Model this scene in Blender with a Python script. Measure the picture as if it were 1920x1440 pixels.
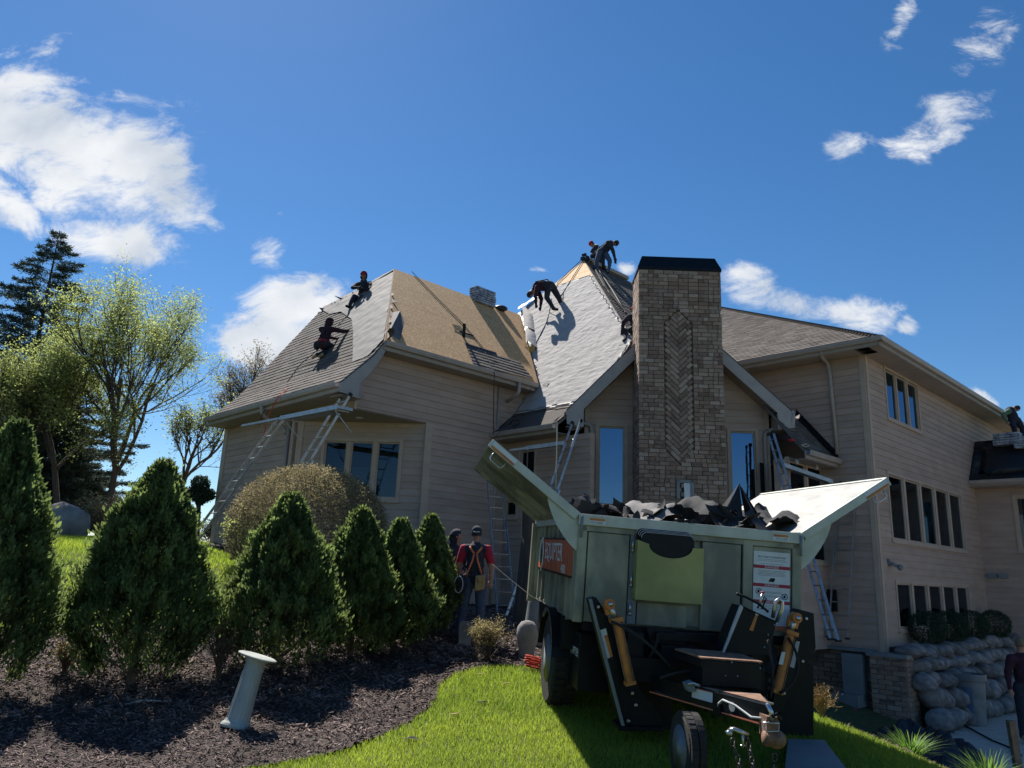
import bpy, bmesh, math, random
import numpy as np
from math import sin, cos, radians, pi, sqrt, atan2
from mathutils import Vector, Matrix, noise
random.seed(7); rng = np.random.default_rng(7)
scene = bpy.context.scene
for o in list(bpy.data.objects): bpy.data.objects.remove(o)
COL = scene.collection

# ------------------------------------------------------------------ camera
FPX = 1419.0; PITCH = radians(14.1); ROLL = radians(2.35); CAM = np.array([0, 0, 1.6])
CF = np.array([0, cos(PITCH), sin(PITCH)]); R0 = np.array([1., 0, 0]); U0 = np.array([0, -sin(PITCH), cos(PITCH)])
CX = cos(ROLL)*R0 + sin(ROLL)*U0; CY = -sin(ROLL)*R0 + cos(ROLL)*U0
cd = bpy.data.cameras.new('camera'); cam = bpy.data.objects.new('camera', cd); COL.objects.link(cam)
cd.sensor_fit = 'HORIZONTAL'; cd.sensor_width = 36; cd.lens = FPX/1920*36; cd.clip_start = .05; cd.clip_end = 3000
M = Matrix.Identity(4)
for i in range(3):
    M[i][0] = CX[i]; M[i][1] = CY[i]; M[i][2] = -CF[i]; M[i][3] = CAM[i]
cam.matrix_world = M; scene.camera = cam
scene.render.resolution_x = 1024; scene.render.resolution_y = 768

def ray(px, py): return CF + CX*(px-960)/FPX - CY*(py-720)/FPX
def onD(px, py, D): r = ray(px, py); return CAM + r*D/r[1]
def onP(px, py, p0, n):
    r = ray(px, py); n = np.array(n, float); return CAM + r*((np.array(p0, float)-CAM)@n)/(r@n)

# ------------------------------------------------------------------ sun, sky, exposure
SUN_EL, SUN_AZ = radians(50), radians(-27)      # azimuth measured from +Y, negative = left of the view
SD = Vector((sin(SUN_AZ)*cos(SUN_EL), cos(SUN_AZ)*cos(SUN_EL), sin(SUN_EL)))
sl = bpy.data.lights.new('sun', 'SUN'); sl.energy = 4.7; sl.angle = radians(.53); sl.color = (1, .95, .87)
sun = bpy.data.objects.new('sun', sl); COL.objects.link(sun)
sun.rotation_euler = SD.to_track_quat('Z', 'Y').to_euler()
world = bpy.data.worlds.new('World'); scene.world = world; world.use_nodes = True
wt = world.node_tree; wt.nodes.clear()
def wn(t, **k):
    n = wt.nodes.new(t)
    for a, b in k.items(): setattr(n, a, b)
    return n
wl = wt.links.new
sky = wn('ShaderNodeTexSky'); sky.sky_type = 'NISHITA'; sky.sun_disc = False
sky.sun_elevation = SUN_EL; sky.sun_rotation = SUN_AZ; sky.altitude = 200; sky.air_density = 1.0; sky.dust_density = .1; sky.ozone_density = 4.5
SKY_STRENGTH = .060
tc = wn('ShaderNodeTexCoord'); sx = wn('ShaderNodeSeparateXYZ'); wl(tc.outputs['Generated'], sx.inputs[0])
def wmath(op, a, b=None, clamp=False):
    n = wn('ShaderNodeMath', operation=op); n.use_clamp = clamp
    for i, x in enumerate((a, b)):
        if x is None: continue
        if isinstance(x, (int, float)): n.inputs[i].default_value = x
        else: wl(x, n.inputs[i])
    return n.outputs[0]
ysafe = wmath('MAXIMUM', sx.outputs[1], .05)
cq = wn('ShaderNodeCombineXYZ'); wl(wmath('DIVIDE', sx.outputs[0], ysafe), cq.inputs[0]); wl(wmath('DIVIDE', sx.outputs[2], ysafe), cq.inputs[1]); cq.inputs[2].default_value = 1
nzw = wn('ShaderNodeTexNoise'); nzw.inputs['Scale'].default_value = 3.2; nzw.inputs['Detail'].default_value = 3; wl(cq.outputs[0], nzw.inputs['Vector'])
wadd = wn('ShaderNodeVectorMath', operation='SUBTRACT'); wl(nzw.outputs['Color'], wadd.inputs[0]); wadd.inputs[1].default_value = (.5, .5, .5)
wsc = wn('ShaderNodeVectorMath', operation='MULTIPLY'); wl(wadd.outputs[0], wsc.inputs[0]); wsc.inputs[1].default_value = (.16, .11, 0)
wq = wn('ShaderNodeVectorMath', operation='ADD'); wl(cq.outputs[0], wq.inputs[0]); wl(wsc.outputs[0], wq.inputs[1])
def gno(px, py): r = ray(px, py); return np.array([r[0]/r[1], r[2]/r[1]])
CLOUDS = [  # where each cloud of the day stands: direction, half widths, tilt, thickness
 (20, 230, 150, 110, 20, 1), (150, 290, 150, 95, 25, 1), (255, 300, 130, 95, 35, .98), (330, 360, 95, 60, 35, .85), (20, 370, 95, 60, 30, .85), (150, 370, 90, 40, 0, .8),
 (245, 440, 140, 48, 12, .95), (85, 95, 60, 34, -30, .62), (400, 405, 45, 20, 20, .6), (505, 460, 48, 30, 35, .6), (512, 396, 16, 8, 0, .5),
 (560, 570, 110, 62, -12, 1), (490, 640, 105, 80, -15, 1), (620, 555, 55, 22, -5, .7),
 (1755, 235, 120, 50, -20, .72), (1720, 290, 34, 30, 0, .6), (1590, 288, 56, 32, -20, .58), (1880, 70, 66, 60, -35, .62), (1722, 40, 26, 70, 22, .58), (1830, 140, 32, 26, 0, .54),
 (1590, 600, 105, 42, 10, .95), (1690, 625, 42, 24, 0, .85), (1400, 540, 52, 44, 20, .66), (1470, 575, 60, 26, 10, .66), (1842, 748, 34, 18, 25, .8), (1182, 510, 22, 14, 0, .7), (1010, 528, 26, 9, 0, .55)]
mask = None
for px, py, rx, ry, ang, th in CLOUDS:
    c = gno(px, py); a = radians(ang)
    e1 = gno(px+rx*cos(a), py+rx*sin(a))-c; e2 = gno(px-ry*sin(a), py+ry*cos(a))-c
    A = np.linalg.inv(np.array([e1, e2]).T); k = -A@c
    s = []
    for i in range(2):
        d = wn('ShaderNodeVectorMath', operation='DOT_PRODUCT'); wl(wq.outputs[0], d.inputs[0]); d.inputs[1].default_value = (A[i, 0], A[i, 1], k[i])
        s.append(d.outputs['Value'])
    r2 = wmath('ADD', wmath('MULTIPLY', s[0], s[0]), wmath('MULTIPLY', s[1], s[1]))
    mr = wn('ShaderNodeMapRange'); mr.interpolation_type = 'SMOOTHSTEP'; wl(wmath('SQRT', r2), mr.inputs[0])
    mr.inputs[1].default_value = .1; mr.inputs[2].default_value = 1.75; mr.inputs[3].default_value = th; mr.inputs[4].default_value = 0
    mask = mr.outputs[0] if mask is None else wmath('MAXIMUM', mask, mr.outputs[0])
nz = wn('ShaderNodeTexNoise'); nz.inputs['Scale'].default_value = 10; nz.inputs['Detail'].default_value = 12; nz.inputs['Roughness'].default_value = .68; nz.inputs['Distortion'].default_value = .35
cst = wn('ShaderNodeMapping'); cst.inputs['Rotation'].default_value = (0, 0, radians(-35)); cst.inputs['Scale'].default_value = (1, 1.7, 1); wl(wq.outputs[0], cst.inputs[0]); wl(cst.outputs[0], nz.inputs['Vector'])
dens = wmath('ADD', mask, wmath('MULTIPLY', wmath('SUBTRACT', nz.outputs[0], .5), 2.0))
dm = wn('ShaderNodeMapRange'); dm.interpolation_type = 'SMOOTHSTEP'; wl(dens, dm.inputs[0])
dm.inputs[1].default_value = .34; dm.inputs[2].default_value = .92
hasmask = wmath('MULTIPLY', dm.outputs[0], wmath('MULTIPLY', mask, 6, True))
fac = wmath('MULTIPLY', hasmask, wmath('GREATER_THAN', sx.outputs[1], .051))
nz2 = wn('ShaderNodeTexNoise'); nz2.inputs['Scale'].default_value = 7; nz2.inputs['Detail'].default_value = 6; wl(wq.outputs[0], nz2.inputs['Vector'])
cr = wn('ShaderNodeValToRGB'); wl(nz2.outputs[0], cr.inputs[0])
cr.color_ramp.elements[0].position = .36; cr.color_ramp.elements[0].color = (.52, .58, .67, 1); cr.color_ramp.elements[1].position = .6; cr.color_ramp.elements[1].color = (.80, .82, .85, 1)
b1 = wn('ShaderNodeBackground'); b1.inputs[1].default_value = SKY_STRENGTH
hs = wn('ShaderNodeHueSaturation'); hs.inputs['Saturation'].default_value = 1.22; wl(sky.outputs[0], hs.inputs['Color']); wl(hs.outputs[0], b1.inputs[0])
b2 = wn('ShaderNodeBackground'); b2.inputs[1].default_value = .60; wl(cr.outputs[0], b2.inputs[0])
wm = wn('ShaderNodeMixShader'); wl(fac, wm.inputs[0]); wl(b1.outputs[0], wm.inputs[1]); wl(b2.outputs[0], wm.inputs[2])
wo = wn('ShaderNodeOutputWorld'); wl(wm.outputs[0], wo.inputs[0])
scene.view_settings.view_transform = 'Standard'; scene.view_settings.look = 'None'; scene.view_settings.gamma = 1
scene.view_settings.exposure = 0.9; scene.view_settings.use_curve_mapping = False

# ------------------------------------------------------------------ materials
def mat(name, c1, c2=None, scale=6, rough=.8, metal=0, bump=0, bscale=None, rnd=0, att=0, stretch=(1, 1, 1), transl=0, detail=5, spec=.4, lo=.35, hi=.65):
    m = bpy.data.materials.new(name); m.use_nodes = True; t = m.node_tree; N = t.nodes; L = t.links.new
    p = N['Principled BSDF']; p.inputs['Roughness'].default_value = rough; p.inputs['Metallic'].default_value = metal
    p.inputs['Specular IOR Level'].default_value = spec
    co = N.new('ShaderNodeTexCoord'); mp = N.new('ShaderNodeMapping'); mp.inputs['Scale'].default_value = stretch; L(co.outputs['Object'], mp.inputs[0])
    c2 = c2 or tuple(x*.8 for x in c1)
    nz = N.new('ShaderNodeTexNoise'); nz.inputs['Scale'].default_value = scale; nz.inputs['Detail'].default_value = detail; L(mp.outputs[0], nz.inputs['Vector'])
    cr = N.new('ShaderNodeValToRGB'); cr.color_ramp.elements[0].position = lo; cr.color_ramp.elements[1].position = hi
    cr.color_ramp.elements[0].color = (*c2, 1); cr.color_ramp.elements[1].color = (*c1, 1); L(nz.outputs[0], cr.inputs[0])
    col = cr.outputs[0]
    def mulby(src, amt):
        nonlocal col
        mr = N.new('ShaderNodeMapRange'); L(src, mr.inputs[0]); mr.inputs[3].default_value = 1-amt; mr.inputs[4].default_value = 1+amt
        mx = N.new('ShaderNodeVectorMath'); mx.operation = 'SCALE'; L(col, mx.inputs[0]); L(mr.outputs[0], mx.inputs['Scale']); col = mx.outputs[0]
    if rnd:
        oi = N.new('ShaderNodeObjectInfo'); mulby(oi.outputs['Random'], rnd)
    if att:
        at = N.new('ShaderNodeAttribute'); at.attribute_name = 'shade'; mulby(at.outputs['Fac'], att)
    L(col, p.inputs['Base Color'])
    if bump:
        b = N.new('ShaderNodeBump'); b.inputs['Strength'].default_value = bump; b.inputs['Distance'].default_value = .02
        n2 = N.new('ShaderNodeTexNoise'); n2.inputs['Scale'].default_value = bscale or scale*6; n2.inputs['Detail'].default_value = 4; L(mp.outputs[0], n2.inputs['Vector'])
        L(n2.outputs[0], b.inputs['Height']); L(b.outputs[0], p.inputs['Normal'])
    if transl:
        tr = N.new('ShaderNodeBsdfTranslucent'); hb = N.new('ShaderNodeHueSaturation'); hb.inputs['Value'].default_value = 1.5; L(col, hb.inputs['Color']); L(hb.outputs[0], tr.inputs[0])
        ms = N.new('ShaderNodeMixShader'); ms.inputs[0].default_value = transl; L(p.outputs[0], ms.inputs[1]); L(tr.outputs[0], ms.inputs[2])
        L(ms.outputs[0], N['Material Output'].inputs[0])
    return m
def node_of(m, t): return [n for n in m.node_tree.nodes if n.bl_idname == t]

M_SIDING = mat('painted_siding', (.44, .325, .262), (.38, .278, .222), 1.6, .75, bump=.12, bscale=60, stretch=(1, 1, 3), rnd=.07)
M_TRIM = mat('painted_trim', (.48, .37, .29), (.43, .325, .25), 3, .7, bump=.05)
M_FASCIA = mat('fascia_aluminium', (.36, .325, .305), (.31, .28, .265), 4, .5)
M_SOFFIT = mat('soffit_aluminium', (.34, .28, .24), (.29, .24, .205), 4, .6)
M_SHINGLE = mat('asphalt_shingle', (.155, .132, .118), (.088, .075, .068), 55, .95, bump=.5, bscale=220, att=.28)
M_FELT = mat('dark_roofing_felt', (.15, .14, .138), (.12, .112, .11), 5, .8, bump=.25, bscale=9)
M_UNDER = mat('grey_synthetic_underlayment', (.44, .415, .395), (.36, .34, .325), 4, .88, bump=.7, bscale=7, stretch=(1, 1, 2.2))
M_MEMB = mat('black_membrane', (.022, .024, .03), (.015, .016, .02), 3, .45, bump=.2, bscale=4)
M_CONC = mat('patio_concrete', (.60, .53, .44), (.50, .44, .37), 3, .9, bump=.15, bscale=90)
M_MORT = mat('mortar', (.26, .205, .165), (.19, .155, .125), 30, .95, bump=.3)
M_BARK = mat('bark', (.085, .07, .055), (.05, .042, .035), 12, .95, bump=.6, stretch=(1, 1, .2))
M_TWIG = mat('twig', (.20, .15, .10), (.11, .08, .055), 9, .9)
M_ALU = mat('ladder_aluminium', (.42, .42, .43), (.3, .3, .31), 8, .4, .7, bump=.03)
M_BLACK = mat('black_steel', (.007, .010, .014), (.004, .006, .009), 7, .42, .0, bump=.05, spec=.22)
M_RUBBER = mat('tyre_rubber', (.016, .016, .017), (.028, .026, .025), 12, .85, bump=.2)
M_BINALU = mat('dirty_aluminium_bin', (.36, .355, .27), (.17, .17, .135), 2.6, .48, .2, bump=.45, bscale=5, lo=.42, hi=.6, stretch=(1, 1, .5))
M_BINLIGHT = mat('bin_rail_aluminium', (.50, .52, .46), (.38, .40, .355), 5, .4, .25, bump=.06)
M_WINGTOP = mat('scuffed_deck', (.38, .375, .345), (.24, .235, .22), 5, .6, bump=.35, bscale=16, stretch=(1, .4, 1))
M_LIME = mat('lime_sheet', (.44, .41, .15), (.27, .27, .10), 2, .5, bump=.15, bscale=4)
M_ORANGE = mat('hydraulic_orange', (.64, .235, .05), (.42, .15, .04), 7, .45, bump=.08)
M_SIGN = mat('orange_sign', (.50, .115, .05), (.42, .09, .04), 4, .5)
M_WHITE = mat('white_print', (.72, .74, .74), (.62, .64, .64), 6, .6)
M_RED = mat('red_print', (.42, .03, .06), (.36, .025, .05), 6, .6)
M_STRIPE = mat('orange_tape', (.75, .22, .12), (.6, .17, .09), 8, .6)
M_STEEL = mat('bright_steel', (.6, .6, .6), (.4, .4, .4), 10, .3, .9)
M_RUST = mat('rusty_steel', (.30, .17, .11), (.16, .09, .06), 14, .75, .2, bump=.3)
M_CHAIN = mat('chain_steel', (.10, .09, .085), (.05, .045, .045), 20, .5, .7)
M_STONE = mat('field_boulder', (.31, .29, .275), (.14, .13, .128), 2.5, .9, bump=.35, bscale=22, rnd=.3)
M_PED = mat('weathered_pedestal', (.42, .44, .40), (.27, .29, .265), 5, .9, bump=.3, stretch=(1, 1, .35))
M_GUTTER = mat('gutter_aluminium', (.38, .33, .30), (.33, .285, .26), 4, .45)
M_DENIM = mat('denim', (.07, .10, .17), (.045, .065, .12), 22, .9, bump=.2)
M_NAVY = mat('navy_cloth', (.032, .035, .048), (.018, .02, .03), 14, .9, bump=.25)
M_MAROON = mat('maroon_cloth', (.05, .016, .028), (.03, .01, .018), 14, .9, bump=.25)
M_REDC = mat('red_cloth', (.42, .02, .045), (.32, .015, .035), 14, .9, bump=.2)
M_SKIN = mat('skin', (.36, .19, .13), (.30, .155, .105), 9, .6)
M_TAN = mat('tan_leather', (.42, .29, .13), (.30, .2, .09), 14, .8, bump=.2)
M_WEB = mat('orange_webbing', (.75, .20, .09), (.6, .15, .07), 20, .8)
M_GREY = mat('grey_cloth', (.5, .5, .5), (.4, .4, .4), 10, .9)
M_ROPEB = mat('dark_rope', (.05, .05, .055), (.02, .02, .02), 30, .9)
M_ROPEW = mat('pale_rope', (.5, .47, .4), (.35, .33, .28), 30, .9)
M_ROPER = mat('red_rope', (.6, .08, .05), (.45, .06, .04), 30, .9)
M_FOAM = mat('yellow_foam', (.55, .34, .10), (.42, .25, .07), 14, .95, bump=.3)
M_BLINDIN = mat('dark_room', (.012, .013, .016), (.008, .009, .011), 2, .9)
M_BLIND = mat('window_blind', (.30, .36, .36), (.25, .30, .30), 2, .8)
M_PLAST = mat('trash_can_grey', (.23, .235, .235), (.15, .16, .16), 4, .5)
M_BLUE = mat('blue_paint', (.06, .13, .26), (.12, .15, .19), 9, .6)
M_UTIL = mat('grey_utility_metal', (.20, .225, .235), (.17, .19, .2), 4, .5)
M_BUNDLE = mat('shingle_wrapper', (.42, .46, .50), (.10, .13, .19), 9, .35, bump=.2)
M_FLASH = mat('silver_flashing', (.36, .375, .37), (.26, .275, .275), 5, .5, .2, bump=.4, bscale=6)
M_SCRAP = mat('matte_black_felt', (.030, .031, .034), (.014, .015, .018), 5, .9, bump=.3, bscale=12)
M_GLOVE = mat('glove', (.03, .03, .032), None, 9, .9)

# OSB: random flakes
def osb(name, k):
    m = mat(name, (.5, .34, .16)); t = m.node_tree; N = t.nodes; L = t.links.new; p = N['Principled BSDF']
    co = N.new('ShaderNodeTexCoord'); out = None
    for i, (rz, sc) in enumerate((((0, 0, .4), (16, 42, 30)), ((.5, .4, 1.9), (40, 14, 30)))):
        mp = N.new('ShaderNodeMapping'); mp.inputs['Rotation'].default_value = rz; mp.inputs['Scale'].default_value = sc; L(co.outputs['Object'], mp.inputs[0])
        v = N.new('ShaderNodeTexVoronoi'); v.inputs['Scale'].default_value = 1.0; L(mp.outputs[0], v.inputs['Vector'])
        s = N.new('ShaderNodeSeparateXYZ'); L(v.outputs['Color'], s.inputs[0])
        cr = N.new('ShaderNodeValToRGB'); L(s.outputs[0], cr.inputs[0]); e = cr.color_ramp.elements
        e[0].position = 0; e[0].color = (.40*k, .22*k, .09*k, 1); e[1].position = 1; e[1].color = (.86*k, .55*k, .27*k, 1)
        x = e.new(.5); x.color = (.62*k, .36*k, .15*k, 1)
        if out is None: out = cr.outputs[0]
        else:
            mx = N.new('ShaderNodeMix'); mx.data_type = 'RGBA'; L(s.outputs[1], mx.inputs[0]); L(out, mx.inputs[6]); L(cr.outputs[0], mx.inputs[7]); out = mx.outputs[2]
    L(out, p.inputs['Base Color']); return m
M_OSB = osb('darker_osb', .85); M_OSBN = osb('paler_osb', 1.15)  # same flakes in a darker and a paler copy

# brick: random warm greys per brick with pale smears
def brickmat(name, rnd, att, tint=(1, 1, 1)):
    m = mat(name, (.2, .2, .2), None, 5, .9, bump=.5, bscale=40); t = m.node_tree; N = t.nodes; L = t.links.new; p = N['Principled BSDF']
    src = N.new('ShaderNodeObjectInfo').outputs['Random']
    if att:
        a = N.new('ShaderNodeAttribute'); a.attribute_name = 'shade'; src = a.outputs['Fac']
    cr = N.new('ShaderNodeValToRGB'); L(src, cr.inputs[0]); e = cr.color_ramp.elements
    T = lambda c: (c[0]*tint[0]*.88, c[1]*tint[1]*.79, c[2]*tint[2]*.72, 1)
    e[0].position = 0; e[0].color = T((.19, .14, .115)); e[1].position = 1; e[1].color = T((.46, .39, .34))
    for ps, c in ((.3, (.27, .20, .165)), (.55, (.33, .25, .205)), (.8, (.37, .29, .24)), (.9, (.42, .35, .30))): e.new(ps).color = T(c)
    co = N.new('ShaderNodeTexCoord'); nz = N.new('ShaderNodeTexNoise'); nz.inputs['Scale'].default_value = 2.5; nz.inputs['Detail'].default_value = 6; L(co.outputs['Object'], nz.inputs['Vector'])
    oi = N.new('ShaderNodeObjectInfo'); nz.noise_dimensions = '4D'; ml = N.new('ShaderNodeMath'); ml.operation = 'MULTIPLY'; L(oi.outputs['Random'], ml.inputs[0]); ml.inputs[1].default_value = 50; L(ml.outputs[0], nz.inputs['W'])
    r2 = N.new('ShaderNodeMapRange'); L(nz.outputs[0], r2.inputs[0]); r2.inputs[1].default_value = .5; r2.inputs[2].default_value = .72; r2.inputs[4].default_value = .7
    mx = N.new('ShaderNodeMix'); mx.data_type = 'RGBA'; L(r2.outputs[0], mx.inputs[0]); L(cr.outputs[0], mx.inputs[6]); mx.inputs[7].default_value = T((.42, .385, .355))
    L(mx.outputs[2], p.inputs['Base Color']); return m
M_BRICK = brickmat('clay_brick', 1, 0); M_BRICKS = brickmat('clay_brick_far', 0, 1)

def glassmat(name, refl, tint, gc=(.9, .95, 1)):
    m = bpy.data.materials.new(name); m.use_nodes = True; t = m.node_tree; N = t.nodes; L = t.links.new; N.remove(N['Principled BSDF'])
    g = N.new('ShaderNodeBsdfGlossy'); g.inputs['Roughness'].default_value = .015; g.inputs[0].default_value = (*gc, 1)
    nz = N.new('ShaderNodeTexNoise'); nz.inputs['Scale'].default_value = 1.3; b = N.new('ShaderNodeBump'); b.inputs['Strength'].default_value = .08; b.inputs['Distance'].default_value = .05
    L(nz.outputs[0], b.inputs['Height']); L(b.outputs[0], g.inputs['Normal'])
    tr = N.new('ShaderNodeBsdfTransparent'); tr.inputs[0].default_value = (*tint, 1)
    lw = N.new('ShaderNodeLayerWeight'); lw.inputs[0].default_value = .35; a = N.new('ShaderNodeMath'); a.operation = 'ADD'; a.use_clamp = True; L(lw.outputs['Fresnel'], a.inputs[0]); a.inputs[1].default_value = refl
    ms = N.new('ShaderNodeMixShader'); L(a.outputs[0], ms.inputs[0]); L(tr.outputs[0], ms.inputs[1]); L(g.outputs[0], ms.inputs[2]); L(ms.outputs[0], N['Material Output'].inputs[0])
    return m
M_GLASS = glassmat('window_glass', .0, (.55, .62, .66), (.55, .7, .85)); M_GLASSR = glassmat('sky_tinted_window_glass', .3, (.4, .5, .58), (.27, .42, .60))  # second glass: the reflected sky's blue is put into its gloss tint

LEAF_ARB = mat('arborvitae_foliage', (.145, .185, .055), (.065, .095, .032), 2.5, .8, att=.7, transl=.42)
LEAF_TREE = mat('spring_leaf', (.29, .33, .11), (.20, .24, .08), 1.2, .7, att=.4, transl=.6)
LEAF_SPR = mat('spruce_needles', (.075, .105, .078), (.04, .06, .046), 2, .8, att=.4, transl=.12)
LEAF_HEDGE = mat('budding_hedge', (.29, .245, .125), (.16, .13, .07), 2.5, .8, att=.5, transl=.35)
LEAF_BARB = mat('barberry_leaf', (.34, .30, .13), (.22, .17, .09), 4, .8, att=.5, transl=.35)
LEAF_DARK = mat('dark_evergreen', (.04, .07, .035), (.022, .042, .024), 2, .8, att=.4, transl=.15)
LEAF_LILY = mat('daylily_leaf', (.16, .27, .045), (.10, .19, .03), 5, .6, att=.3, transl=.45)
M_GRASSB = mat('grass_blade', (.30, .37, .045), (.17, .25, .03), .9, .7, att=.35, transl=.45)
M_LAWN = mat('lawn_turf', (.075, .085, .03), (.045, .055, .02), 9, .95, bump=.6, bscale=60)
M_MULCH = mat('mulch_soil', (.07, .046, .038), (.03, .022, .02), 25, .95, bump=.8, bscale=70)
M_CHIP = mat('bark_chip', (.25, .175, .15), (.085, .058, .052), 3, .85, att=.8)

# ------------------------------------------------------------------ object helpers
WM = {}
def thing(name, label, cat, loc, group=None, rot=None):
    o = bpy.data.objects.new(name, None); COL.objects.link(o); o.empty_display_size = .2
    m = Matrix.Translation(Vector(loc)) @ (rot.to_4x4() if rot else Matrix.Identity(4))
    o.matrix_world = m; WM[o] = m; o['label'] = label; o['category'] = cat
    if group: o['group'] = group
    return o
def tag(o, label, cat, group=None):
    o['label'] = label; o['category'] = cat
    if group: o['group'] = group
    return o
def put(name, me, parent, m):
    o = bpy.data.objects.new(name, me); COL.objects.link(o)
    if parent is not None:
        o.parent = parent; o.matrix_basis = WM[parent].inverted() @ m
    else: o.matrix_world = m
    WM[o] = m
    return o
def V(p): return Vector((float(p[0]), float(p[1]), float(p[2])))
class MB:
    def __init__(s): s.v = []; s.f = []; s.m = []; s.sh = []
    def add(s, vs, fs, m=0, sh=None):
        k = len(s.v); s.v += [tuple(float(c) for c in p) for p in vs]
        for f in fs: s.f.append([k+i for i in f]); s.m.append(m); s.sh.append(sh if sh is not None else .5)
    def box(s, o, x, y, z, m=0, sh=None):       # corner + three edge vectors
        o, x, y, z = (np.array(p, float) for p in (o, x, y, z))
        s.add([o, o+x, o+x+y, o+y, o+z, o+x+z, o+x+y+z, o+y+z], [(0, 3, 2, 1), (4, 5, 6, 7), (0, 1, 5, 4), (1, 2, 6, 5), (2, 3, 7, 6), (3, 0, 4, 7)], m, sh)
    def cbox(s, c, x, y, z, m=0, sh=None):      # centre + half-vectors
        c, x, y, z = (np.array(p, float) for p in (c, x, y, z)); s.box(c-x-y-z, 2*x, 2*y, 2*z, m, sh)
    def prism(s, poly, vec, m=0, sh=None):
        n = len(poly); a = [np.array(p, float) for p in poly]; b = [p+np.array(vec, float) for p in a]
        s.add(a+b, [tuple(range(n))[::-1], tuple(range(n, 2*n))]+[(i, (i+1) % n, n+(i+1) % n, n+i) for i in range(n)], m, sh)
    def poly(s, pts, m=0, sh=None): s.add(pts, [tuple(range(len(pts)))], m, sh)
    def tube(s, pts, r, n=8, m=0, sh=None, flat=None):
        P = [V(p) for p in pts]; R = r if isinstance(r, (list, tuple)) else [r]*len(P)
        up = None; rings = []
        for i, p in enumerate(P):
            d = (P[min(i+1, len(P)-1)]-P[max(i-1, 0)])
            d = d.normalized() if d.length > 1e-9 else Vector((0, 0, 1))
            if up is None: up = d.orthogonal().normalized()
            up = (up-d*up.dot(d)); up = up.normalized() if up.length > 1e-6 else d.orthogonal().normalized()
            w = d.cross(up)
            rings.append([p+(up*cos(2*pi*j/n)+w*sin(2*pi*j/n))*R[i] for j in range(n)])
        vs = [q for rg in rings for q in rg]; fs = []
        for i in range(len(P)-1):
            for j in range(n): fs.append((i*n+j, i*n+(j+1) % n, (i+1)*n+(j+1) % n, (i+1)*n+j))
        fs.append(tuple(range(n))[::-1]); fs.append(tuple(range((len(P)-1)*n, len(P)*n)))
        s.add(vs, fs, m, sh)
    def lathe(s, base, axis, prof, n=24, m=0):
        base = V(base); ax = V(axis).normalized(); u_ = ax.orthogonal().normalized(); w = ax.cross(u_); vs = []; fs = []
        for r, h in prof:
            for j in range(n): vs.append(base+ax*h+(u_*cos(2*pi*j/n)+w*sin(2*pi*j/n))*max(r, 1e-4))
        for i in range(len(prof)-1):
            for j in range(n): fs.append((i*n+j, i*n+(j+1) % n, (i+1)*n+(j+1) % n, (i+1)*n+j))
        fs.append(tuple(range(n))[::-1]); fs.append(tuple(range((len(prof)-1)*n, len(prof)*n))); s.add(vs, fs, m)
    def sphere(s, c, r, m=0, seg=12, sc=(1, 1, 1), R=None):
        c = V(c); vs = []; fs = []; k = seg//2
        for i in range(k+1):
            t = pi*i/k
            for j in range(seg):
                a = 2*pi*j/seg; q = Vector((sin(t)*cos(a)*sc[0], sin(t)*sin(a)*sc[1], cos(t)*sc[2]))*r
                if R: q = R @ q
                vs.append(c+q)
        for i in range(k):
            for j in range(seg): fs.append((i*seg+j, (i+1)*seg+j, (i+1)*seg+(j+1) % seg, i*seg+(j+1) % seg))
        s.add(vs, fs, m)
    def mesh(s, name, mats, smooth=False, inv=None):
        me = bpy.data.meshes.new(name)
        vs = s.v if inv is None else [inv @ Vector(p) for p in s.v]
        me.from_pydata(vs, [], s.f)
        for mm in (mats if isinstance(mats, (list, tuple)) else [mats]): me.materials.append(mm)
        me.polygons.foreach_set('material_index', s.m)
        if smooth: me.polygons.foreach_set('use_smooth', [True]*len(s.f))
        if any(x != .5 for x in s.sh):
            at = me.attributes.new('shade', 'FLOAT', 'FACE'); at.data.foreach_set('value', s.sh)
        me.update(); return me
    def build(s, name, mats, parent=None, smooth=False, kind=None):
        if not s.v: return None
        if parent is None:
            a = np.array(s.v); m = Matrix.Translation(Vector(((a[:, 0].min()+a[:, 0].max())/2, (a[:, 1].min()+a[:, 1].max())/2, a[:, 2].min())))
        else: m = WM[parent]
        o = put(name, s.mesh(name, mats, smooth, m.inverted()), parent, m)
        if kind: o['kind'] = kind
        return o
def fastmesh(name, verts, faces, mats, shade=None, parent=None, loc=None):
    """verts (N,3) world, faces (M,k) all same k"""
    base = WM[parent] if parent is not None else Matrix.Translation(Vector(loc if loc is not None else verts.mean(0)))
    inv = np.array(base.inverted()); vv = verts@inv[:3, :3].T+inv[:3, 3]
    me = bpy.data.meshes.new(name); k = faces.shape[1]
    me.vertices.add(len(vv)); me.vertices.foreach_set('co', vv.astype(np.float32).ravel())
    me.loops.add(faces.size); me.loops.foreach_set('vertex_index', faces.astype(np.int32).ravel())
    me.polygons.add(len(faces)); me.polygons.foreach_set('loop_start', np.arange(0, faces.size, k, dtype=np.int32)); me.polygons.foreach_set('loop_total', np.full(len(faces), k, dtype=np.int32))
    me.materials.append(mats)
    if shade is not None:
        at = me.attributes.new('shade', 'FLOAT', 'FACE'); at.data.foreach_set('value', shade.astype(np.float32))
    me.update(calc_edges=True)
    return put(name, me, parent, base)
def norm(v): v = np.array(v, float); return v/np.linalg.norm(v)
def rot_to(x, z):
    """matrix whose local X is x and Z is z"""
    x = V(x).normalized(); z = V(z).normalized(); y = z.cross(x).normalized(); z = x.cross(y)
    return Matrix(((x.x, y.x, z.x, 0), (x.y, y.y, z.y, 0), (x.z, y.z, z.z, 0), (0, 0, 0, 1)))
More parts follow.
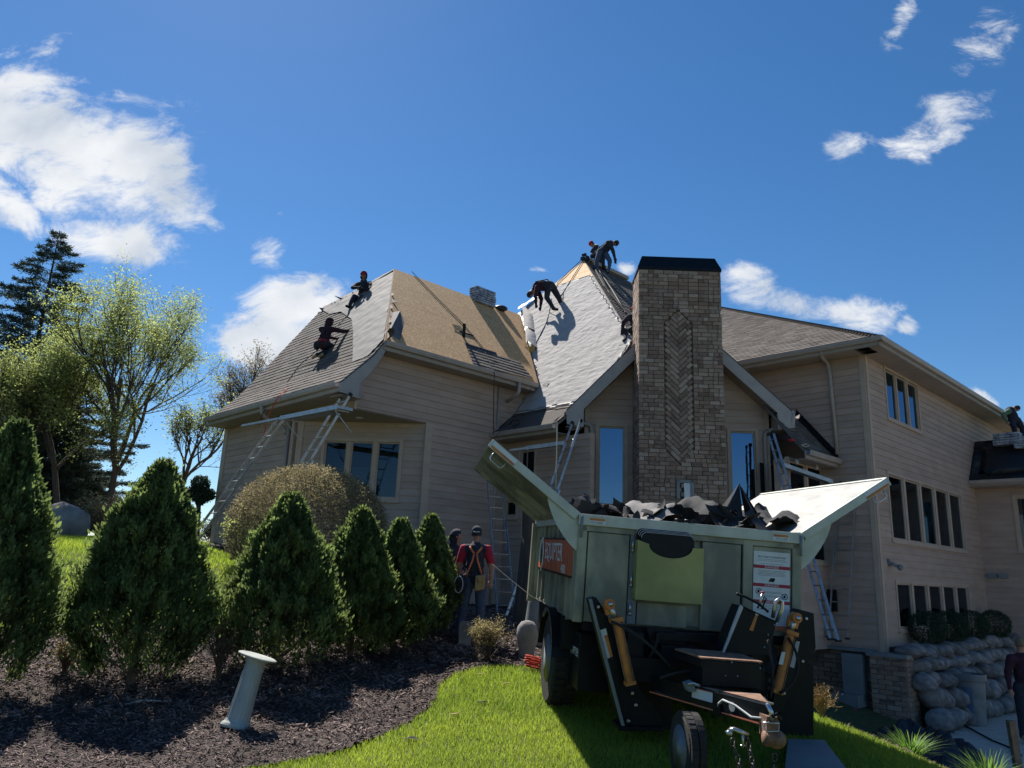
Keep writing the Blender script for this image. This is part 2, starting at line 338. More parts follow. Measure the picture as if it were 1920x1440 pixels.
def text(s, name, size, org, ex, ez, m, parent, align='LEFT', ext=.0012):
    c = bpy.data.curves.new(name, 'FONT'); c.body = s; c.size = size; c.extrude = ext; c.align_x = align; c.resolution_u = 2
    t = bpy.data.objects.new(name+'_tmp', c); COL.objects.link(t); dg = bpy.context.evaluated_depsgraph_get()
    me = bpy.data.meshes.new_from_object(t.evaluated_get(dg)); bpy.data.objects.remove(t); me.materials.clear(); me.materials.append(m)
    ex = norm(ex); ez = norm(ez); n = np.cross(ex, ez)
    R = Matrix(((ex[0], ez[0], n[0], org[0]), (ex[1], ez[1], n[1], org[1]), (ex[2], ez[2], n[2], org[2]), (0, 0, 0, 1)))
    return put(name, me, parent, R)
def clip(poly, n, d):
    """keep the part of a 2-D polygon with p.n >= d"""
    out = []
    for i in range(len(poly)):
        a, b = poly[i], poly[(i+1) % len(poly)]; da = a[0]*n[0]+a[1]*n[1]-d; db = b[0]*n[0]+b[1]*n[1]-d
        if da >= 0: out.append(a)
        if (da > 1e-9) != (db > 1e-9) and abs(da-db) > 1e-12 and (da < 0) != (db < 0):
            t = da/(da-db); out.append((a[0]+(b[0]-a[0])*t, a[1]+(b[1]-a[1])*t))
    return out
def area(p): return abs(sum(p[i][0]*p[(i+1) % len(p)][1]-p[(i+1) % len(p)][0]*p[i][1] for i in range(len(p))))/2 if len(p) > 2 else 0
def pip(x, y, poly):
    c = False; j = len(poly)-1
    for i in range(len(poly)):
        if (poly[i][1] > y) != (poly[j][1] > y) and x < (poly[j][0]-poly[i][0])*(y-poly[i][1])/(poly[j][1]-poly[i][1])+poly[i][0]: c = not c
        j = i
    return c
def pip_np(X, Y, poly):
    c = np.zeros(len(X), bool); j = len(poly)-1
    for i in range(len(poly)):
        xi, yi = poly[i][:2]; xj, yj = poly[j][:2]
        if yi != yj: c ^= ((yi > Y) != (yj > Y)) & (X < (xj-xi)*(Y-yi)/(yj-yi)+xi)
        j = i
    return c

# ------------------------------------------------------------------ terrain (thin-plate through surveyed spots)
TA = np.array([(-2.5, 7, .15), (-4.1, 8.3, .34), (-2.8, 9, .43), (-2.1, 10.2, .5), (-1.7, 11.2, .55), (-1.4, 12, .6), (0, 4, 0), (0, 2, 0), (1.5, 5, .02), (.5, 7.8, .24), (3.4, 7.3, .13), (2.2, 10.5, .4),
 (3.9, 10, .03), (4.3, 9.4, -.09), (4.5, 8, -.17), (-.9, 12.3, .62), (-.4, 11, .42), (-.5, 19, .8), (1.5, 16.5, .6), (-3.5, 16, 1.2), (-5.2, 18.5, 1.75), (-8, 23, 2.05), (-5.3, 14, 1.6), (-7.2, 17, 1.87), (-13, 20, 2.0), (-13, 12, 1.5),
 (-5.6, 9.5, .78), (-7, 6.5, .5), (-3, 4, .02), (-3, 2, 0), (-9, 4, .5), (-18, 26, 1.9), (-12, 30, 1.9), (-25, 15, 1.6), (4.4, 5, -.12), (6, 6, -.6), (5.0, 11.5, -.55), (6.3, 10.0, -.95), (7.3, 11.5, -1.35), (9, 9, -1.4), (9, 13, -1.36), (12, 16, -1.36),
 (7.5, 15, -1.36), (16, 22, -1.36), (20, 14, -1.36), (14, 5, -1.36), (5.2, 14.5, -.6), (4, 14, .2), (8, 2, -1.0), (3, 1, -.05), (0, -8, 0), (-12, -6, .3), (14, -6, -1.2), (3, 19, .6), (-20, 2, 1.)])
def _phi(r): return np.where(r > 1e-9, r*r*np.log(np.maximum(r, 1e-9)), 0)
_n = len(TA); _K = _phi(np.linalg.norm(TA[:, None, :2]-TA[None, :, :2], axis=2))+np.eye(_n)*.15; _Q = np.hstack([np.ones((_n, 1)), TA[:, :2]])
_S = np.linalg.solve(np.block([[_K, _Q], [_Q.T, np.zeros((3, 3))]]), np.concatenate([TA[:, 2], np.zeros(3)]))
def TZ(x, y):
    x = np.atleast_1d(np.asarray(x, float)); y = np.atleast_1d(np.asarray(y, float)); cx = np.clip(x, -26, 22); cy = np.clip(y, -8, 31)
    out = np.zeros(len(x))
    for i in range(0, len(x), 20000):
        a, b = cx[i:i+20000], cy[i:i+20000]; r = np.hypot(a[:, None]-TA[None, :, 0], b[:, None]-TA[None, :, 1])
        out[i:i+20000] = _phi(r)@_S[:_n]+_S[_n]+_S[_n+1]*a+_S[_n+2]*b
    far = np.hypot(np.maximum(np.abs(x+2)-24, 0), np.maximum(np.abs(y-11)-20, 0))
    out = np.clip(out, -1.4, 2.2)*np.exp(-far/30)+.6*(1-np.exp(-far/30))
    low = pip_np(x, y, [(8.0, 11.5), (26, 5), (26, 30), (19, 27), (8.6, 17.2)])
    return np.where(low, np.minimum(out, -1.38), out)
def tz(x, y): return float(TZ(x, y)[0])
def onT(px, py):
    r = ray(px, py)
    D = 2.0; prev = None
    while D < 60:
        p = CAM+r*D/r[1]
        if p[2] < tz(p[0], p[1]): break
        D += .15
    lo, hi = D-.15, D
    for _ in range(14):
        m_ = (lo+hi)/2; p = CAM+r*m_/r[1]
        if p[2] < tz(p[0], p[1]): hi = m_
        else: lo = m_
    return CAM+r*hi/r[1]
def grid(name, xs, ys, zf, m, inside=None, parent=None):
    X, Y = np.meshgrid(xs, ys); Z = zf(X.ravel(), Y.ravel()); v = np.stack([X.ravel(), Y.ravel(), Z], 1)
    nx = len(xs); i, j = np.meshgrid(np.arange(nx-1), np.arange(len(ys)-1)); a = (j*nx+i).ravel(); f = np.stack([a, a+1, a+nx+1, a+nx], 1)
    if inside is not None:
        cx = v[f].mean(1); f = f[inside(cx[:, 0], cx[:, 1])]
        used = np.unique(f); mp = np.zeros(len(v), int); mp[used] = np.arange(len(used)); v = v[used]; f = mp[f]
    o = fastmesh(name, v, f, m, loc=(0, 0, 0)); o.data.polygons.foreach_set('use_smooth', [True]*len(f)); o['kind'] = 'structure'; return o
# ------------------------------------------------------------------ ground, mulch, patio
xs = np.concatenate([np.linspace(-400, -30, 12), np.arange(-28, 26, .3), np.linspace(28, 400, 12)]); ys = np.concatenate([np.linspace(-400, -12, 12), np.arange(-10, 34, .3), np.linspace(36, 400, 12)])
grid('lawn_ground', xs, ys, lambda x, y: TZ(x, y), M_LAWN)
mul_px = [(330, 1475), (420, 1452), (500, 1440), (560, 1428), (642, 1412), (700, 1390), (760, 1362), (800, 1337), (818, 1315), (822, 1290), (847, 1270), (885, 1257), (935, 1252), (1005, 1254)]
MUL = [tuple(onT(*p)[:2]) for p in mul_px] + [(1.2, 10.6), (2.5, 14), (2.5, 18), (-.5, 20), (-2, 18.5), (-4.4, 16.2), (-5.8, 18.5), (-7.4, 21), (-8.2, 20.5), (-6.2, 17.2), (-4.5, 14.8), (-3.8, 13.4), (-3.7, 11.8), (-4.3, 10.4), (-5.3, 9.3)]
MUL += [tuple(onT(130, 1180)[:2]), tuple(onT(80, 1185)[:2]), (-6.6, 8.6), (-8, 7), (-8, 4), (-5, 3.6), (-3, 3.9)]
STRIP = [(3.8, 11.3), (4.15, 10.3), (4.15, 9.7), (4.4, 9.15), (4.9, 8.3), (5.1, 6.5), (5.7, 6.5), (5.6, 8.6), (5.3, 9.8), (5.2, 11.3), (4.6, 12.6)]
MZ = lambda x, y: TZ(x, y)+.012+.03*np.sin(x*3.1+y*1.7)**2*np.sin(y*2.3-x)**2
grid('mulch_bed', np.arange(-9, 4, .06), np.arange(3, 21, .06), lambda x, y: MZ(x, y)+.004*rng.standard_normal(len(x)), M_MULCH, lambda x, y: pip_np(x, y, MUL))
grid('mulch_strip', np.arange(3.5, 6.5, .1), np.arange(6, 13, .1), lambda x, y: TZ(x, y)+.012+.008*rng.standard_normal(len(x)), M_MULCH, lambda x, y: pip_np(x, y, STRIP))
PZ = -1.3
PAT = [(6.0, 9.5), (26, 3), (26, 30), (19, 27), (8.0, 17.4), (6.1, 14.5)]
pat = MB()
# slabs of the patio, one piece per poured bay
po = thing('patio', 'patio of poured concrete bays beside the boulder wall', 'patio', (12, 16, PZ)); po['kind'] = 'structure'
del po['category'], po['label']
gx = norm((.724, .69, 0))[:2]; gy = np.array([-gx[1], gx[0]])
slabs = []
for i in range(0, 9):
    for j in range(-8, 8):
        o = np.array([7.0, 13.0]); c = [o+gx*(i*2.6-3)+gy*(j*2.6), o+gx*(i*2.6-.42)+gy*(j*2.6), o+gx*(i*2.6-.42)+gy*(j*2.6+2.58), o+gx*(i*2.6-3)+gy*(j*2.6+2.58)]
        p = [tuple(q) for q in c]
        # keep inside the patio outline (convex clip)
        hull = PAT
        for k in range(len(hull)):
            a, b = np.array(hull[k]), np.array(hull[(k+1) % len(hull)]); nn = np.array([-(b-a)[1], (b-a)[0]]); p = clip(p, nn, nn@a)
            if len(p) < 3: break
        if area(p) > .1:
            s = MB(); s.prism([(q[0], q[1], PZ-.12) for q in p], (0, 0, .12), 0); s.build('concrete_slab', M_CONC, po)

# ------------------------------------------------------------------ grass blades and bark chips
def blades(name, n, region, cam_pow, hgt, wid, label, xr, yr, reject=None):
    P = []
    tot = 0
    while tot < n:
        k = n*3; x = rng.uniform(*xr, k); y = rng.uniform(*yr, k); d = np.hypot(x, y)
        keep = rng.random(k) < np.minimum(1, (yr[0]/np.maximum(d, 1))**cam_pow); x, y = x[keep], y[keep]
        u_ = x/np.maximum(y, .1); ok = (np.abs(u_) < .82) & region(x, y); x, y = x[ok], y[ok]
        P.append(np.stack([x, y], 1)); tot += len(x)
    P = np.concatenate(P)[:n]; z = TZ(P[:, 0], P[:, 1]); base = np.column_stack([P, z-.004])
    d = np.hypot(P[:, 0], P[:, 1]); s = np.clip(d/6.5, .8, 3)
    th = rng.uniform(0, 2*pi, n); h = hgt*rng.uniform(.6, 1.25, n)*np.minimum(s, 1.5); w = wid*rng.uniform(.7, 1.2, n)*s; ln = rng.uniform(.1, .75, n)*h; ph = rng.uniform(0, 2*pi, n)
    side = np.column_stack([np.cos(th), np.sin(th), np.zeros(n)])*w[:, None]; lean = np.column_stack([np.cos(ph)*ln, np.sin(ph)*ln, np.zeros(n)])
    up = np.array([0, 0, 1.])
    a = base-side; b = base+side; t1 = base+lean+side*.12+up*h[:, None]; t0 = base+lean-side*.12+up*h[:, None]
    v = np.stack([a, b, t1, t0], 1).reshape(-1, 3); i = np.arange(n)*4
    f = np.stack([i, i+1, i+2, i+3], 1); sh = rng.random(n)
    o = fastmesh(name, v, f, M_GRASSB, sh, loc=(0, 6, 0)); tag(o, label, 'grass'); o['kind'] = 'stuff'; return o
inlawn = lambda x, y: ~pip_np(x, y, MUL) & ~pip_np(x, y, STRIP) & (TZ(x, y) > -.25)
blades('lawn_grass', 260000, inlawn, 2.2, .042, .0035, 'mown green grass of the front lawn around the dump trailer', (-2.2, 5.2), (4.1, 11.5))
blades('upper_lawn_grass', 60000, lambda x, y: inlawn(x, y) & (x < -3.2), 1, .05, .004, 'bright sunlit grass of the upper lawn behind the arborvitae', (-13, -3), (8.8, 22))
def chips(name, n, poly, xr, yr, label, sz=1):
    x = rng.uniform(*xr, n*4); y = rng.uniform(*yr, n*4); keep = (rng.random(n*4) < np.minimum(1, (5.5/np.maximum(y, 1))**1.3)) & pip_np(x, y, poly) & (np.abs(x/np.maximum(y, .1)) < .85); x, y = x[keep][:n], y[keep][:n]; n = len(x)
    z = MZ(x, y)+rng.uniform(.002, .025, n)+.02*rng.random(n)**3; c = np.column_stack([x, y, z])
    L_ = rng.uniform(.012, .042, n)*sz*np.clip(y/7, .8, 1.8); W_ = L_*rng.uniform(.14, .34, n); a = rng.uniform(0, 2*pi, n); tl = rng.normal(0, .38, n); rl = rng.normal(0, .6, n)
    ex = np.column_stack([np.cos(a)*np.cos(tl), np.sin(a)*np.cos(tl), np.sin(tl)]); ey = np.column_stack([-np.sin(a), np.cos(a), np.sin(rl)]); ez = np.cross(ex, ey)
    X = ex*L_[:, None]; Y = ey*W_[:, None]; Z = ez*(W_*.35)[:, None]
    v = np.stack([c-X-Y*.5, c+X*.9-Y*.3, c+X+Y*.5, c-X*.8+Y, c-X*.7-Y*.2+Z, c+X*.6+Z*1.4, c+X*.5+Y*.4+Z, c-X*.6+Y*.6+Z], 1).reshape(-1, 3)
    i = np.arange(n)*8; q = [(4, 5, 6, 7), (0, 1, 5, 4), (2, 3, 7, 6)]
    f = np.concatenate([np.stack([i+k for k in t], 1) for t in q]); sh = rng.random(n)**1.5
    o = fastmesh(name, v, f, M_CHIP, np.tile(sh, 3), loc=(0, 6, 0)); tag(o, label, 'mulch'); o['kind'] = 'stuff'; return o
chips('bark_mulch', 70000, MUL, (-8, 2), (3.8, 19), 'dark shredded bark mulch under the arborvitae and the leaning pedestal')
chips('slope_mulch', 4000, STRIP, (3.5, 6), (6.3, 12.8), 'narrow band of mulch and dry twigs along the lawn edge above the patio', 1.2)

# ------------------------------------------------------------------ house frame
UA = radians(46.4); HU = np.array([sin(UA), cos(UA), 0]); HV = np.array([-cos(UA), sin(UA), 0]); HZ = np.array([0, 0, 1.])
_w = onD(800, 900, 18.0); HW = np.array([_w[0], _w[1], 0])
def G(a, b, z): return HW+HU*a+HV*b+HZ*z
def AB(p): d = np.array(p)-HW; return np.array([d@HU, d@HV, p[2]])
def pA(px, py, a): return AB(onP(px, py, G(a, 0, 0), HU))
def pB(px, py, b): return AB(onP(px, py, G(0, b, 0), HV))
HD = (HU+HV)/sqrt(2); HG = (HU-HV)/sqrt(2)
house = thing('house', 'two-storey taupe sided house with steep roofs being reshingled and a brick chimney', 'house', G(2, 0, .6))
REV = .165
def hpieces(poly, z0, z1, holes):
    """strip z0..z1 of the polygon with rectangular holes taken out"""
    cuts = sorted({z0, z1} | {h[k] for h in holes for k in (2, 3) if z0 < h[k] < z1}); out = []
    strip = clip(clip(poly, (0, 1), z0), (0, -1), -z1)
    if len(strip) < 3: return []
    hs = [h for h in holes if h[2] < z1-1e-6 and h[3] > z0+1e-6]
    if not hs: return [strip]
    for za, zb in zip(cuts, cuts[1:]):
        sub = clip(clip(strip, (0, 1), za), (0, -1), -zb)
        hh = sorted([h for h in hs if h[2] < zb-1e-6 and h[3] > za+1e-6]); x = -99
        for h in hh+[(99, 99, 0, 0)]:
            s = clip(clip(sub, (1, 0), x), (-1, 0), -h[0])
            if area(s) > 1e-4: out.append(s)
            x = h[1]
    return out
def wall(P0, s_dir, out, poly, holes=(), z0=None, label=None, planks=True, mat_=None, thick=.14, brk=True):
    """siding wall; poly in (s,z) absolute z; planks run level round the house"""
    P0 = np.array(P0, float); P0[2] = 0; out = np.array(out, float)
    zs = [p[1] for p in poly]; back = MB()
    zc = sorted({min(zs), max(zs)} | {h[k] for h in holes for k in (2, 3)})
    for a, b in zip(zc, zc[1:]):
        for pc in hpieces(poly, a, b, list(holes)): back.prism([P0+s_dir*s+HZ*z-out*.002 for s, z in pc], -out*thick)
    w = back.build('wall', mat_ or M_SIDING, house)
    if label: w['label'] = label
    if not planks: return w
    k = math.floor(min(zs)/REV)
    while k*REV < max(zs):
        a, b = k*REV, (k+1)*REV
        for pc in hpieces(poly, max(a, min(zs)), b, list(holes)):
            # split long boards at staggered joints
            x0 = min(p[0] for p in pc); x1 = max(p[0] for p in pc); cutx = [x0, x1]
            if brk and x1-x0 > 3.9 and b-max(a, min(p[1] for p in pc)) > .05: cutx = [x0, x0+(x1-x0)*((k*.37+.31) % .6+.2), x1]
            for c0, c1 in zip(cutx, cutx[1:]):
                q = clip(clip(pc, (1, 0), c0+.0015), (-1, 0), -(c1-.0015))
                if area(q) < .002: continue
                m = MB(); f = [P0+s_dir*s+HZ*z+out*(.007+.019*(b-z)/REV) for s, z in q]; bk = [P0+s_dir*s+HZ*z+out*.0005 for s, z in q]; n = len(q)
                m.add(f+bk, [tuple(range(n))]+[(i, (i+1) % n, n+(i+1) % n, n+i) for i in range(n)])
                m.build('siding_plank', mat_ or M_SIDING, w)
        k += 1
    return w
def board(name, p, q, width_dir, width, out, depth, m=M_TRIM, parent=None, off=0.0):
    """straight trim board from p to q"""
    b = MB(); p, q, width_dir, out = (np.array(t, float) for t in (p, q, width_dir, out))
    b.box(p+out*off, q-p, width_dir*width, out*depth); return b.build(name, m, parent or house)
def window(P0, s_dir, out, s0, s1, z0, z1, n, refl=False, blind=(), mull=.085):
    P0 = np.array(P0, float); P0[2] = 0; out = np.array(out, float); pt = lambda s, z, d=0: P0+s_dir*s+HZ*z+out*d
    w = MB(); c = .075
    for a, b, e, f in ((s0-c, s1+c, z1, z1+c), (s0-c, s1+c, z0-c, z0), (s0-c, s0, z0, z1), (s1, s1+c, z0, z1)): w.box(pt(a, e, -.06), s_dir*(b-a), HZ*(f-e), out*.098)
    w.box(pt(s0-c-.02, z0-c-.03, -.02), s_dir*(s1-s0+2*c+.04), HZ*.03, out*.085)
    bw = (s1-s0-mull*(n-1))/n
    for i in range(1, n): w.box(pt(s0+i*bw+(i-1)*mull, z0, -.06), s_dir*mull, HZ*(z1-z0), out*.085)
    fr = w.build('window', M_TRIM, house)
    for i in range(n):
        a = s0+i*(bw+mull); g = MB(); e = .035
        for x0, x1, y0, y1 in ((a, a+bw, z0, z0+e), (a, a+bw, z1-e, z1), (a, a+e, z0+e, z1-e), (a+bw-e, a+bw, z0+e, z1-e)): g.box(pt(x0, y0, -.055), s_dir*(x1-x0), HZ*(y1-y0), out*.05)
        g.build('sash', M_TRIM, fr)
        g = MB(); g.box(pt(a+e, z0+e, -.04), s_dir*(bw-2*e), HZ*(z1-z0-2*e), out*.006); g.build('pane', M_GLASSR if refl else M_GLASS, fr)
        g = MB(); g.box(pt(a, z0, -.7), s_dir*bw, HZ*(z1-z0), -out*.02); g.build('dark_interior', M_BLINDIN, fr)
        if i in blind:
            g = MB(); zt = z0+(z1-z0)*blind[i]; k = z0+.04
            while k < zt: g.box(pt(a+.04, k, -.12), s_dir*(bw-.08), HZ*.042, -out*.012); k += .05
            g.build('blind', M_BLIND, fr)
    return fr
def wcoord(px, py, P0, s_dir, out):
    p = onP(px, py, P0, out); d = p-np.array([P0[0], P0[1], 0]); return d@s_dir, p[2]
def gutter(p, q, out, parent=None, name='gutter'):
    p, q, out = (np.array(t, float) for t in (p, q, out)); b = MB(); prof = [(0, 0), (.1, 0), (.125, .055), (.13, .11), (.118, .11), (.11, .06), (.09, .012), (0.006, .012), (.006, .11), (0, .11)]
    b.prism([p+out*x+HZ*(y-.11) for x, y in prof], q-p); return b.build(name, M_GUTTER, parent or house)
def downspout(pts, r=.05):
    b = MB(); P = [V(p) for p in pts]
    # smooth the elbows
    out = [P[0]]
    for i in range(1, len(P)-1):
        for t in (.0, .33, .66, 1.):
            a = P[i]+(P[i-1]-P[i]).normalized()*.1; c = P[i]+(P[i+1]-P[i]).normalized()*.1; out.append((a*(1-t)+P[i]*t)*(1-t)+(P[i]*(1-t)+c*t)*t)
    out.append(P[-1]); b.tube(out, r, 8); return b.build('downspout', M_GUTTER, house, smooth=True)

# ---- roofs
def roof(poly, name='roof', m=M_FELT, thick=.05, label=None, parent=None):
    P = [np.array(p, float) for p in poly]; n = norm(np.cross(P[1]-P[0], P[2]-P[1])); n = n if n[2] > 0 else -n
    b = MB(); b.prism(P, -n*thick); r = b.build(name, m, parent or house)
    if label: r['label'] = label
    return r
def plane2d(poly):
    P = [np.array(p, float) for p in poly]; n = norm(np.cross(P[1]-P[0], P[2]-P[0])); n = n if n[2] > 0 else -n
    e1 = norm(np.cross(HZ, n)); e2 = np.cross(n, e1); o = P[0]
    return o, e1, e2, n, [((p-o)@e1, (p-o)@e2) for p in P]
def shingles(poly, parent, lift=.004, expo=.165, m=M_SHINGLE, ragged=None):
    o, e1, e2, n, q = plane2d(poly); ymin = min(p[1] for p in q); ymax = max(p[1] for p in q); b = MB(); k = 0; y = ymin
    while y < ymax:
        strip = clip(clip(q, (0, 1), y), (0, -1), -(y+expo))
        if len(strip) >= 3:
            x = min(p[0] for p in strip)-rng.uniform(0, .3); x1 = max(p[0] for p in strip)
            while x < x1:
                w = rng.uniform(.18, .42); t = clip(clip(strip, (1, 0), x+.003), (-1, 0), -(x+w)); x += w
                if area(t) < .0008: continue
                th = .009+rng.uniform(0, .007); drop = rng.uniform(-.004, .004); N_ = len(t)
                f = [o+e1*px_+e2*(py_+(drop if py_ < y+.001 else 0))+n*(lift+.003+th*max(0, 1-(py_-y)/expo)) for px_, py_ in t]; g = [o+e1*px_+e2*py_+n*lift*.5 for px_, py_ in t]
                b.add(f+g, [tuple(range(N_))]+[(i, (i+1) % N_, N_+(i+1) % N_, N_+i) for i in range(N_)], 0, rng.random())
        y += expo
    return b.build('shingle_courses', m, parent, kind='stuff')
def sheet(poly, parent, name, m, lift=.015, cell=.09, amp=.012, freq=2.2, stretch=(1, 2.6)):
    """membrane laid on a roof plane, with real wrinkles"""
    o, e1, e2, n, q = plane2d(poly); x0, x1 = min(p[0] for p in q), max(p[0] for p in q); y0, y1 = min(p[1] for p in q), max(p[1] for p in q); b = MB(); idx = {}
    def vid(x, y):
        k = (round(x, 4), round(y, 4))
        if k not in idx:
            w = noise.noise(Vector((x*freq*stretch[0]+3, y*freq*stretch[1], 1.7+.8*noise.noise(Vector((x*1.1, y*1.1, 5)))*3)))
            w = 1-abs(w)*2.6; hh = amp*max(0, w)**1.5+amp*.5*noise.noise(Vector((x*1.3, y*1.3, 9)))
            idx[k] = len(b.v); b.v.append(tuple(o+e1*x+e2*y+n*(lift+max(hh, -lift*.6))))
        return idx[k]
    nx = int((x1-x0)/cell)+1; ny = int((y1-y0)/cell)+1
    for i in range(nx):
        for j in range(ny):
            xa, ya = x0+i*cell, y0+j*cell; c = [(xa, ya), (xa+cell, ya), (xa+cell, ya+cell), (xa, ya+cell)]
            ins = [pip(p[0], p[1], q) for p in c]
            if all(ins): t = c
            elif any(ins) or pip(xa+cell/2, ya+cell/2, q):
                t = clip(clip(clip(clip(list(q), (1, 0), xa), (-1, 0), -(xa+cell)), (0, 1), ya), (0, -1), -(ya+cell))
                if len(t) < 3 or area(t) < 1e-5: continue
            else: continue
            f = [vid(*p) for p in t]; f2 = []
            for k_ in f:
                if k_ not in f2: f2.append(k_)
            if len(f2) > 2: b.f.append(f2); b.m.append(0); b.sh.append(.5)
    return b.build(name, m, parent, smooth=True)
def onplane(px, py, poly): o, e1, e2, n, q = plane2d(poly); return onP(px, py, o, n)

# ==== left wing
mA = 1.417; zA = lambda a: 6.644+mA*(a+1.733)
AX = (.60, 3.0)
ZT = 10.07
LWB = [G(-1.80, -.45, 6.62), G(3.22, -.45, 6.62), G(5.74, 3.0, ZT), G(AX[0], AX[1], ZT)]
LWA = [G(-1.733, -.37, zA(-1.733)), G(AX[0], AX[1], zA(AX[0])), G(.21, 6.42, zA(.21)), G(-2.02, 6.40, zA(-2.02)), G(-2.02, -.37, zA(-2.02))]
LWF = [G(-2.02, -.37, zA(-2.02)), G(-2.02, 6.40, zA(-2.02)), G(-2.77, 6.50, 5.47), G(-2.77, -.37, 5.47)]
rA = roof(LWA, label='steep left face with old shingles and felt'); shingles(LWA, rA)
rF = roof(LWF, label='flared eave of the left face'); shingles(LWF, rF)
fp = [onplane(x, y, LWA) for x, y in ((740, 506), (602, 580), (618, 590), (641, 586), (661, 600), (664, 622), (663, 681), (692, 668), (721, 638))]
sheet(fp, rA, 'felt_sheet', M_FELT, lift=.03, amp=.016)
rB = roof(LWB, m=M_MORT, label='right face stripped to bare sheathing')
def panels(poly, parent, m, w=2.44, h=1.22, off=(0, 0)):
    o, e1, e2, n, q = plane2d(poly); x0, x1 = min(p[0] for p in q), max(p[0] for p in q); y0, y1 = min(p[1] for p in q), max(p[1] for p in q); j = 0; y = y0+off[1]
    while y < y1:
        x = x0-(w/2 if j % 2 else 0)+off[0]
        while x < x1:
            t = clip(clip(clip(clip(list(q), (1, 0), x+.004), (-1, 0), -(x+w-.004)), (0, 1), y+.004), (0, -1), -(y+h-.004))
            if area(t) > .02:
                b = MB(); b.prism([o+e1*a+e2*c+n*.002 for a, c in t], n*.012); b.build('sheathing_panel', m, parent)
            x += w
        y += h; j += 1
panels(LWB, rB, M_OSB)
sp = [onplane(x, y, LWB) for x, y in ((884, 694), (866, 645), (880, 652), (893, 683), (884, 655), (907, 661), (970, 678), (1000, 716))]
sp = [onplane(x, y, LWB) for x, y in ((888, 688), (870, 641), (907, 661), (971, 677), (999, 712))]
shingles(sp, rB, lift=.02)
# flat top and rear slopes
roof([G(AX[0], AX[1]+.02, ZT-.01), G(5.74, AX[1]+.02, ZT-.01), G(5.74, 6.42, zA(.21)-.01), G(.23, 6.42, zA(.21)-.01)], thick=.1)
# ridge of torn shingles along the skyline
b = MB()
for i in range(26):
    t = rng.uniform(.3, .98); p = G(AX[0], AX[1], ZT)*(1-t)+G(.21, 6.42, zA(.21))*t; r = rng.normal(0, 1, 3); s = rng.uniform(.08, .2)
    b.box(p+np.array([0, 0, rng.uniform(-.02, .03)]), norm(HV+r*.4)*s*1.4, norm(HU+r[::-1]*.4)*s, norm(HZ+r*.4)*.012)
b.build('torn_shingle_edge', M_SHINGLE, rA, kind='stuff')
b = MB(); q0 = G(-1.5, 0.0, 7.22); 
for i in range(7):
    t = i/6; p = G(-1.733, -.37, zA(-1.733))*(1-t*.55)+G(AX[0], AX[1], ZT)*t*.55; b.add([p+HZ*.02, p+HU*(.08+.12*(i % 2))+HZ*.1-HV*.05, p+(G(AX[0], AX[1], ZT)-p)*.12+HZ*.03], [(0, 1, 2)])
b.build('torn_felt_edge', M_FELT, rB, kind='stuff')
b = MB(); c = onplane(722, 636, LWA)
pts = []
for i in range(7):
    a = i/6*pi*1.5; pts.append(c+norm(HZ+HU*.2)*(.11*sin(a)+.08)-HU*.1*cos(a))
for i in range(6): b.add([pts[i], pts[i+1], pts[i+1]-HV*.34-HU*.1, pts[i]-HV*.34-HU*.1], [(0, 1, 2, 3)])
b.build('curled_felt', M_FELT, rB, smooth=True)
# long curled flap standing on the sheathing
b = MB(); A_ = onplane(735, 586, LWB); B_ = onplane(727, 628, LWB); C_ = onplane(750, 640, LWB)
b.add([A_, onplane(741, 600, LWB)+HZ*.2-HV*.18, onplane(748, 618, LWB)+HZ*.14-HV*.2, C_+HZ*.02, B_], [(0, 1, 4), (1, 2, 3, 4)])
b.build('lifted_felt_flap', M_FELT, rB)

# walls of the left wing
cA = wall(G(-2.17, 0, 0), HU, -HV, [(0, 5.05), (5.8, 5.05), (5.8, 6.5), (.42, 6.5), (.17, 6.05), (0, 5.55)], label='upper right-facing wall of the left wing')
wall(G(-2.17, 0, 0), HU, -HV, [(2.12+.1, .4), (4.74, .4), (4.74, 5.05), (2.12+.1, 5.05)], label='lower right-facing wall of the left wing')
board('corner_board', G(-.15, -.0, .4), G(-.15, 0, 5.05), HU, .20, -HV, .035)
board('corner_board', G(2.10, 0, .4), G(2.10, 0, 5.4), HU, .11, -HV, .035)
board('corner_board', G(-2.17, 0, 5.03), G(-2.17, 0, 5.45), HU, .07, -HV, .035)
P0 = G(-2.17, 2.45, 0); P1 = G(-.05, 0, 0); sd = norm(P1-P0); so = np.array([sd[1], -sd[0], 0]); LEN = np.linalg.norm(P1-P0)
w0 = wcoord(611, 825, P0, sd, so); w1 = wcoord(743, 935, P0, sd, so)
whole = (w0[0], w1[0], w1[1], w0[1]-.02)
wall(P0, sd, so, [(0, 1.0), (LEN, .6), (LEN, 5.04), (0, 5.04)], [whole], label='angled wall of the recess with triple window', brk=False)
window(P0, sd, so, *whole, 3, blind={1: .52, 2: .75}, mull=.10)
wall(G(-2.17, 6.65, 0), -HV, -HU, [(0, 1.4), (4.1, 1.2), (4.1, 5.4), (0, 5.4)], label='left-facing wall of the left wing')
wall(G(-2.17, 2.62, 0), -HV, -HU, [(0, 5.05), (2.62, 5.05), (2.62, 5.4), (0, 5.4)], planks=False)
board('corner_board', G(-2.17, 6.65, 1.3), G(-2.17, 6.65, 5.3), -HV, .24, -HU, .04)
board('corner_board', G(-2.17, 2.70, 1.0), G(-2.17, 2.70, 5.2), -HV, .14, -HU, .04)
board('corner_board', P0+sd*.02+HZ*1.0, P0+sd*.02+HZ*5.04, sd, .14, so, .04)
board('frieze_board', P0+HZ*4.93, P1+HZ*4.93, HZ, .11, so, .03)
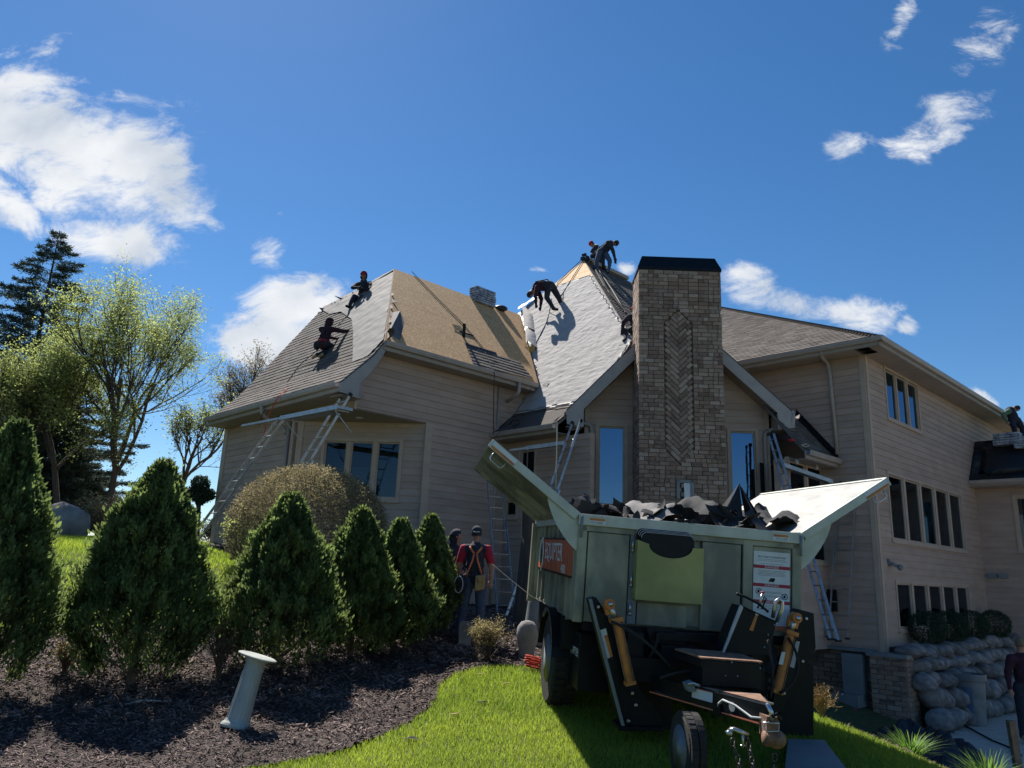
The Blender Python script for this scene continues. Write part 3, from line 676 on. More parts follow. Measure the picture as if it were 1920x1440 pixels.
b = MB(); b.prism([G(-2.16, .02, 5.045), G(-2.16, 2.6, 5.045), G(-.0, .02, 5.045)], (0, 0, -.012)); sf = b.build('recess_soffit', M_SOFFIT, house)
b = MB(); b.lathe(onP(674, 783, (0, 0, 5.03), (0, 0, 1)), (0, 0, -1), [(.09, 0), (.09, .008), (.06, .012), (.05, .004)], 16); b.build('recessed_light', M_WHITE, sf)
downspout([G(-2.24, 2.78, 5.3), G(-2.24, 2.78, 1.2)], .045)
downspout([G(-2.85, 3.1, 5.40), G(-2.85, 3.1, 5.2), G(-2.60, 3.05, 5.02), G(-2.28, 2.95, 4.9), G(-2.26, 2.85, 4.75)], .05)
wall(G(-2.17, 6.52, 0), HU, HV, [(0, 1), (8, 1), (8, 9.3), (2.4, 9.35), (.15, 6.0), (0, 5.3)], planks=False, label='rear wall')
# eaves of the left wing
gutter(G(-2.77, 6.55, 5.47), G(-2.77, -.30, 5.47), -HU)
board('fascia', G(-2.77, 6.55, 5.28), G(-2.77, -.36, 5.28), HZ, .17, HU, .02, M_FASCIA)
b = MB(); b.box(G(-2.75, 6.6, 5.27), -HV*6.96, HU*.6, HZ*.012); b.build('soffit', M_SOFFIT, house)
b = MB(); b.prism([G(a, -.37, z) for a, z in ((-2.77, 5.45), (-2.02, 6.20), (-1.733, 6.61), (-1.66, 6.56), (-1.78, 6.28), (-2.03, 5.86), (-2.32, 5.52), (-2.32, 5.18), (-2.77, 5.24))], -HV*.035); b.build('rake_board', M_FASCIA, house)
b = MB(); b.prism([G(a, -.36, z) for a, z in ((-1.74, 6.48), (-2.05, 5.84), (-2.32, 5.54), (-2.32, 5.2), (-2.2, 5.2), (-2.2, 5.6), (-1.95, 5.95), (-1.7, 6.45))], HV*.36); b.build('rake_soffit', M_SOFFIT, house)
b = MB(); b.box(G(-2.76, -.36, 5.19), HU*.5, HV*.4, HZ*.012); b.build('eave_box', M_SOFFIT, house)
gutter(G(-1.80, -.43, 6.61), G(3.14, -.43, 6.61), -HV)
board('fascia', G(-1.78, -.43, 6.42), G(3.1, -.43, 6.42), HZ, .18, HV, .02, M_FASCIA)
b = MB(); b.box(G(-1.72, -.42, 6.41), HU*4.9, HV*.42, HZ*.012); b.build('soffit', M_SOFFIT, house)
downspout([G(2.45, -.5, 6.5), G(2.45, -.5, 6.2), G(2.45, -.06, 6.05)], .045)
downspout([G(2.16, -.06, 6.42), G(2.16, -.06, .7)], .03)

# ==== centre roof
zC = lambda a: 5.12+.83*(a-2.05) if a < 2.75 else 5.70+1.42*(a-2.75)
def pC(px, py): n = norm(HZ-1.42*HU); return onP(px, py, G(2.75, 0, 5.70), n)
hb = pC(1188, 637); apx = pC(1095, 488); lft = pC(985, 578); vt = pC(970, 592)
hbA, apA = AB(hb), AB(apx)
CUP = [G(2.75, .02, zC(2.75)), G(3.68, .02, zC(3.68)), vt, lft, apx, hb, G(3.2, -2.85, zC(3.2)), G(2.75, -2.36, zC(2.75))]
CFL = [G(2.05, .02, 5.12), G(2.75, .02, 5.70), G(2.75, -2.36, 5.70), G(2.05, -2.22, 5.12)]
rC = roof(CUP, label='tall centre face under pale underlayment'); rCf = roof(CFL, label='low flared eave of the centre face'); shingles(CFL, rCf, m=M_SHINGLE)
osbp = [lft, pC(1033, 539), pC(1070, 529), pC(1109, 513), apx]
panels([lft, pC(1026, 548), pC(1080, 530), pC(1112, 518), apx], rC, M_OSBN)
sheet([G(2.78, .0, zC(2.78)), G(3.66, .02, zC(3.66)), vt, lft, pC(1030, 541), pC(1066, 530), pC(1108, 516), hb, G(3.2, -2.85, zC(3.2)), G(2.78, -2.36, zC(2.78))], rC, 'underlayment_sheet', M_UNDER, lift=.03, cell=.06, amp=.015, freq=2.6, stretch=(.8, 3.4))
sheet([G(2.07, .0, zC(2.07)), G(2.76, .0, zC(2.76)), G(2.76, -2.33, zC(2.76)), G(2.07, -2.2, zC(2.07))], rCf, 'starter_membrane', M_SHINGLE, lift=.03, amp=.004)
RB = [apx, G(apA[0]+4, apA[1], apA[2]), G(apA[0]+4, hbA[1]-.3, hbA[2]), G(hbA[0], hbA[1]-.3, hbA[2]-.3), hb]
rD = roof([apx, G(apA[0]+4, apA[1], apA[2]), G(apA[0]+4, hbA[1], hbA[2]), hb], label='shaded right face of the centre roof'); shingles([apx, G(apA[0]+4, apA[1], apA[2]), G(apA[0]+4, hbA[1], hbA[2]), hb], rD)
lf = AB(lft)
roof([apx, lft, G(lf[0]+1, lf[1]+4, lf[2]-3), G(apA[0]+4, apA[1]+5, apA[2]-4), G(apA[0]+4, apA[1], apA[2])], thick=.1, m=M_SHINGLE)
b = MB(); b.box(apx+HZ*.02-HV*.08, HU*2.4, HV*.16, HZ*.12); b.build('ridge_vent', M_TRIM, rD)
# hip cap and valley metal
b = MB()
vv0, vv1 = G(3.45, -.3, zC(3.45)), vt
for i in range(9):
    t0, t1 = .45+i/9*.55, .45+(i+1)/9*.55; p = vv0*(1-t0)+vv1*t0; q = vv0*(1-t1)+vv1*t1; b.add([p-HU*.16+HZ*.06, q-HU*.2+HZ*.07, q+HV*.05+HZ*.05, p+HZ*.05, p-HV*.12+HU*.10+HZ*.20, q-HV*.13+HU*.09+HZ*.21], [(0, 1, 2, 3), (3, 2, 5, 4)])
b.build('valley_flashing', M_FLASH, rC, smooth=False)
b = MB()
for (x0, y0), (x1, y1), (x2, y2), (x3, y3), h in (((982, 640), (1003, 622), (1000, 596), (978, 585), .35), ((985, 668), (1008, 655), (1004, 628), (984, 640), .42)):
    P = [pC(x0, y0)+HZ*h, pC(x1, y1)+HZ*.05, pC(x2, y2)+HZ*.05, pC(x3, y3)+HZ*h*.9]
    mid0 = (P[0]+P[1])/2-HU*.18+HZ*.1; mid1 = (P[3]+P[2])/2-HU*.16+HZ*.1
    b.add([P[0], mid0, P[1], P[2], mid1, P[3]], [(0, 1, 4, 5), (1, 2, 3, 4)])
b.build('loose_underlayment_flap', M_UNDER, rC, smooth=True)
gutter(G(2.03, -.02, 5.12), G(2.03, -2.24, 5.12), -HU)
board('fascia', G(2.05, 0, 4.94), G(2.05, -2.24, 4.94), HZ, .17, HU, .02, M_FASCIA)
b = MB(); b.box(G(2.07, -.01, 4.93), -HV*2.23, HU*.5, HZ*.012); b.build('soffit', M_SOFFIT, house)
# recessed wall under the centre eave
P0 = G(2.55, 0, 0); wh = []
for (x0, y0, x1, y1) in ((978, 846, 1004, 905), (950, 940, 969, 967)):
    s0, zt = wcoord(x0, y0, P0, -HV, -HU); s1, _ = wcoord(x1, y0, P0, -HV, -HU); _, zb = wcoord((x0+x1)/2, y1, P0, -HV, -HU); wh.append((s0, s1, zb, zt))
wall(P0, -HV, -HU, [(0, .4), (2.9, .4), (2.9, 4.93), (0, 4.93)], wh, label='deep recessed wall under the centre eave')
for h in wh: window(P0, -HV, -HU, *h, 1)
# filler wall above (rear of left wing right end)
wall(G(3.63, 0, 0), HV, HU, [(0, 5), (6, 5), (6, 6.4), (0, 6.4)], planks=False)
# ==== gable bay with chimney
ORI = onD(1062, 768, 17.95); gs = ORI[:]; 
def gp(l, z, t=0): return np.array([ORI[0], ORI[1], 0])+HG*l+HZ*z+HD*t       # l along the gable, t backward
def gl(px, py, t=0):
    p = onP(px, py, gp(0, 0, t), HD); return ((p-ORI)@HG, p[2])
L0 = gl(1062, 768); LP = gl(1263, 573); L1 = gl(1490, 775)
lw0 = gl(1096, 800, .5)[0]; lw1 = gl(1441, 800, .5)[0]; WT = .5
zr = lambda l: (L0[1]+(LP[1]-L0[1])*(l-L0[0])/(LP[0]-L0[0])) if l < LP[0] else (L1[1]+(LP[1]-L1[1])*(L1[0]-l)/(L1[0]-LP[0]))
GW0 = gp(0, 0, WT)
gh = []
for (x0, x1, y0, y1) in ((1123, 1171, 799, 947), (1368, 1415, 808, 948)):
    a, zt = gl(x0, y0, WT); c, _ = gl(x1, y0, WT); _, zb = gl((x0+x1)/2, y1, WT); gh.append((a, c, zb, zt))
wall(GW0, HG, -HD, [(lw0, .3), (lw1, .3), (lw1, zr(lw1)-.25), (LP[0], LP[1]-.25), (lw0, zr(lw0)-.25)], gh, label='gable wall behind the chimney', brk=False)
for h in gh: window(GW0, HG, -HD, *h, 1, refl=True)
for l in (lw0, lw1-.1): board('corner_board', gp(l, .3, WT), gp(l, zr(l+.05)-.3, WT), HG, .1, -HD, .035)
wall(gp(lw0, 0, WT), HD, -HG, [(0, .3), (1.6, .3), (1.6, 5), (0, 5)], label='left return of the gable bay')
wall(gp(lw1, 0, WT), HD, HG, [(0, .3), (1.0, .3), (1.0, 5), (0, 5)], planks=False)
DB = 2.6
for (a, za), (c, zc), lab in ((L0, LP, 'left slope over the gable bay'), (LP, L1, 'right slope over the gable bay')):
    e = 0.0; poly = [gp(a, za, -.02), gp(c, zc, -.02), gp(c, zc, DB), gp(a, za, DB)]
    if a == L0[0]: poly = [gp(a, za, -.02), gp(c, zc, -.02), gp(c, zc, DB), gp(a, za, .35)]
    r = roof(poly, label=lab, m=M_SHINGLE)
# rake boards, returns
for sgn, (a, za) in ((1, L0), (-1, L1)):
    dl = sgn; b = MB(); s = abs((LP[1]-za)/(LP[0]-a)); w = .26*sqrt(1+s*s)
    b.prism([gp(a, za-.04), gp(LP[0], LP[1]-.04), gp(LP[0], LP[1]-.04-w), gp(a+dl*.42, za-.04-w+s*.42), gp(a+dl*.42, za-.42), gp(a+dl*.02, za-.36)], -HD*.03); b.build('rake_board', M_FASCIA, house)
    b = MB(); b.prism([gp(a+dl*.42, za-.04-w+s*.42+.03), gp(LP[0], LP[1]-.01-w), gp(LP[0], LP[1]+.02-w), gp(a+dl*.42, za-w+s*.42+.02)], HD*.5); b.build('rake_soffit', M_SOFFIT, house)
    b = MB(); b.box(gp(a+(0 if sgn > 0 else -.42), za-.42, -.01), HG*.42, HD*.5, HZ*.014); b.build('eave_box', M_SOFFIT, house)
    b = MB(); b.box(gp(a+dl*.40, za-.42, 0), HG*dl*.02, HD*.5, HZ*.4); b.build('eave_return', M_SOFFIT, house)
gutter(gp(L1[0], L1[1]-.02, 0), gp(L1[0], L1[1]-.02, 2.0), HG)
dpt = lambda x, y, t: (lambda q: gp(q[0], q[1], t))(gl(x, y, t))
downspout([dpt(1060, 772, .1), dpt(1063, 782, .1), dpt(1068, 790, .25), dpt(1108, 796, WT-.06), dpt(1110, 812, WT-.06), dpt(1106, 985, WT-.06)], .052)
downspout([dpt(1487, 772, .0), dpt(1486, 796, .0), dpt(1478, 801, .1), dpt(1445, 806, WT-.06), dpt(1434, 812, WT-.06), dpt(1434, 822, WT-.06), dpt(1440, 960, WT-.06)], .052)

# chimney
CD = 17.25; cl = onD(1199, 511, CD); cr_ = onD(1351, 511, CD); cl2 = onD(1196, 900, CD); cr2 = onD(1361, 900, CD)
cx0 = (cl[0]+cl2[0])/2; cx1 = (cr_[0]+cr2[0])/2; CWD = cx1-cx0; CTOP = onD(1275, 507, CD)[2]; CBOT = .4; CDEP = 1.0
ex_, ey_ = norm(HG+np.array([0, .012, 0])), HD
c0 = np.array([cx0, CD, 0])
chim = MB(); chim.box(c0+ex_*.03+ey_*.075+HZ*CBOT, ex_*(CWD-.06), ey_*(CDEP-.1), HZ*(CTOP-CBOT)); 
# mortar front with the recessed hexagon left open
hx0, hx1 = (onD(1246, 720, CD)[0]-cx0), (onD(1300, 720, CD)[0]-cx0); hzt = onD(1274, 580, CD)[2]; hzb = onD(1274, 872, CD)[2]; hm = (hx0+hx1)/2; hw = (hx1-hx0)/2
hexp = [(hx0, hzb+hw), (hm, hzb), (hx1, hzb+hw), (hx1, hzt-hw), (hm, hzt), (hx0, hzt-hw)]
fr = lambda x, z, d=0: c0+ex_*x+HZ*z+ey_*d
for poly in ([(0.03, CBOT), (CWD-.03, CBOT), (CWD-.03, hzb), (.03, hzb)], [(.03, hzt), (CWD-.03, hzt), (CWD-.03, CTOP), (.03, CTOP)], [(.03, hzb), (hm, hzb), (hx0, hzb+hw), (hx0, hzt-hw), (hm, hzt), (.03, hzt)], [(CWD-.03, hzb), (CWD-.03, hzt), (hm, hzt), (hx1, hzt-hw), (hx1, hzb+hw), (hm, hzb)]):
    chim.prism([fr(x, z, .018) for x, z in poly], ey_*.055)
chimney = chim.build('chimney', M_MORT, house)
def brickmesh(name='brick', m=M_BRICK):
    b = MB(); c = .04; X, Y, Z = (1, 0, 0), (0, 1, 0), (0, 0, 1)
    vs = []
    for y, ins in ((-.5, c), (-.5+.06, 0), (.5, 0)):
        for x, z in ((-.5+ins*.5, -.5+ins), (.5-ins*.5, -.5+ins), (.5-ins*.5, .5-ins), (-.5+ins*.5, .5-ins)): vs.append((x, y, z))
    fs = [(0, 1, 2, 3)]
    for k in (0, 4):
        for i in range(4): fs.append((k+i, k+4+i, k+4+(i+1) % 4, k+(i+1) % 4))
    b.add(vs, fs); return b.mesh('brick', m)
BRK = brickmesh()
class BrickSet:
    def __init__(s, parent, limit): s.parent = parent; s.items = []; s.limit = limit
    def add(s, c, ax, ay, az): s.items.append((np.array(c, float), np.array(ax, float), np.array(ay, float), np.array(az, float)))   # full edge vectors (length, depth out->in, height)
    def flush(s):
        cf = np.array(CAM)
        s.items.sort(key=lambda t: np.linalg.norm(t[0]-cf)/np.linalg.norm(t[1])); rest = MB()
        for i, (c, ax, ay, az) in enumerate(s.items):
            if i < s.limit:
                m = Matrix(((ax[0], ay[0], az[0], c[0]), (ax[1], ay[1], az[1], c[1]), (ax[2], ay[2], az[2], c[2]), (0, 0, 0, 1)))
                put('brick', BRK, s.parent, m)
            else: rest.cbox(c, ax/2, ay/2, az/2, 0, rng.random())
        rest.build('brickwork', M_BRICKS, s.parent, kind='stuff')
def hexspan(z):
    if z <= hzb or z >= hzt: return None
    w = min(hw, z-hzb, hzt-z); return hm-w, hm+w
CH = .098; bs = BrickSet(chimney, 290); row = 0; z = CTOP-.02-CH
sides = []
while z > 2.2:
    spans = [(.0, CWD)]
    hs = hexspan(z+CH/2)
    if hs: spans = [(.0, hs[0]-.004), (hs[1]+.004, CWD)]
    for s0, s1 in spans:
        x = s0-(.115 if row % 2 else 0)-rng.uniform(0, .03)
        while x < s1:
            wb = rng.choice([.235, .235, .115]); a, c = max(x, s0), min(x+wb, s1); x += wb+.008
            if c-a < .05: continue
            j = rng.uniform(-.010, .006); bs.add(fr((a+c)/2, z+CH/2, .03+j), ex_*(c-a-.008), ey_*.08, HZ*(CH-.011))
    y = .09-(.1 if row % 2 else 0)
    while y < CDEP:
        a, c = max(y, .085), min(y+.2, CDEP); y += .208
        if c-a < .04: continue
        j = rng.uniform(-.006, .006)
        sides.append((c0-ex_*(-.04+j)+ey_*((a+c)/2)+HZ*(z+CH/2), -ey_*(c-a-.008), ex_*.08, HZ*(CH-.011)))
    z -= CH; row += 1
# herringbone inside the recessed hexagon
k = 0; zz = hzb-.1
ccs, sss = cos(pi/4), sin(pi/4)
while zz < hzt+.1:
    for sg in (-1, 1):
        dirx = ex_*sg*ccs+HZ*sss; perp = ex_*(-sg)*sss+HZ*ccs; Lb = .27
        off = (0 if sg > 0 else CH*.5*sqrt(2))
        for q in range(2):
            c = fr(hm, zz+off)+dirx*(Lb/2+.005+q*(Lb+.01))+perp*.0; rel = (c-c0)@ex_, c[2]
            # clip against hexagon by testing both ends
            e0, e1 = c-dirx*Lb/2, c+dirx*Lb/2; t0, t1 = 0, 1; n_ = 20; ins = []
            for i in range(n_+1):
                p = e0+(e1-e0)*i/n_; x_, z_ = (p-c0)@ex_, p[2]; h_ = hexspan(z_); ins.append(h_ is not None and h_[0]+.03 < x_ < h_[1]-.03)
            if not any(ins): continue
            i0 = ins.index(True); i1 = n_-ins[::-1].index(True); a, d = e0+(e1-e0)*i0/n_, e0+(e1-e0)*i1/n_
            if np.linalg.norm(d-a) < .05: continue
            bs.add((a+d)/2+ey_*(.036+rng.uniform(-.006, .006)), dirx*np.linalg.norm(d-a), ey_*.07, perp*(CH-.012))
    zz += CH*sqrt(2)
bs.flush()
rest = MB()
for c, ax, ay, az in sides: rest.cbox(c, ax/2, ay/2, az/2, 0, rng.random())
# right side as well
for c, ax, ay, az in sides: rest.cbox(c+ex_*(CWD-.08), ax/2, ay/2, az/2, 0, rng.random())
rest.build('side_brickwork', M_BRICKS, chimney, kind='stuff')
b = MB(); w_, d_ = CWD, CDEP; zt_ = onD(1272, 479, CD)[2]; t_ = .10
lo = [fr(-.02, CTOP, -.02), fr(w_+.02, CTOP, -.02), fr(w_+.02, CTOP, d_+.02), fr(-.02, CTOP, d_+.02)]; mid = [p+HZ*.06 for p in lo]
hi = [fr(t_, zt_, .12), fr(w_-t_, zt_, .12), fr(w_-t_, zt_, d_-.12), fr(t_, zt_, d_-.12)]
b.add(lo+mid+hi, [(0, 3, 2, 1), (0, 1, 5, 4), (1, 2, 6, 5), (2, 3, 7, 6), (3, 0, 4, 7), (4, 5, 9, 8), (5, 6, 10, 9), (6, 7, 11, 10), (7, 4, 8, 11), (8, 9, 10, 11)]); b.build('chimney_cap', M_BLACK, chimney)
# cleanout door
b = MB(); q0 = onD(1268, 900, CD)[0]-cx0; q1 = onD(1300, 900, CD)[0]-cx0; z1_ = onD(1283, 901, CD)[2]; z0_ = z1_-.42
for a, c, e, f in ((q0, q1, z1_-.05, z1_), (q0, q0+.07, z0_, z1_), (q1-.07, q1, z0_, z1_)): b.box(fr(a, e, -.05), ex_*(c-a), HZ*(f-e), ey_*.06)
cv = b.build('vent_hood', M_UTIL, chimney); b = MB(); b.box(fr(q0+.17, z0_, -.03), ex_*(q1-q0-.25), HZ*.36, ey_*.03); b.build('vent_flap', M_WHITE, chimney)
b = MB(); b.box(fr(q0+.07, z0_, -.012), ex_*.1, HZ*.36, ey_*.01); b.build('vent_opening', M_BLACK, chimney)

# ==== right wing
RA, RBv = 7.68, -7.35; ZE = 7.43
wall(G(RA, -1.0, 0), -HV, -HU, [(0, .18), (6.35, .18), (6.35, 7.3), (0, 7.3)], label='front wall of the right wing')
rw = []
for (x0, y0, x1, y1) in ((1657, 693, 1717, 723), (1663, 889, 1799, 930), (1679, 1094, 1813, 1100)):
    a = pB(x0, y0, RBv); c = pB(x1, y1, RBv); rw.append([a[0]-RA, c[0]-RA, 0, (a[2]+c[2])/2])
rw[0][2] = pB(1660, 780, RBv)[2]; rw[1][2] = pB(1668, 1009, RBv)[2]; rw[2][2] = pB(1684, 1178, RBv)[2]
rw = [tuple(h) for h in rw]
wall(G(RA, RBv, 0), HU, -HV, [(0, .1), (13.5, .1), (13.5, 7.3), (0, 7.3)], rw, label='long side wall of the right wing')
window(G(RA, RBv, 0), HU, -HV, *rw[0], 3, refl=True, mull=.07); window(G(RA, RBv, 0), HU, -HV, *rw[1], 5, mull=.13, blind={0: .97, 1: .35}); window(G(RA, RBv, 0), HU, -HV, *rw[2], 5, mull=.13, blind={1: .97, 2: .97, 3: .97})
board('corner_board', G(RA-.035, RBv, .15), G(RA-.035, RBv, 7.3), HV, .12, HU, .03, off=-.0)
board('corner_board', G(RA, RBv, .15), G(RA, RBv, 7.3), HU, .12, -HV, .035)
e0 = (RA-.6, RBv-.6)
hp = onP(1352, 577, G(e0[0], e0[1], 0), HG); hh = AB(hp); slope = (hh[2]-ZE)/(hh[0]-e0[0]); S_ = hh[0]-e0[0]+.8
RWF = [G(e0[0], e0[1], ZE), G(e0[0]+S_, e0[1]+S_, ZE+S_*slope), G(e0[0]+S_, e0[1]+S_+1.5, ZE+S_*slope), G(e0[0], e0[1]+S_+1.5, ZE)]
r = roof(RWF, label='shingled front slope of the right wing'); shingles(RWF, r)
r = roof([G(e0[0], e0[1], ZE), G(22, e0[1], ZE), G(22, e0[1]+S_, ZE+S_*slope), G(e0[0]+S_, e0[1]+S_, ZE+S_*slope)], label='side slope of the right wing', m=M_SHINGLE)
roof([G(e0[0]+S_, e0[1]+S_, ZE+S_*slope-.02), G(22, e0[1]+S_, ZE+S_*slope-.02), G(22, 13, ZE), G(e0[0]+S_, 13, ZE)], thick=.1)
b = MB(); 
for i in range(90):
    t = i/90; p = G(e0[0], e0[1], ZE)*(1-t)+G(e0[0]+S_, e0[1]+S_, ZE+S_*slope)*t; b.box(p+HZ*.02-HG*.13, HG*.26, HD*.15, HZ*.025)
b.build('hip_cap', M_SHINGLE, r, kind='stuff')
gutter(G(e0[0], 1.5, ZE), G(e0[0], e0[1]-.1, ZE), -HU); gutter(G(e0[0]-.1, e0[1], ZE), G(22, e0[1], ZE), -HV)
board('fascia', G(e0[0], 1.5, ZE-.19), G(e0[0], e0[1], ZE-.19), HZ, .18, HU, .02, M_FASCIA); board('fascia', G(e0[0], e0[1], ZE-.19), G(22, e0[1], ZE-.19), HZ, .18, HV, .02, M_FASCIA)
def soffit_strips(p, along, n, w, across, parent_name='soffit'):
    s = thing_part = MB(); s.box(p+HZ*.015, along*n*w, across, HZ*.01); so_ = s.build('soffit', M_SOFFIT, house)
    for i in range(n):
        q = MB(); q.box(p+along*(i*w+.006), along*(w-.012), across, HZ*.012); q.build('soffit_panel', M_SOFFIT, so_)
soffit_strips(G(e0[0]+.02, e0[1]+.02, ZE-.2), HU, 45, .3, HV*.58)
soffit_strips(G(e0[0]+.02, -.2, ZE-.2), -HV, 25, .3, HU*.58)
f7 = lambda x, y, a=RA-.07: (lambda q: G(a, q[1], q[2]))(pA(x, y, a))
downspout([G(RA-.62, pA(1540, 660, RA-.6)[1], ZE-.1), f7(1540, 668, RA-.5), f7(1552, 682), f7(1556, 700), f7(1570, 852)], .05)
b = MB(); 
# porch between the bay and the right wing
PB = -6.55; 
PR = [G(5.9, PB, 4.66), G(RA-.03, PB, 4.66), G(RA-.03, PB+1.0, 4.66+1.24), G(5.9, PB+1.0, 4.66+1.24)]
r = roof(PR, label='little shingled porch roof'); shingles(PR, r, expo=.17)
b = MB(); b.add([G(RA-.04, PB-.02, 4.72), G(RA-.04, PB+1.0, 5.98), G(RA-.32, PB+1.0, 5.98), G(RA-.2, PB-.02, 4.72)], [(0, 1, 2, 3)]); b.add([G(RA-.035, PB-.02, 4.72), G(RA-.035, PB+1., 5.98), G(RA-.035, PB+1., 6.08), G(RA-.035, PB-.02, 4.84)], [(0, 1, 2, 3)]); b.build('step_flashing', M_BLACK, r)
gutter(G(5.9, PB, 4.66), G(RA-.02, PB, 4.66), -HV); board('fascia', G(5.9, PB, 4.48), G(RA-.05, PB, 4.48), HZ, .16, HV, .02, M_FASCIA)
b = MB(); b.box(G(5.9, PB, 4.46), HU*1.72, HV*.5, HZ*.012); b.build('soffit', M_SOFFIT, house)
a_ = pB(1478, 868, PB+.45); c_ = pB(1541, 868, PB+.45)
ph = (a_[0]-5.5, c_[0]-5.5, 2.2, pB(1510, 872, PB+.45)[2])
wall(G(5.5, PB+.45, 0), HU, -HV, [(0, .2), (2.16, .2), (2.16, 4.45), (0, 4.45)], [ph], label='porch wall'); window(G(5.5, PB+.45, 0), HU, -HV, *ph, 2)
for x in (1493, 1530):
    q = pB(x, 858+(x-1493)*.35, PB+.2); b = MB(); b.sphere(G(q[0], q[1], 4.38), .055, 0, 10); b.tube([G(q[0], q[1], 4.46), G(q[0], q[1], 4.38)], .02, 8); b.build('flood_lamp', M_TRIM, house, smooth=True)
# garage wing at the far right
GA = pA(1800, 903, 15.2); GZ = GA[2]
gt = AB(onP(1827, 829, G(0, RBv, 0), HV)); gs_ = (gt[2]-GZ)/(gt[0]-15.2)
wall(G(15.75, RBv, 0), -HV, -HU, [(0, .4), (9, .4), (9, GZ-.05), (0, GZ-.05)], [(lambda a, c, e, f: (a[0], c[0], e, f))(*[wcoord(1904, 935, G(15.75, RBv, 0), -HV, -HU), wcoord(1945, 935, G(15.75, RBv, 0), -HV, -HU)], wcoord(1912, 1030, G(15.75, RBv, 0), -HV, -HU)[1], wcoord(1904, 933, G(15.75, RBv, 0), -HV, -HU)[1])], label='front wall of the garage wing')
q0, q1 = wcoord(1904, 935, G(15.75, RBv, 0), -HV, -HU), wcoord(1945, 935, G(15.75, RBv, 0), -HV, -HU)
window(G(15.75, RBv, 0), -HV, -HU, q0[0], q1[0], wcoord(1912, 1030, G(15.75, RBv, 0), -HV, -HU)[1], wcoord(1904, 933, G(15.75, RBv, 0), -HV, -HU)[1], 1)
GR = [G(15.2, RBv-.02, GZ), G(gt[0], RBv-.02, gt[2]), G(gt[0], -17, gt[2]), G(15.2, -17, GZ)]
r = roof(GR, label='garage roof under black membrane', m=M_MEMB); sheet(GR, r, 'membrane_sheet', M_MEMB, lift=.02, cell=.25, amp=.02, freq=1)
roof([G(gt[0], RBv-.02, gt[2]), G(gt[0]+3, RBv-.02, gt[2]-2), G(gt[0]+3, -17, gt[2]-2), G(gt[0], -17, gt[2])], thick=.1)
gutter(G(15.2, RBv-.03, GZ), G(15.2, -17, GZ), -HU); board('fascia', G(15.2, RBv-.02, GZ-.17), G(15.2, -17, GZ-.17), HZ, .16, HU, .02, M_FASCIA)
b = MB(); b.box(G(15.22, RBv-.02, GZ-.19), -HV*9, HU*.55, HZ*.012); b.build('soffit', M_SOFFIT, house)
for x in (1853, 1873):
    s, z = wcoord(x, 1075, G(15.75, RBv, 0), -HV, -HU); b = MB(); o = G(15.75, RBv, 0)-HV*s+HZ*z; b.box(o-HU*.09-HZ*.14, -HV*.24, HZ*.14, HU*.1); b.build('wall_vent', M_UTIL, house)
s, z = wcoord(1664, 1055, G(RA, RBv, 0), HU, -HV); b = MB(); o = G(RA, RBv, 0)+HU*s+HZ*(z-.02); b.tube([o+HV*0, o-HV*.12, o-HV*.2-HZ*.05], .045, 8); b.box(o-HV*.02-HU*.05-HZ*.06, HU*.1, -HV*.03, HZ*.16); b.sphere(o-HV*.25-HZ*.08+HU*.08, .075, 0, 10); b.build('security_lamp', M_UTIL, house, smooth=True)

# brick foundation of the right wing with pier and coping
fz1 = .2; fz0 = -1.35; BA = RA-.12
b = MB(); b.box(G(BA+.06, -3.0, fz0), -HV*4.1, HU*.35, HZ*(fz1-fz0)); b.box(G(RA-.38, RBv-.52, fz0), HU*.62, HV*.75, HZ*(fz1-fz0-.05))
fnd = b.build('brick_foundation', M_MORT, house); bs = BrickSet(fnd, 290); row = 0; z = fz1-.115
while z > fz0:
    s = -(.16 if row % 2 else 0)
    while s < 4.1:
        a, c = max(s, 0), min(s+.30, 4.1); s += .31
        if c-a > .05: bs.add(G(BA+.04+rng.uniform(-.004, .006), -3.0-(a+c)/2, z+.05), -HV*(c-a-.008), HU*.07, HZ*.092)
    for (o, dr, inn, L_) in ((G(RA-.38, RBv+.23, 0), -HV, HU, .75), (G(RA-.38, RBv-.52, 0), HU, HV, .62)):
        s = -(.15 if row % 2 else 0)
        while s < L_:
            a, c = max(s, 0), min(s+.30, L_); s += .31
            if c-a > .05: bs.add(o+dr*(a+c)/2+inn*(.01+rng.uniform(-.006, .006))+HZ*(z+.05), dr*(c-a-.008), inn*.07, HZ*.092)
    z -= .102; row += 1
bs.flush()
b = MB(); b.box(G(BA-.14, -3.0, fz1), -HV*4.15, HU*.5, HZ*.07); b.box(G(RA-.44, RBv-.58, fz1-.05), HU*.74, HV*.87, HZ*.08); b.build('stone_coping', M_UTIL, fnd)
b = MB(); b.box(G(RA-.42, -6.5, -.85), -HV*.45, HU*.35, HZ*1.0); b.build('meter_cabinet', M_UTIL, fnd)
b = MB(); b.box(G(RA-.75, -6.35, -.95), -HV*.6, HU*.55, HZ*.26); 
for i in range(4): b.tube([G(RA-.6, -6.6-.07*i, -.95), G(RA-.6, -6.6-.07*i, -1.4)], .025, 8)
b.build('utility_box', M_UTIL, fnd)
b = MB(); b.tube([G(RA-.22, -5.0, -.1), G(RA-.22, -5.02, -.3), G(RA-.22, -5.0, -.55)], .07, 8); b.build('pipe_insulation', M_WHITE, fnd)
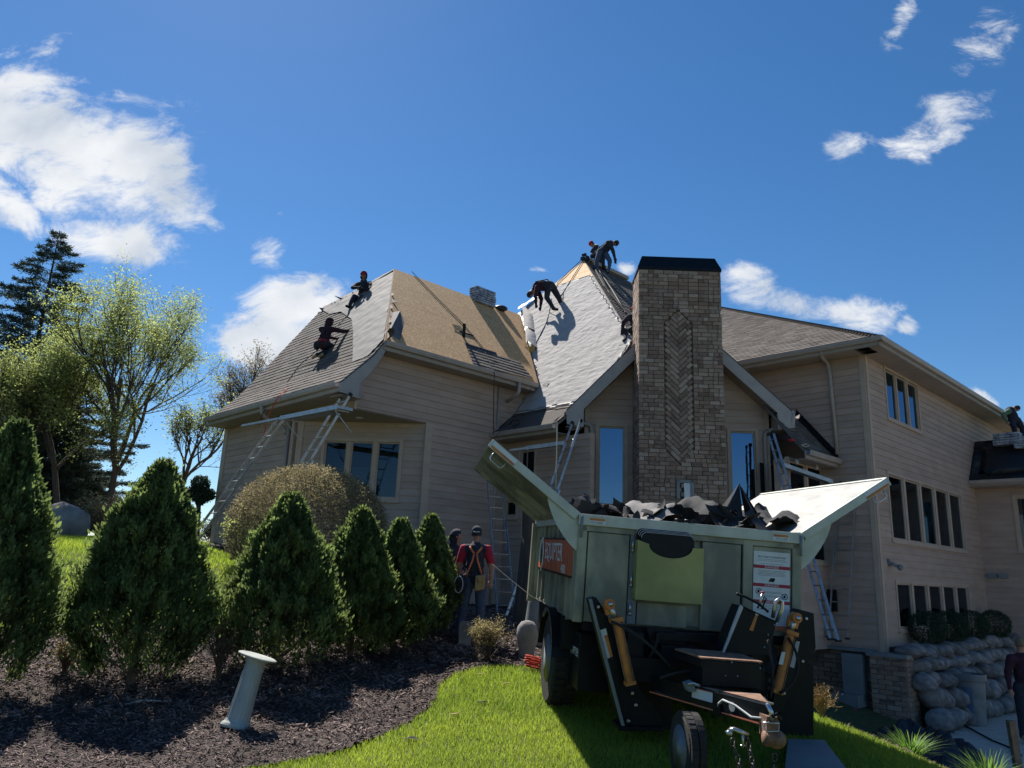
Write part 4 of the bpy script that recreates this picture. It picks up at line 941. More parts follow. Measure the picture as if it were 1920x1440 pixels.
# soil shelf and boulder wall along the side of the right wing
bw = thing('boulder_retaining_wall', 'dry-stacked wall of round grey boulders below the low side windows', 'retaining wall', G(RA+4, -8.4, PZ))
ico = []
for k in range(7):
    bm = bmesh.new(); bmesh.ops.create_icosphere(bm, subdivisions=2, radius=.5)
    for v in bm.verts:
        n_ = noise.noise(v.co*2.2+Vector((k*7, 0, 0))); v.co *= 1+.30*n_+.08*noise.noise(v.co*6+Vector((k*3, 5, 0))); 
        for ax, lim in ((0, .9), (1, .9), (2, .9)): v.co[ax] = max(-lim, min(lim, v.co[ax]))
    me = bpy.data.meshes.new('boulder'); bm.to_mesh(me); bm.free(); me.polygons.foreach_set('use_smooth', [True]*len(me.polygons)); me.materials.append(M_STONE); ico.append(me)
def boulder(c, sx_, sy_, sz_, parent, name='boulder'):
    m = Matrix.Translation(V(c)) @ Matrix.Rotation(rng.uniform(-.35, .35)+UA*-1+pi/2, 4, 'Z') @ Matrix.Rotation(rng.uniform(-.8, .8), 4, 'Y') @ Matrix.Diagonal((sx_, sy_, sz_, 1)); return put(name, random.choice(ico), parent, m)
z = PZ; row = 0; ht = [.42, .40, .34, .30, .26]
for hgt in ht:
    a = -.25+(.22 if row % 2 else 0); 
    while a < 9.4:
        w = rng.uniform(.30, .54)*(1.1 if row < 2 else .95); boulder(G(RA+a+w/2, RBv-.95+row*.11+rng.uniform(-.07, .07), z+hgt/2+rng.uniform(-.05, .05)), w*rng.uniform(.98, 1.12), .6, hgt*rng.uniform(1.02, 1.25), bw); a += w
    z += hgt; row += 1
b = MB(); b.box(G(RA+.1, RBv-.42, PZ-.1), HU*9.6, HV*.42, HZ*(z-PZ+.02)); o = b.build('planting_soil', M_MULCH); o['kind'] = 'structure'
SHELF = z

# unseen dark filler boxes added inside the house, so that no daylight leaks through
b = MB(); b.box(G(3.6, -1.6, .3), HU*3.8, HV*8, HZ*5.6); b.box(G(-1.0, 1.6, .8), HU*4.5, HV*4.8, HZ*5.2); b.box(gp(lw0+.3, .3, WT+1.1), HG*(lw1-lw0-.6), HD*2.0, HZ*4.4); b.box(G(RA+1.1, RBv+1.1, 0), HU*11, HV*6, HZ*7.1)
b.build('daylight_filler', M_BLINDIN, house)
wall(gp(lw0, 0, WT), HD, -HG, [(0, 4.9), (1.6, 4.9), (1.6, 5.45), (0, 5.45)], planks=False)
# ------------------------------------------------------------------ dump trailer
_ey = norm(ray(809, 1005)); TO = onD(1086, 963, 7.3); _B = onD(1500, 1000, 7.514); _ex = _B-TO; _ex = norm(_ex-_ey*(_ex@_ey)); _ez = np.cross(_ex, _ey)
def T(x, y, z): return TO+_ex*x+_ey*y+_ez*z
def TL(px, py, y=0): d = onP(px, py, T(0, y, 0), _ey)-TO; return d@_ex, d@_ez
def TP(px, py, y=0): return onP(px, py, T(0, y, 0), _ey)
def TX(px, py, x=0): d = onP(px, py, T(x, 0, 0), _ex)-TO; return d@_ey, d@_ez
BW, BH, BL = 2.2, .99, 2.95
trailer = thing('dump_trailer', 'self-propelled roofing dump trailer with raised side wings, parked on the lawn', 'trailer', T(1.1, 1.2, -1.9))
def tb(name, x0, x1, y0, y1, z0, z1, m, parent=None, label=None):
    b = MB(); b.box(T(x0, y0, z0), _ex*(x1-x0), _ey*(y1-y0), _ez*(z1-z0)); o = b.build(name, m, parent or trailer)
    if label: o['label'] = label
    return o
def bev(o, w=.006):
    md = o.modifiers.new('bevel', 'BEVEL'); md.width = w; md.segments = 2; md.limit_method = 'ANGLE'; return o
# bin
bn = MB(); bn.box(T(.02, .03, -BH), _ex*(BW-.04), _ey*.03, _ez*(BH-.06)); bn.box(T(.02, BL-.05, -BH), _ex*(BW-.04), _ey*.03, _ez*(BH-.04)); bn.box(T(.02, .03, -BH), _ex*(BW-.04), _ey*(BL-.06), _ez*.04)
nr = 9
for xx, sg in ((.03, -1), (BW-.06, 1)):
    bn.box(T(xx, .06, -BH), _ex*.03, _ey*(BL-.1), _ez*(BH-.04))
bin_ = bn.build('bin', M_BINALU, trailer)
for xx, sg in ((.0, -1), (BW-.03, 1)):
    for i in range(nr):
        y = .12+i*(BL-.3)/(nr-1)
        tb('side_rib', xx, xx+.03, y, y+.05, -BH+.02, -.1, M_BINALU, bin_)
bev(tb('top_rail', -.01, BW+.01, -.055, .06, -.105, 0, M_BINLIGHT))
for x in (0.0, BW-.03): tb('side_rail', x-.02, x+.05, .06, BL, -.09, -.002, M_BINLIGHT)
tb('rail_underlip', .02, BW-.02, -.03, .03, -.155, -.107, M_BINALU)
X_ = lambda px, py=1050, y=0: TL(px, py, y)[0]
bev(tb('corner_post', 0, .085, -.03, .04, -BH, -.106, M_BINALU)); bev(tb('corner_post', BW-.09, BW, -.03, .04, -BH, -.106, M_BINALU))
bev(tb('front_panel', .10, X_(1178), -.015, .028, -BH+.01, -.16, M_BINALU, label='dented left front panel'))
bev(tb('front_panel', X_(1315), X_(1388), -.02, .028, -BH+.01, -.16, M_BINALU))
bev(tb('front_post', X_(1391), X_(1409), -.035, .03, -BH+.02, -.106, M_BINALU))
bev(tb('front_panel', X_(1411), BW-.095, -.012, .028, -BH+.01, -.16, M_BINALU, label='right front panel with warning decal'))
tb('front_channel', X_(1180), X_(1196), -.01, .03, -BH+.02, -.12, M_UTIL)
for z in (-.30, -.62, -.88):
    b = MB(); b.tube([T(X_(1184), -.03, z), T(X_(1184), -.03, z+.10)], .012, 8); b.sphere(T(X_(1184), -.035, z), .018, 0, 8); b.build('latch_pin', M_STEEL, trailer, smooth=True)
# lime pocket with curved mouth
px0, pz1 = TL(1196, 1012, -.13); px1, pz0 = TL(1317, 1134, -.13); pc = (px0+px1)/2; hwid = (px1-px0)*.33
front = [(px0, pz0), (px1, pz0), (px1, pz1-.03), (pc+hwid, pz1-.035)]+[(pc+hwid*cos(t), pz1-.035-.11*sin(t)) for t in np.linspace(.15, pi-.15, 12)]+[(pc-hwid, pz1-.03), (px0, pz1)]
b = MB(); b.prism([T(x, -.13, z) for x, z in front], _ey*.006); b.box(T(px0, -.124, pz0), _ex*.006, _ey*.115, _ez*(pz1-pz0)); b.box(T(px1-.006, -.124, pz0), _ex*.006, _ey*.115, _ez*(pz1-pz0-.03)); b.box(T(px0, -.124, pz0), _ex*(px1-px0), _ey*.115, _ez*.006)
pk = b.build('lime_pocket', M_LIME, trailer)
for i in range(4):
    x0, x1, z1 = px0+.02-.012*i+.02, px1-.09-.004*i, pz1+.075+.012*i; r = .05; y = -.11+.018*i; q = [(x0, pz0+.02), (x1, pz0+.02), (x1, z1-r)]+[(x1-r+r*cos(t), z1-r+r*sin(t)) for t in np.linspace(.2, pi/2, 5)]+[(x0+r-r*sin(t), z1-r+r*cos(t)) for t in np.linspace(0, pi/2, 6)]
    b = MB(); b.prism([T(x, y, z) for x, z in q], _ey*.010); k = b.build('black_divider_sheet', M_BLACK, pk)
    b = MB(); b.tube([T(x, y+.002, z+.001) for x, z in q[3:]], .0035, 5); b.build('sheet_edge', M_GREY, k)
tb('lower_panel', X_(1198), X_(1290), -.015, .028, -BH+.02, pz0-.03, M_BINALU)
# big warning decal and its print
dx0, dz1 = TL(1412, 1032); dx1, dz0 = TL(1479, 1175); dw = dx1-dx0
bx = lambda name, x0, x1, z0, z1, m, par, y=-.0165: tb(name, x0, x1, y, y+.0015, z0, z1, m, par)
dec = bx('warning_decal', dx0, dx1, dz0, dz1, M_WHITE, trailer, -.0165)
H_ = dz1-dz0; zz = lambda f: dz1-H_*f
for f0, f1 in ((.19, .235), (.44, .485), (.665, .71)): bx('danger_band', dx0, dx1, zz(f1), zz(f0), M_RED, dec, -.0185)
for f in (.228, .478, .703): text('DANGER', 'danger_word', .035, T((dx0+dx1)/2, -.0195, zz(f)), _ex, _ez, M_WHITE, dec, 'CENTER', .0004)
text('MUST READ & UNDERSTAND', 'heading', .0215, T((dx0+dx1)/2, -.0175, zz(.085)), _ex, _ez, M_BLACK, dec, 'CENTER', .0004)
for f in [.105, .125, .165]+[.26+.017*i for i in range(5)]+[.55, .565, .60, .615, .73, .75, .77, .79]:
    w = dw*rng.uniform(.55, .82); bx('fine_print_line', (dx0+dx1)/2-w/2, (dx0+dx1)/2+w/2, zz(f+.005), zz(f), M_UTIL, dec, -.0178)
for cx_, f in ((dx0+dw*.15, .55), (dx0+dw*.86, .60)):
    b = MB(); c = T(cx_, -.018, zz(f)); ring = [c+(_ex*cos(t)+_ez*sin(t))*.027 for t in np.linspace(0, 2*pi, 17)]; b.tube(ring, .003, 4); b.box(c-_ex*.018-_ez*.02, _ex*.036+_ez*.04, _ez*.006, _ey*.001); b.box(c-_ex*.012-_ez*.014, _ex*.02, _ez*.026, _ey*.001); b.build('prohibition_symbol', M_BLACK, dec)
b = MB(); c = T((dx0+dx1)/2, -.018, zz(.385)); b.prism([c+_ex*x+_ez*z for x, z in ((-.035, -.018), (.02, -.02), (.035, .005), (.03, .018), (-.01, .016))], _ey*.001); b.build('pictogram', M_BLACK, dec)
bx('decal_orange', dx0, dx1, dz0-.04, dz0, M_STRIPE, dec, -.0185)
for px in (1121, 1468):
    x, z = TL(px, 980 if px < 1300 else 1003, -.056); d = bx('rail_decal', x-.085 if px < 1300 else x-.1, x+.075 if px < 1300 else x+.06, -.085, -.03, M_WHITE, trailer, -.0575); bx('rail_decal_band', x-.08 if px < 1300 else x-.095, x+.07 if px < 1300 else x+.055, -.055, -.032, M_ORANGE, d, -.059)
    text('STAY CLEAR', 'rail_word', .022, T(x-.075, -.0585, -.079), _ex, _ez, M_BLACK, d, 'LEFT', .0003)
# orange side sign
sg_ = tb('side_sign', -.0055, -.001, .17, 2.48, -.605, -.25, M_SIGN)
for i in range(nr):
    y = .12+i*(BL-.3)/(nr-1)
    if .2 < y < 2.4: tb('sign_over_rib', -.008, -.0056, y-.01, y+.06, -.605, -.25, M_SIGN, sg_)
text('EQUIPTER', 'sign_word', .27, T(-.0095, 1.95, -.47), -_ey, _ez, M_WHITE, sg_, 'LEFT', .0006)
text('4000', 'sign_number', .13, T(-.0095, .78, -.585), -_ey, _ez, M_WHITE, sg_, 'LEFT', .0006)
b = MB(); c = T(-.010, 2.16, -.42); b.prism([c-_ey*x+_ez*z for x, z in ((-.14, -.12), (-.02, -.15), (.12, -.05), (.12, .06), (-.02, .15), (-.14, .12))], _ex*.001); b.build('sign_emblem', M_BLACK, sg_)
b = MB(); b.tube([c-_ey*x+_ez*z-_ex*.002 for x, z in ((-.18, -.1), (-.2, .02), (-.1, .16), (.0, .19), (.02, .12), (.1, .02), (.06, -.12), (-.04, -.2))], .012, 5); b.build('sign_emblem', M_WHITE, sg_)
for zc in (-.25, -.61): tb('sign_edge', -.0085, -.001, .16, 2.49, zc, zc+.02, M_BLACK, sg_)
tb('rear_post', -.06, .05, BL-.1, BL, -BH-.05, -.05, M_BINALU); tb('rear_post', BW-.05, BW+.06, BL-.1, BL, -BH-.05, -.05, M_BINALU)
# side wings
for sgn, x0 in ((-1, 0.0), (1, BW)):
    ov = norm(_ex*sgn*.895+_ez*.625); nv = norm(_ez*.895-_ex*sgn*.625); Lw = 1.075; o = T(x0, -.02, 0)
    b = MB(); b.box(o+ov*.02, ov*(Lw-.02), _ey*(BL), -nv*.02); wg = b.build('side_wing', M_WINGTOP, trailer, ); wg['label'] = ('left' if sgn < 0 else 'right')+' side wing raised outward'
    b = MB(); b.box(o+ov*.02-nv*.022, ov*(Lw-.02), _ey*BL, -nv*.012); b.build('wing_underside', M_BINALU, wg)
    b = MB(); b.box(o-_ey*.02-nv*.075, ov*(Lw+.01), _ey*.03, nv*.083); bev(b.build('wing_rim', M_BINLIGHT, wg), .004)
    b = MB(); b.box(o+ov*(Lw-.02)-nv*.03, ov*.03, _ey*BL, nv*.04); b.build('wing_edge', M_BINLIGHT, wg)
    for i in range(5):
        b = MB(); b.box(o+ov*.1+_ey*(.35+i*.55)-nv*.034, ov*(Lw-.2), _ey*.06, -nv*.03); b.build('wing_rib', M_BINALU, wg)
    h0 = o+ov*(Lw-.08)-nv*.07+_ey*.02; b = MB(); b.tube([h0, h0-nv*.07, h0-nv*.09-ov*.02, h0-nv*.09-ov*.13, h0-nv*.07-ov*.15, h0-ov*.15], .008, 8); b.build('wing_handle', M_STEEL, wg, smooth=True)
    d = MB(); d.box(o-_ey*.0225-nv*.07+ov*(Lw-.30), ov*.28, _ey*.001, nv*.07); dd = d.build('wing_decal', M_WHITE, wg); d = MB(); d.box(o-_ey*.024-nv*.068+ov*(Lw-.30), ov*.28, _ey*.001, nv*.026); d.build('wing_decal_band', M_ORANGE, wg)
    # quarter-round gusset
    pts = [T(x0, -.005, -.02)]+[T(x0, -.005, -.02)+(ov*cos(t)-(_ez*.9+_ex*sgn*.1)*sin(t))*.40*(1+.05*sin(2*t)) for t in np.linspace(0.02, 1.75, 14)]
    b = MB(); b.prism(pts, _ey*.006); b.build('wing_gusset', M_BINLIGHT, trailer)
    b = MB(); b.tube([T(x0-sgn*.02, -.06, -.02), T(x0-sgn*.02, -.06, -.22)], .013, 8); b.build('hinge_rod', M_UTIL, trailer, smooth=True)
# chassis
for x in (.45, 1.6): tb('chassis_beam', x, x+.15, -.3, 3.0, -1.22, -1.02, M_BLACK)
tb('cross_beam', .3, 1.9, -.05, .12, -1.2, -1.0, M_BLACK); tb('cross_beam', .2, 2.0, .5, .75, -1.45, -1.0, M_BLACK); tb('cross_beam', .1, 2.1, -.02, .05, -1.06, -.992, M_BLACK)
tb('axle', .1, 2.1, 1.1, 1.2, -1.54, -1.42, M_BLACK); tb('under_tank', .7, 1.9, .2, 1.6, -1.62, -1.23, M_BLACK); tb('rear_frame', .1, 2.1, 1.7, 2.9, -1.4, -1.0, M_BLACK)
def wheel(c, ax, r, w, rimr, parent, name='wheel'):
    ax = norm(ax); b = MB(); b.lathe(c-ax*w/2, ax, [(rimr, 0), (r*.93, 0), (r*.985, w*.1), (r, w*.3), (r, w*.7), (r*.985, w*.9), (r*.93, w), (rimr, w)], 40); k = b.build(name, M_RUBBER, parent, smooth=False)
    u_ = norm(np.cross(ax, HZ)); v_ = np.cross(u_, ax); b = MB()
    for i in range(36):
        t = 2*pi*i/36; rd = u_*cos(t)+v_*sin(t); tg = -u_*sin(t)+v_*cos(t)
        for s_ in (-1, 1): b.cbox(c+rd*(r+.004)+ax*s_*w*.24+tg*(.02*s_), tg*.022, ax*w*.2, rd*.012)
    b.build('tyre_tread', M_RUBBER, k, kind='stuff')
    b = MB(); s_ = -1; b.lathe(c+ax*s_*w*.5, -ax*s_, [(rimr, -.002), (rimr*.95, .004), (rimr*.86, .03), (rimr*.45, .045), (rimr*.32, .02), (rimr*.3, -.01), (.01, -.012)], 28); b.lathe(c-ax*s_*w*.5, ax*s_, [(rimr, -.002), (rimr*.95, .004), (rimr*.86, .03), (rimr*.4, .045), (.01, .03)], 28); b.build('rim', M_UTIL, k, smooth=True)
    return k
wy = 1.12; WR = .455
wheel(T(.10, wy, -1.93+WR), _ex, WR, .26, .24, trailer); wheel(T(2.1, wy, -1.93+WR), _ex, WR, .26, .24, trailer)
fc = TP(1290, 1404, -1.3); fz = (fc-TO)@_ez; fr_ = min(.30, fz+1.94+.0); wheel(fc, _ex, .245, .13, .165, trailer)
def arch(x0, x1, yc, zc, r, t, a0, a1, m):
    b = MB(); N_ = 16
    for i in range(N_):
        p, q = a0+(a1-a0)*i/N_, a0+(a1-a0)*(i+1)/N_
        f = lambda a, rr, x: T(x, yc-rr*cos(a), zc+rr*sin(a))
        b.add([f(p, r, x0), f(q, r, x0), f(q, r, x1), f(p, r, x1), f(p, r+t, x0), f(q, r+t, x0), f(q, r+t, x1), f(p, r+t, x1)], [(0, 1, 2, 3), (4, 7, 6, 5), (0, 4, 5, 1), (3, 2, 6, 7), (0, 3, 7, 4), (1, 5, 6, 2)])
    return b.build('fender', m, trailer)
arch(-.07, .26, wy, -1.93+WR, WR+.05, .012, .15, pi*.95, M_BLACK); arch(1.95, 2.28, wy, -1.93+WR, WR+.05, .012, .15, pi*.95, M_BLACK)
b = MB(); b.prism([T(-.05, wy-(WR+.06)*cos(a), -1.93+WR+(WR+.06)*sin(a)) for a in np.linspace(.2, 2.2, 10)]+[T(-.05, wy-(WR+.02)*cos(a), -1.93+WR+(WR+.02)*sin(a)) for a in np.linspace(2.2, .2, 10)], -_ex*.02); b.build('fender_lip', M_STEEL, trailer)
tb('fender_bracket', .0, .3, wy-.62, wy-.5, -1.30, -.99, M_BLACK); tb('fender_decal', .02, .16, wy-.625, wy-.62, -1.02, -.995, M_UTIL)
# left tool box
ty0, tz1 = TX(1088, 1188, .12); ty1, _ = TX(1062, 1176, .12); _, tzb = TX(1086, 1300, .12)
bev(tb('tool_box', .12, .42, ty0, min(ty1, ty0+.55), tzb, tz1, M_BLACK)); text('EQUIPTER', 'tool_box_word', .105, T(.118, min(ty1, ty0+.55)-.05, tz1-.22), -_ey, _ez, M_WHITE, trailer, 'LEFT', .0005)
# lift legs and cylinders
def plate(name, pts, y0, y1, m, parent=None, label=None):
    b = MB(); b.prism([T(*((lambda q: (q[0], y0, q[1]))(TL(px, py, y0)))) for px, py in pts], _ey*(y1-y0)); o = b.build(name, m, parent or trailer)
    if label: o['label'] = label
    return bev(o, .004)
plate('lift_leg', [(1104, 1123), (1118, 1120), (1136, 1148), (1200, 1290), (1240, 1345), (1240, 1368), (1167, 1366)], -.30, -.16, M_BLACK)
tb('inner_leg_box', .50, .95, -.1, .15, -1.85, -1.2, M_BLACK); plate('leg_flange', [(1104, 1123), (1110, 1123), (1172, 1362), (1167, 1366)], -.33, -.301, M_UTIL)
plate('leg_decal', [(1124, 1182), (1136, 1178), (1149, 1231), (1139, 1235)], -.302, -.3006, M_WHITE); plate('leg_decal_band', [(1133, 1192), (1139, 1190), (1149, 1231), (1144, 1233)], -.3035, -.3022, M_ORANGE)
plate('lift_leg', [(1497, 1142), (1526, 1150), (1530, 1215), (1507, 1262), (1440, 1372), (1452, 1300), (1470, 1240)], -.22, -.10, M_BLACK)
plate('leg_decal', [(1493, 1202), (1500, 1203), (1489, 1253), (1481, 1250)], -.223, -.2206, M_GREY)
plate('rear_leg_panel', [(1493, 1238), (1515, 1238), (1526, 1252), (1526, 1380), (1455, 1378), (1470, 1300)], .05, .22, M_BLACK, label='tall black outrigger panel on the right'); plate('yellow_decal', [(1487, 1255), (1501, 1256), (1501, 1268), (1487, 1267)], .045, .0495, M_LIME)
def cyl(name, p, q, y, r, m, parent=None, n=16):
    a, c = TP(*p, y), TP(*q, y); b = MB(); b.tube([a, c], r*.82, n); return b.build(name, m, parent or trailer, smooth=False)
for (top, cl_, bot, eye) in (((1153, 1158), (1156, 1166), (1181, 1280), (1142, 1132)), ((1484, 1180), (1481, 1190), (1456, 1296), (1491, 1158))):
    y = -.40; cy = cyl('hydraulic_cylinder', cl_, bot, y, .048, M_ORANGE); a, c = TP(*cl_, y), TP(*bot, y); dr = norm(c-a); sx_ = norm(np.cross(dr, _ey))
    for s_ in (-1, 1):
        b = MB(); b.tube([a+sx_*s_*.038-_ey*.026, c+sx_*s_*.038-_ey*.026], .006, 6); b.build('tie_rod', M_RUST, cy)
    b = MB(); b.cbox(a-dr*.02, sx_*.056, _ey*.05, dr*.018); b.build('cylinder_gland', M_ORANGE, cy); b = MB(); b.cbox(c, sx_*.046, _ey*.045, dr*.015); b.build('cylinder_base', M_ORANGE, cy)
    e = TP(*eye, y); b = MB(); b.tube([a-dr*.02, e], .024, 10); b.build('piston_rod', M_STEEL, cy, smooth=True)
    b = MB(); b.lathe(e-_ey*.05, _ey, [(.044, 0), (.047, .01), (.047, .09), (.044, .1)], 20); b.prism([e+sx_*.05, e-sx_*.05, e-sx_*.045+dr*.09, e+sx_*.045+dr*.09], _ey*.05); b.build('clevis', M_ORANGE, cy); b = MB(); b.lathe(e-_ey*.07, _ey, [(.02, 0), (.022, .02), (.022, .16)], 12); b.build('clevis_pin', M_STEEL, cy, smooth=True)
plate('cylinder_decal', [(1466, 1222), (1473, 1223), (1468, 1247), (1460, 1245)], -.453, -.451, M_WHITE)
# control console
con = plate('control_console', [(1394, 1136), (1456, 1166), (1443, 1229), (1357, 1228)], -.62, -.35, M_BLACK, label='tilted black control console')
plate('console_edge', [(1389, 1134), (1395, 1137), (1358, 1226), (1354, 1228)], -.63, -.60, M_GREY, con); plate('console_edge', [(1389, 1134), (1456, 1165), (1457, 1168), (1392, 1139)], -.63, -.605, M_BLACK, con)  # left strip is pale grey: the edge's sunlight is put into its colour
plate('console_decal', [(1416, 1154), (1422, 1152), (1412, 1184), (1405, 1181)], -.624, -.6205, M_ORANGE, con); plate('console_decal', [(1418, 1146), (1424, 1146), (1422, 1154), (1416, 1153)], -.624, -.6205, M_WHITE, con)
b = MB(); b.tube([TP(1383, 1114, -.66), TP(1400, 1120, -.66), TP(1424, 1133, -.64), TP(1440, 1147, -.6)], .011, 8); b.sphere(TP(1383, 1114, -.66), .014, 0, 8); b.build('grab_bar', M_BLACK, con, smooth=True)
b = MB(); b.tube([TP(1449, 1158, -.6), TP(1452, 1140, -.62), TP(1455, 1128, -.63), TP(1461, 1123, -.63), TP(1467, 1127, -.63), TP(1466, 1142, -.62), TP(1456, 1166, -.6)], .017, 10); b.build('chrome_handle', M_STEEL, con, smooth=True)
b = MB(); b.tube([TP(1424, 1136, -.62), TP(1427, 1124, -.62), TP(1430, 1113, -.62)], .012, 8); b.build('joystick', M_STEEL, con, smooth=True); b = MB(); b.sphere(TP(1430, 1111, -.62), .018, 0, 10, (1, 1, .6)); b.build('red_knob', M_RED, con, smooth=True)
b = MB(); b.tube([TP(1420, 1140, -.62), TP(1433, 1119, -.61), TP(1437, 1122, -.61), TP(1428, 1142, -.62)], .007, 8); b.build('lever', M_BLACK, con, smooth=True)
for px, py in ((1440, 1190), (1433, 1214), (1452, 1172)): b = MB(); b.sphere(TP(px, py, -.625), .009, 0, 8); b.build('bolt', M_STEEL, con)
# tongue box
f0 = TL(1318, 1236, -1.05); f1 = TL(1426, 1293, -1.05)
eb = tb('battery_box', f0[0], f1[0], -1.05, -.62, f1[1], f0[1], M_BLACK, label='flat-topped black box on the tongue'); bev(eb)
b = MB(); x0 = TL(1264, 1218, -.6)[0]; b.prism([T(x0, -.62, f0[1]+.004), T(f0[0]-.01, -1.06, f0[1]+.004), T(f1[0]+.01, -1.06, f0[1]+.004), T(f1[0]+.01, -.55, f0[1]+.004), T(x0+.1, -.55, f0[1]+.004)], _ez*.012); b.build('box_lid', M_RUST, eb)
b = MB(); b.prism([T(x0, -.62, f0[1]), T(f0[0]-.005, -1.05, f0[1]), T(f0[0]-.005, -1.05, f0[1]-.06), T(x0, -.62, f0[1]-.06)], _ex*.02); b.build('lid_flange', M_BLACK, eb)
for px, py in ((1372, 1242), (1360, 1267), (1383, 1268), (1425, 1253), (1424, 1243)): b = MB(); b.sphere(TP(px, py, -1.052), .008, 0, 8); b.build('bolt', M_STEEL, eb)
# A-frame tongue: two legs meeting at the coupler
CQ = TP(1440, 1342, -1.72); cqx, cqz = (CQ-TO)@_ex, (CQ-TO)@_ez
def beam(p, q, h, w, name, m=M_BLACK, parent=None):
    p, q = np.array(p), np.array(q); d = norm(q-p); s_ = norm(np.cross(d, _ez)); b = MB(); b.box(p-_ez*h/2-s_*w/2, q-p, s_*w, _ez*h); return b.build(name, m, parent or trailer)
PB0 = TP(1224, 1283, -.35); tg = beam(PB0, CQ, .145, .06, 'tongue_leg'); PB1 = T(2*cqx-(PB0-TO)@_ex, -.35, (PB0-TO)@_ez); beam(CQ, PB1, .145, .06, 'tongue_leg')
dT = norm(CQ-PB0); LT = np.linalg.norm(CQ-PB0); nT = norm(np.cross(dT, _ez)); nT = nT if nT@_ex < 0 else -nT
def onleg(s0, s1, z0, z1, m, name, off=.003):
    b = MB(); b.box(PB0+dT*s0+nT*(off+.029)+_ez*z0, dT*(s1-s0), nT*.002, _ez*(z1-z0)); return b.build(name, m, tg)
onleg(.0, LT, -.066, -.056, M_STRIPE, 'orange_tape'); onleg(LT*.42, LT*.60, -.01, .06, M_WHITE, 'tongue_decal'); onleg(LT*.42, LT*.60, .061, .067, M_STRIPE, 'tape_edge', .004)
b = MB(); b.lathe(PB0+dT*LT*.76+nT*.032, nT, [(.034, 0), (.034, .003)], 20); b.build('round_decal', M_GREY, tg)
b = MB(); b.box(PB0+dT*LT*.4+_ez*.075-_ex*.0, dT*LT*.6, -nT*.05, _ez*.012); b.build('steel_rail', M_STEEL, tg)
b = MB(); b.prism([PB0+dT*LT*.62+_ez*.078, CQ+_ez*.078, PB1+(CQ-PB1)*.62+_ez*.078], _ez*.01); b.build('tongue_deck', M_RUST, trailer)
b = MB(); b.tube([PB0+dT*LT*.64+nT*.03-_ez*.05, PB0+dT*LT*.66+nT*.04+_ez*.0, PB0+dT*LT*.7+nT*.05+_ez*.035, PB0+dT*LT*.8+nT*.05+_ez*.02, PB0+dT*LT*.92+nT*.05-_ez*.03, PB0+dT*LT*.99+nT*.03-_ez*.02, PB0+dT*LT*.985+_ez*.04], .0085, 8); b.build('brake_cable', M_GREY, trailer, smooth=True)
b = MB(); b.box(PB0+dT*LT*.615+nT*.003-_ez*.09, dT*.09, nT*.04, _ez*.09); b.build('breakaway_switch', M_BLACK, tg)
b = MB(); b.cbox(CQ+_ex*.0-_ey*.02-_ez*.06, _ex*.045, _ey*.06, _ez*.07); b.build('coupler_channel', M_RUST, trailer)
b = MB(); c = TP(1456, 1386, -1.78); b.sphere(c, .066, 0, 20, (1, 1.05, .95)); b.tube([c+_ez*.0-_ex*.09, c], .05, 14); b.build('coupler_ball_housing', M_RUST, trailer, smooth=True)
b = MB(); b.tube([TP(1436, 1350, -1.8), TP(1432, 1362, -1.82), TP(1437, 1372, -1.83), TP(1460, 1371, -1.83), TP(1461, 1356, -1.82), TP(1430, 1355, -1.82)], .005, 6); b.tube([TP(1438, 1318, -1.78), TP(1446, 1335, -1.8), TP(1447, 1352, -1.8)], .016, 8); b.build('coupler_latch', M_STEEL, trailer, smooth=True)
b = MB(); b.tube([TP(1447, 1345, -1.82), TP(1457, 1338, -1.83), TP(1463, 1350, -1.82)], .012, 8); b.build('hose_fitting', M_BLACK, trailer, smooth=True)
def torus_link():
    b = MB(); pts = [(cos(t)*.016, 0, sin(t)*.016+(.012 if sin(t) > 0 else -.012)) for t in np.linspace(0, 2*pi, 13)]; b.tube(pts, .0062, 6); me = b.mesh('chain_link', M_CHAIN, True); return me
LK = torus_link()
for (pts, nm) in (([(1372, 1372), (1374, 1392), (1384, 1425), (1392, 1470)], 'left'), ([(1400, 1385), (1408, 1415), (1412, 1440), (1418, 1475)], 'mid'), ([(1458, 1398), (1452, 1420), (1449, 1440), (1446, 1470)], 'r')):
    P = [TP(px, py, -1.75) for px, py in pts]; ch = MB(); ch.tube([P[0]+_ez*.03, P[0]+_ez*.01-_ex*.02, P[0]-_ez*.01, P[0]+_ex*.015], .009, 8); hk = ch.build('safety_chain', M_CHAIN, trailer, smooth=True)
    seg = []; tot = 0
    for a, c in zip(P, P[1:]):
        n_ = max(1, int(np.linalg.norm(c-a)/.043))
        for i in range(n_): seg.append((a+(c-a)*i/n_, c-a))
    for i, (p, d) in enumerate(seg): put('chain_link', LK, hk, Matrix.Translation(V(p)) @ rot_to(_ex if i % 2 else _ey, d))
b = MB(); b.tube([TP(1366, 1371, -1.76), TP(1376, 1367, -1.78), TP(1393, 1374, -1.78), TP(1402, 1378, -1.77)], .015, 8); b.tube([TP(1362, 1376, -1.76), TP(1372, 1372, -1.77)], .02, 8); b.tube([TP(1393, 1376, -1.78), TP(1393, 1402, -1.78)], .008, 8); b.tube([TP(1388, 1398, -1.78), TP(1398, 1398, -1.78)], .006, 6); b.build('chain_hook', M_STEEL, trailer, smooth=True)
b = MB(); zz_ = -1.84; P = [(lambda p: p)(onP(px, py, T(0, 0, zz_), _ez)) for px, py in ((1478, 1392), (1545, 1394), (1588, 1450), (1470, 1462))]; b.prism(P, _ez*.03); b.build('jack_foot_plate', M_UTIL, trailer)
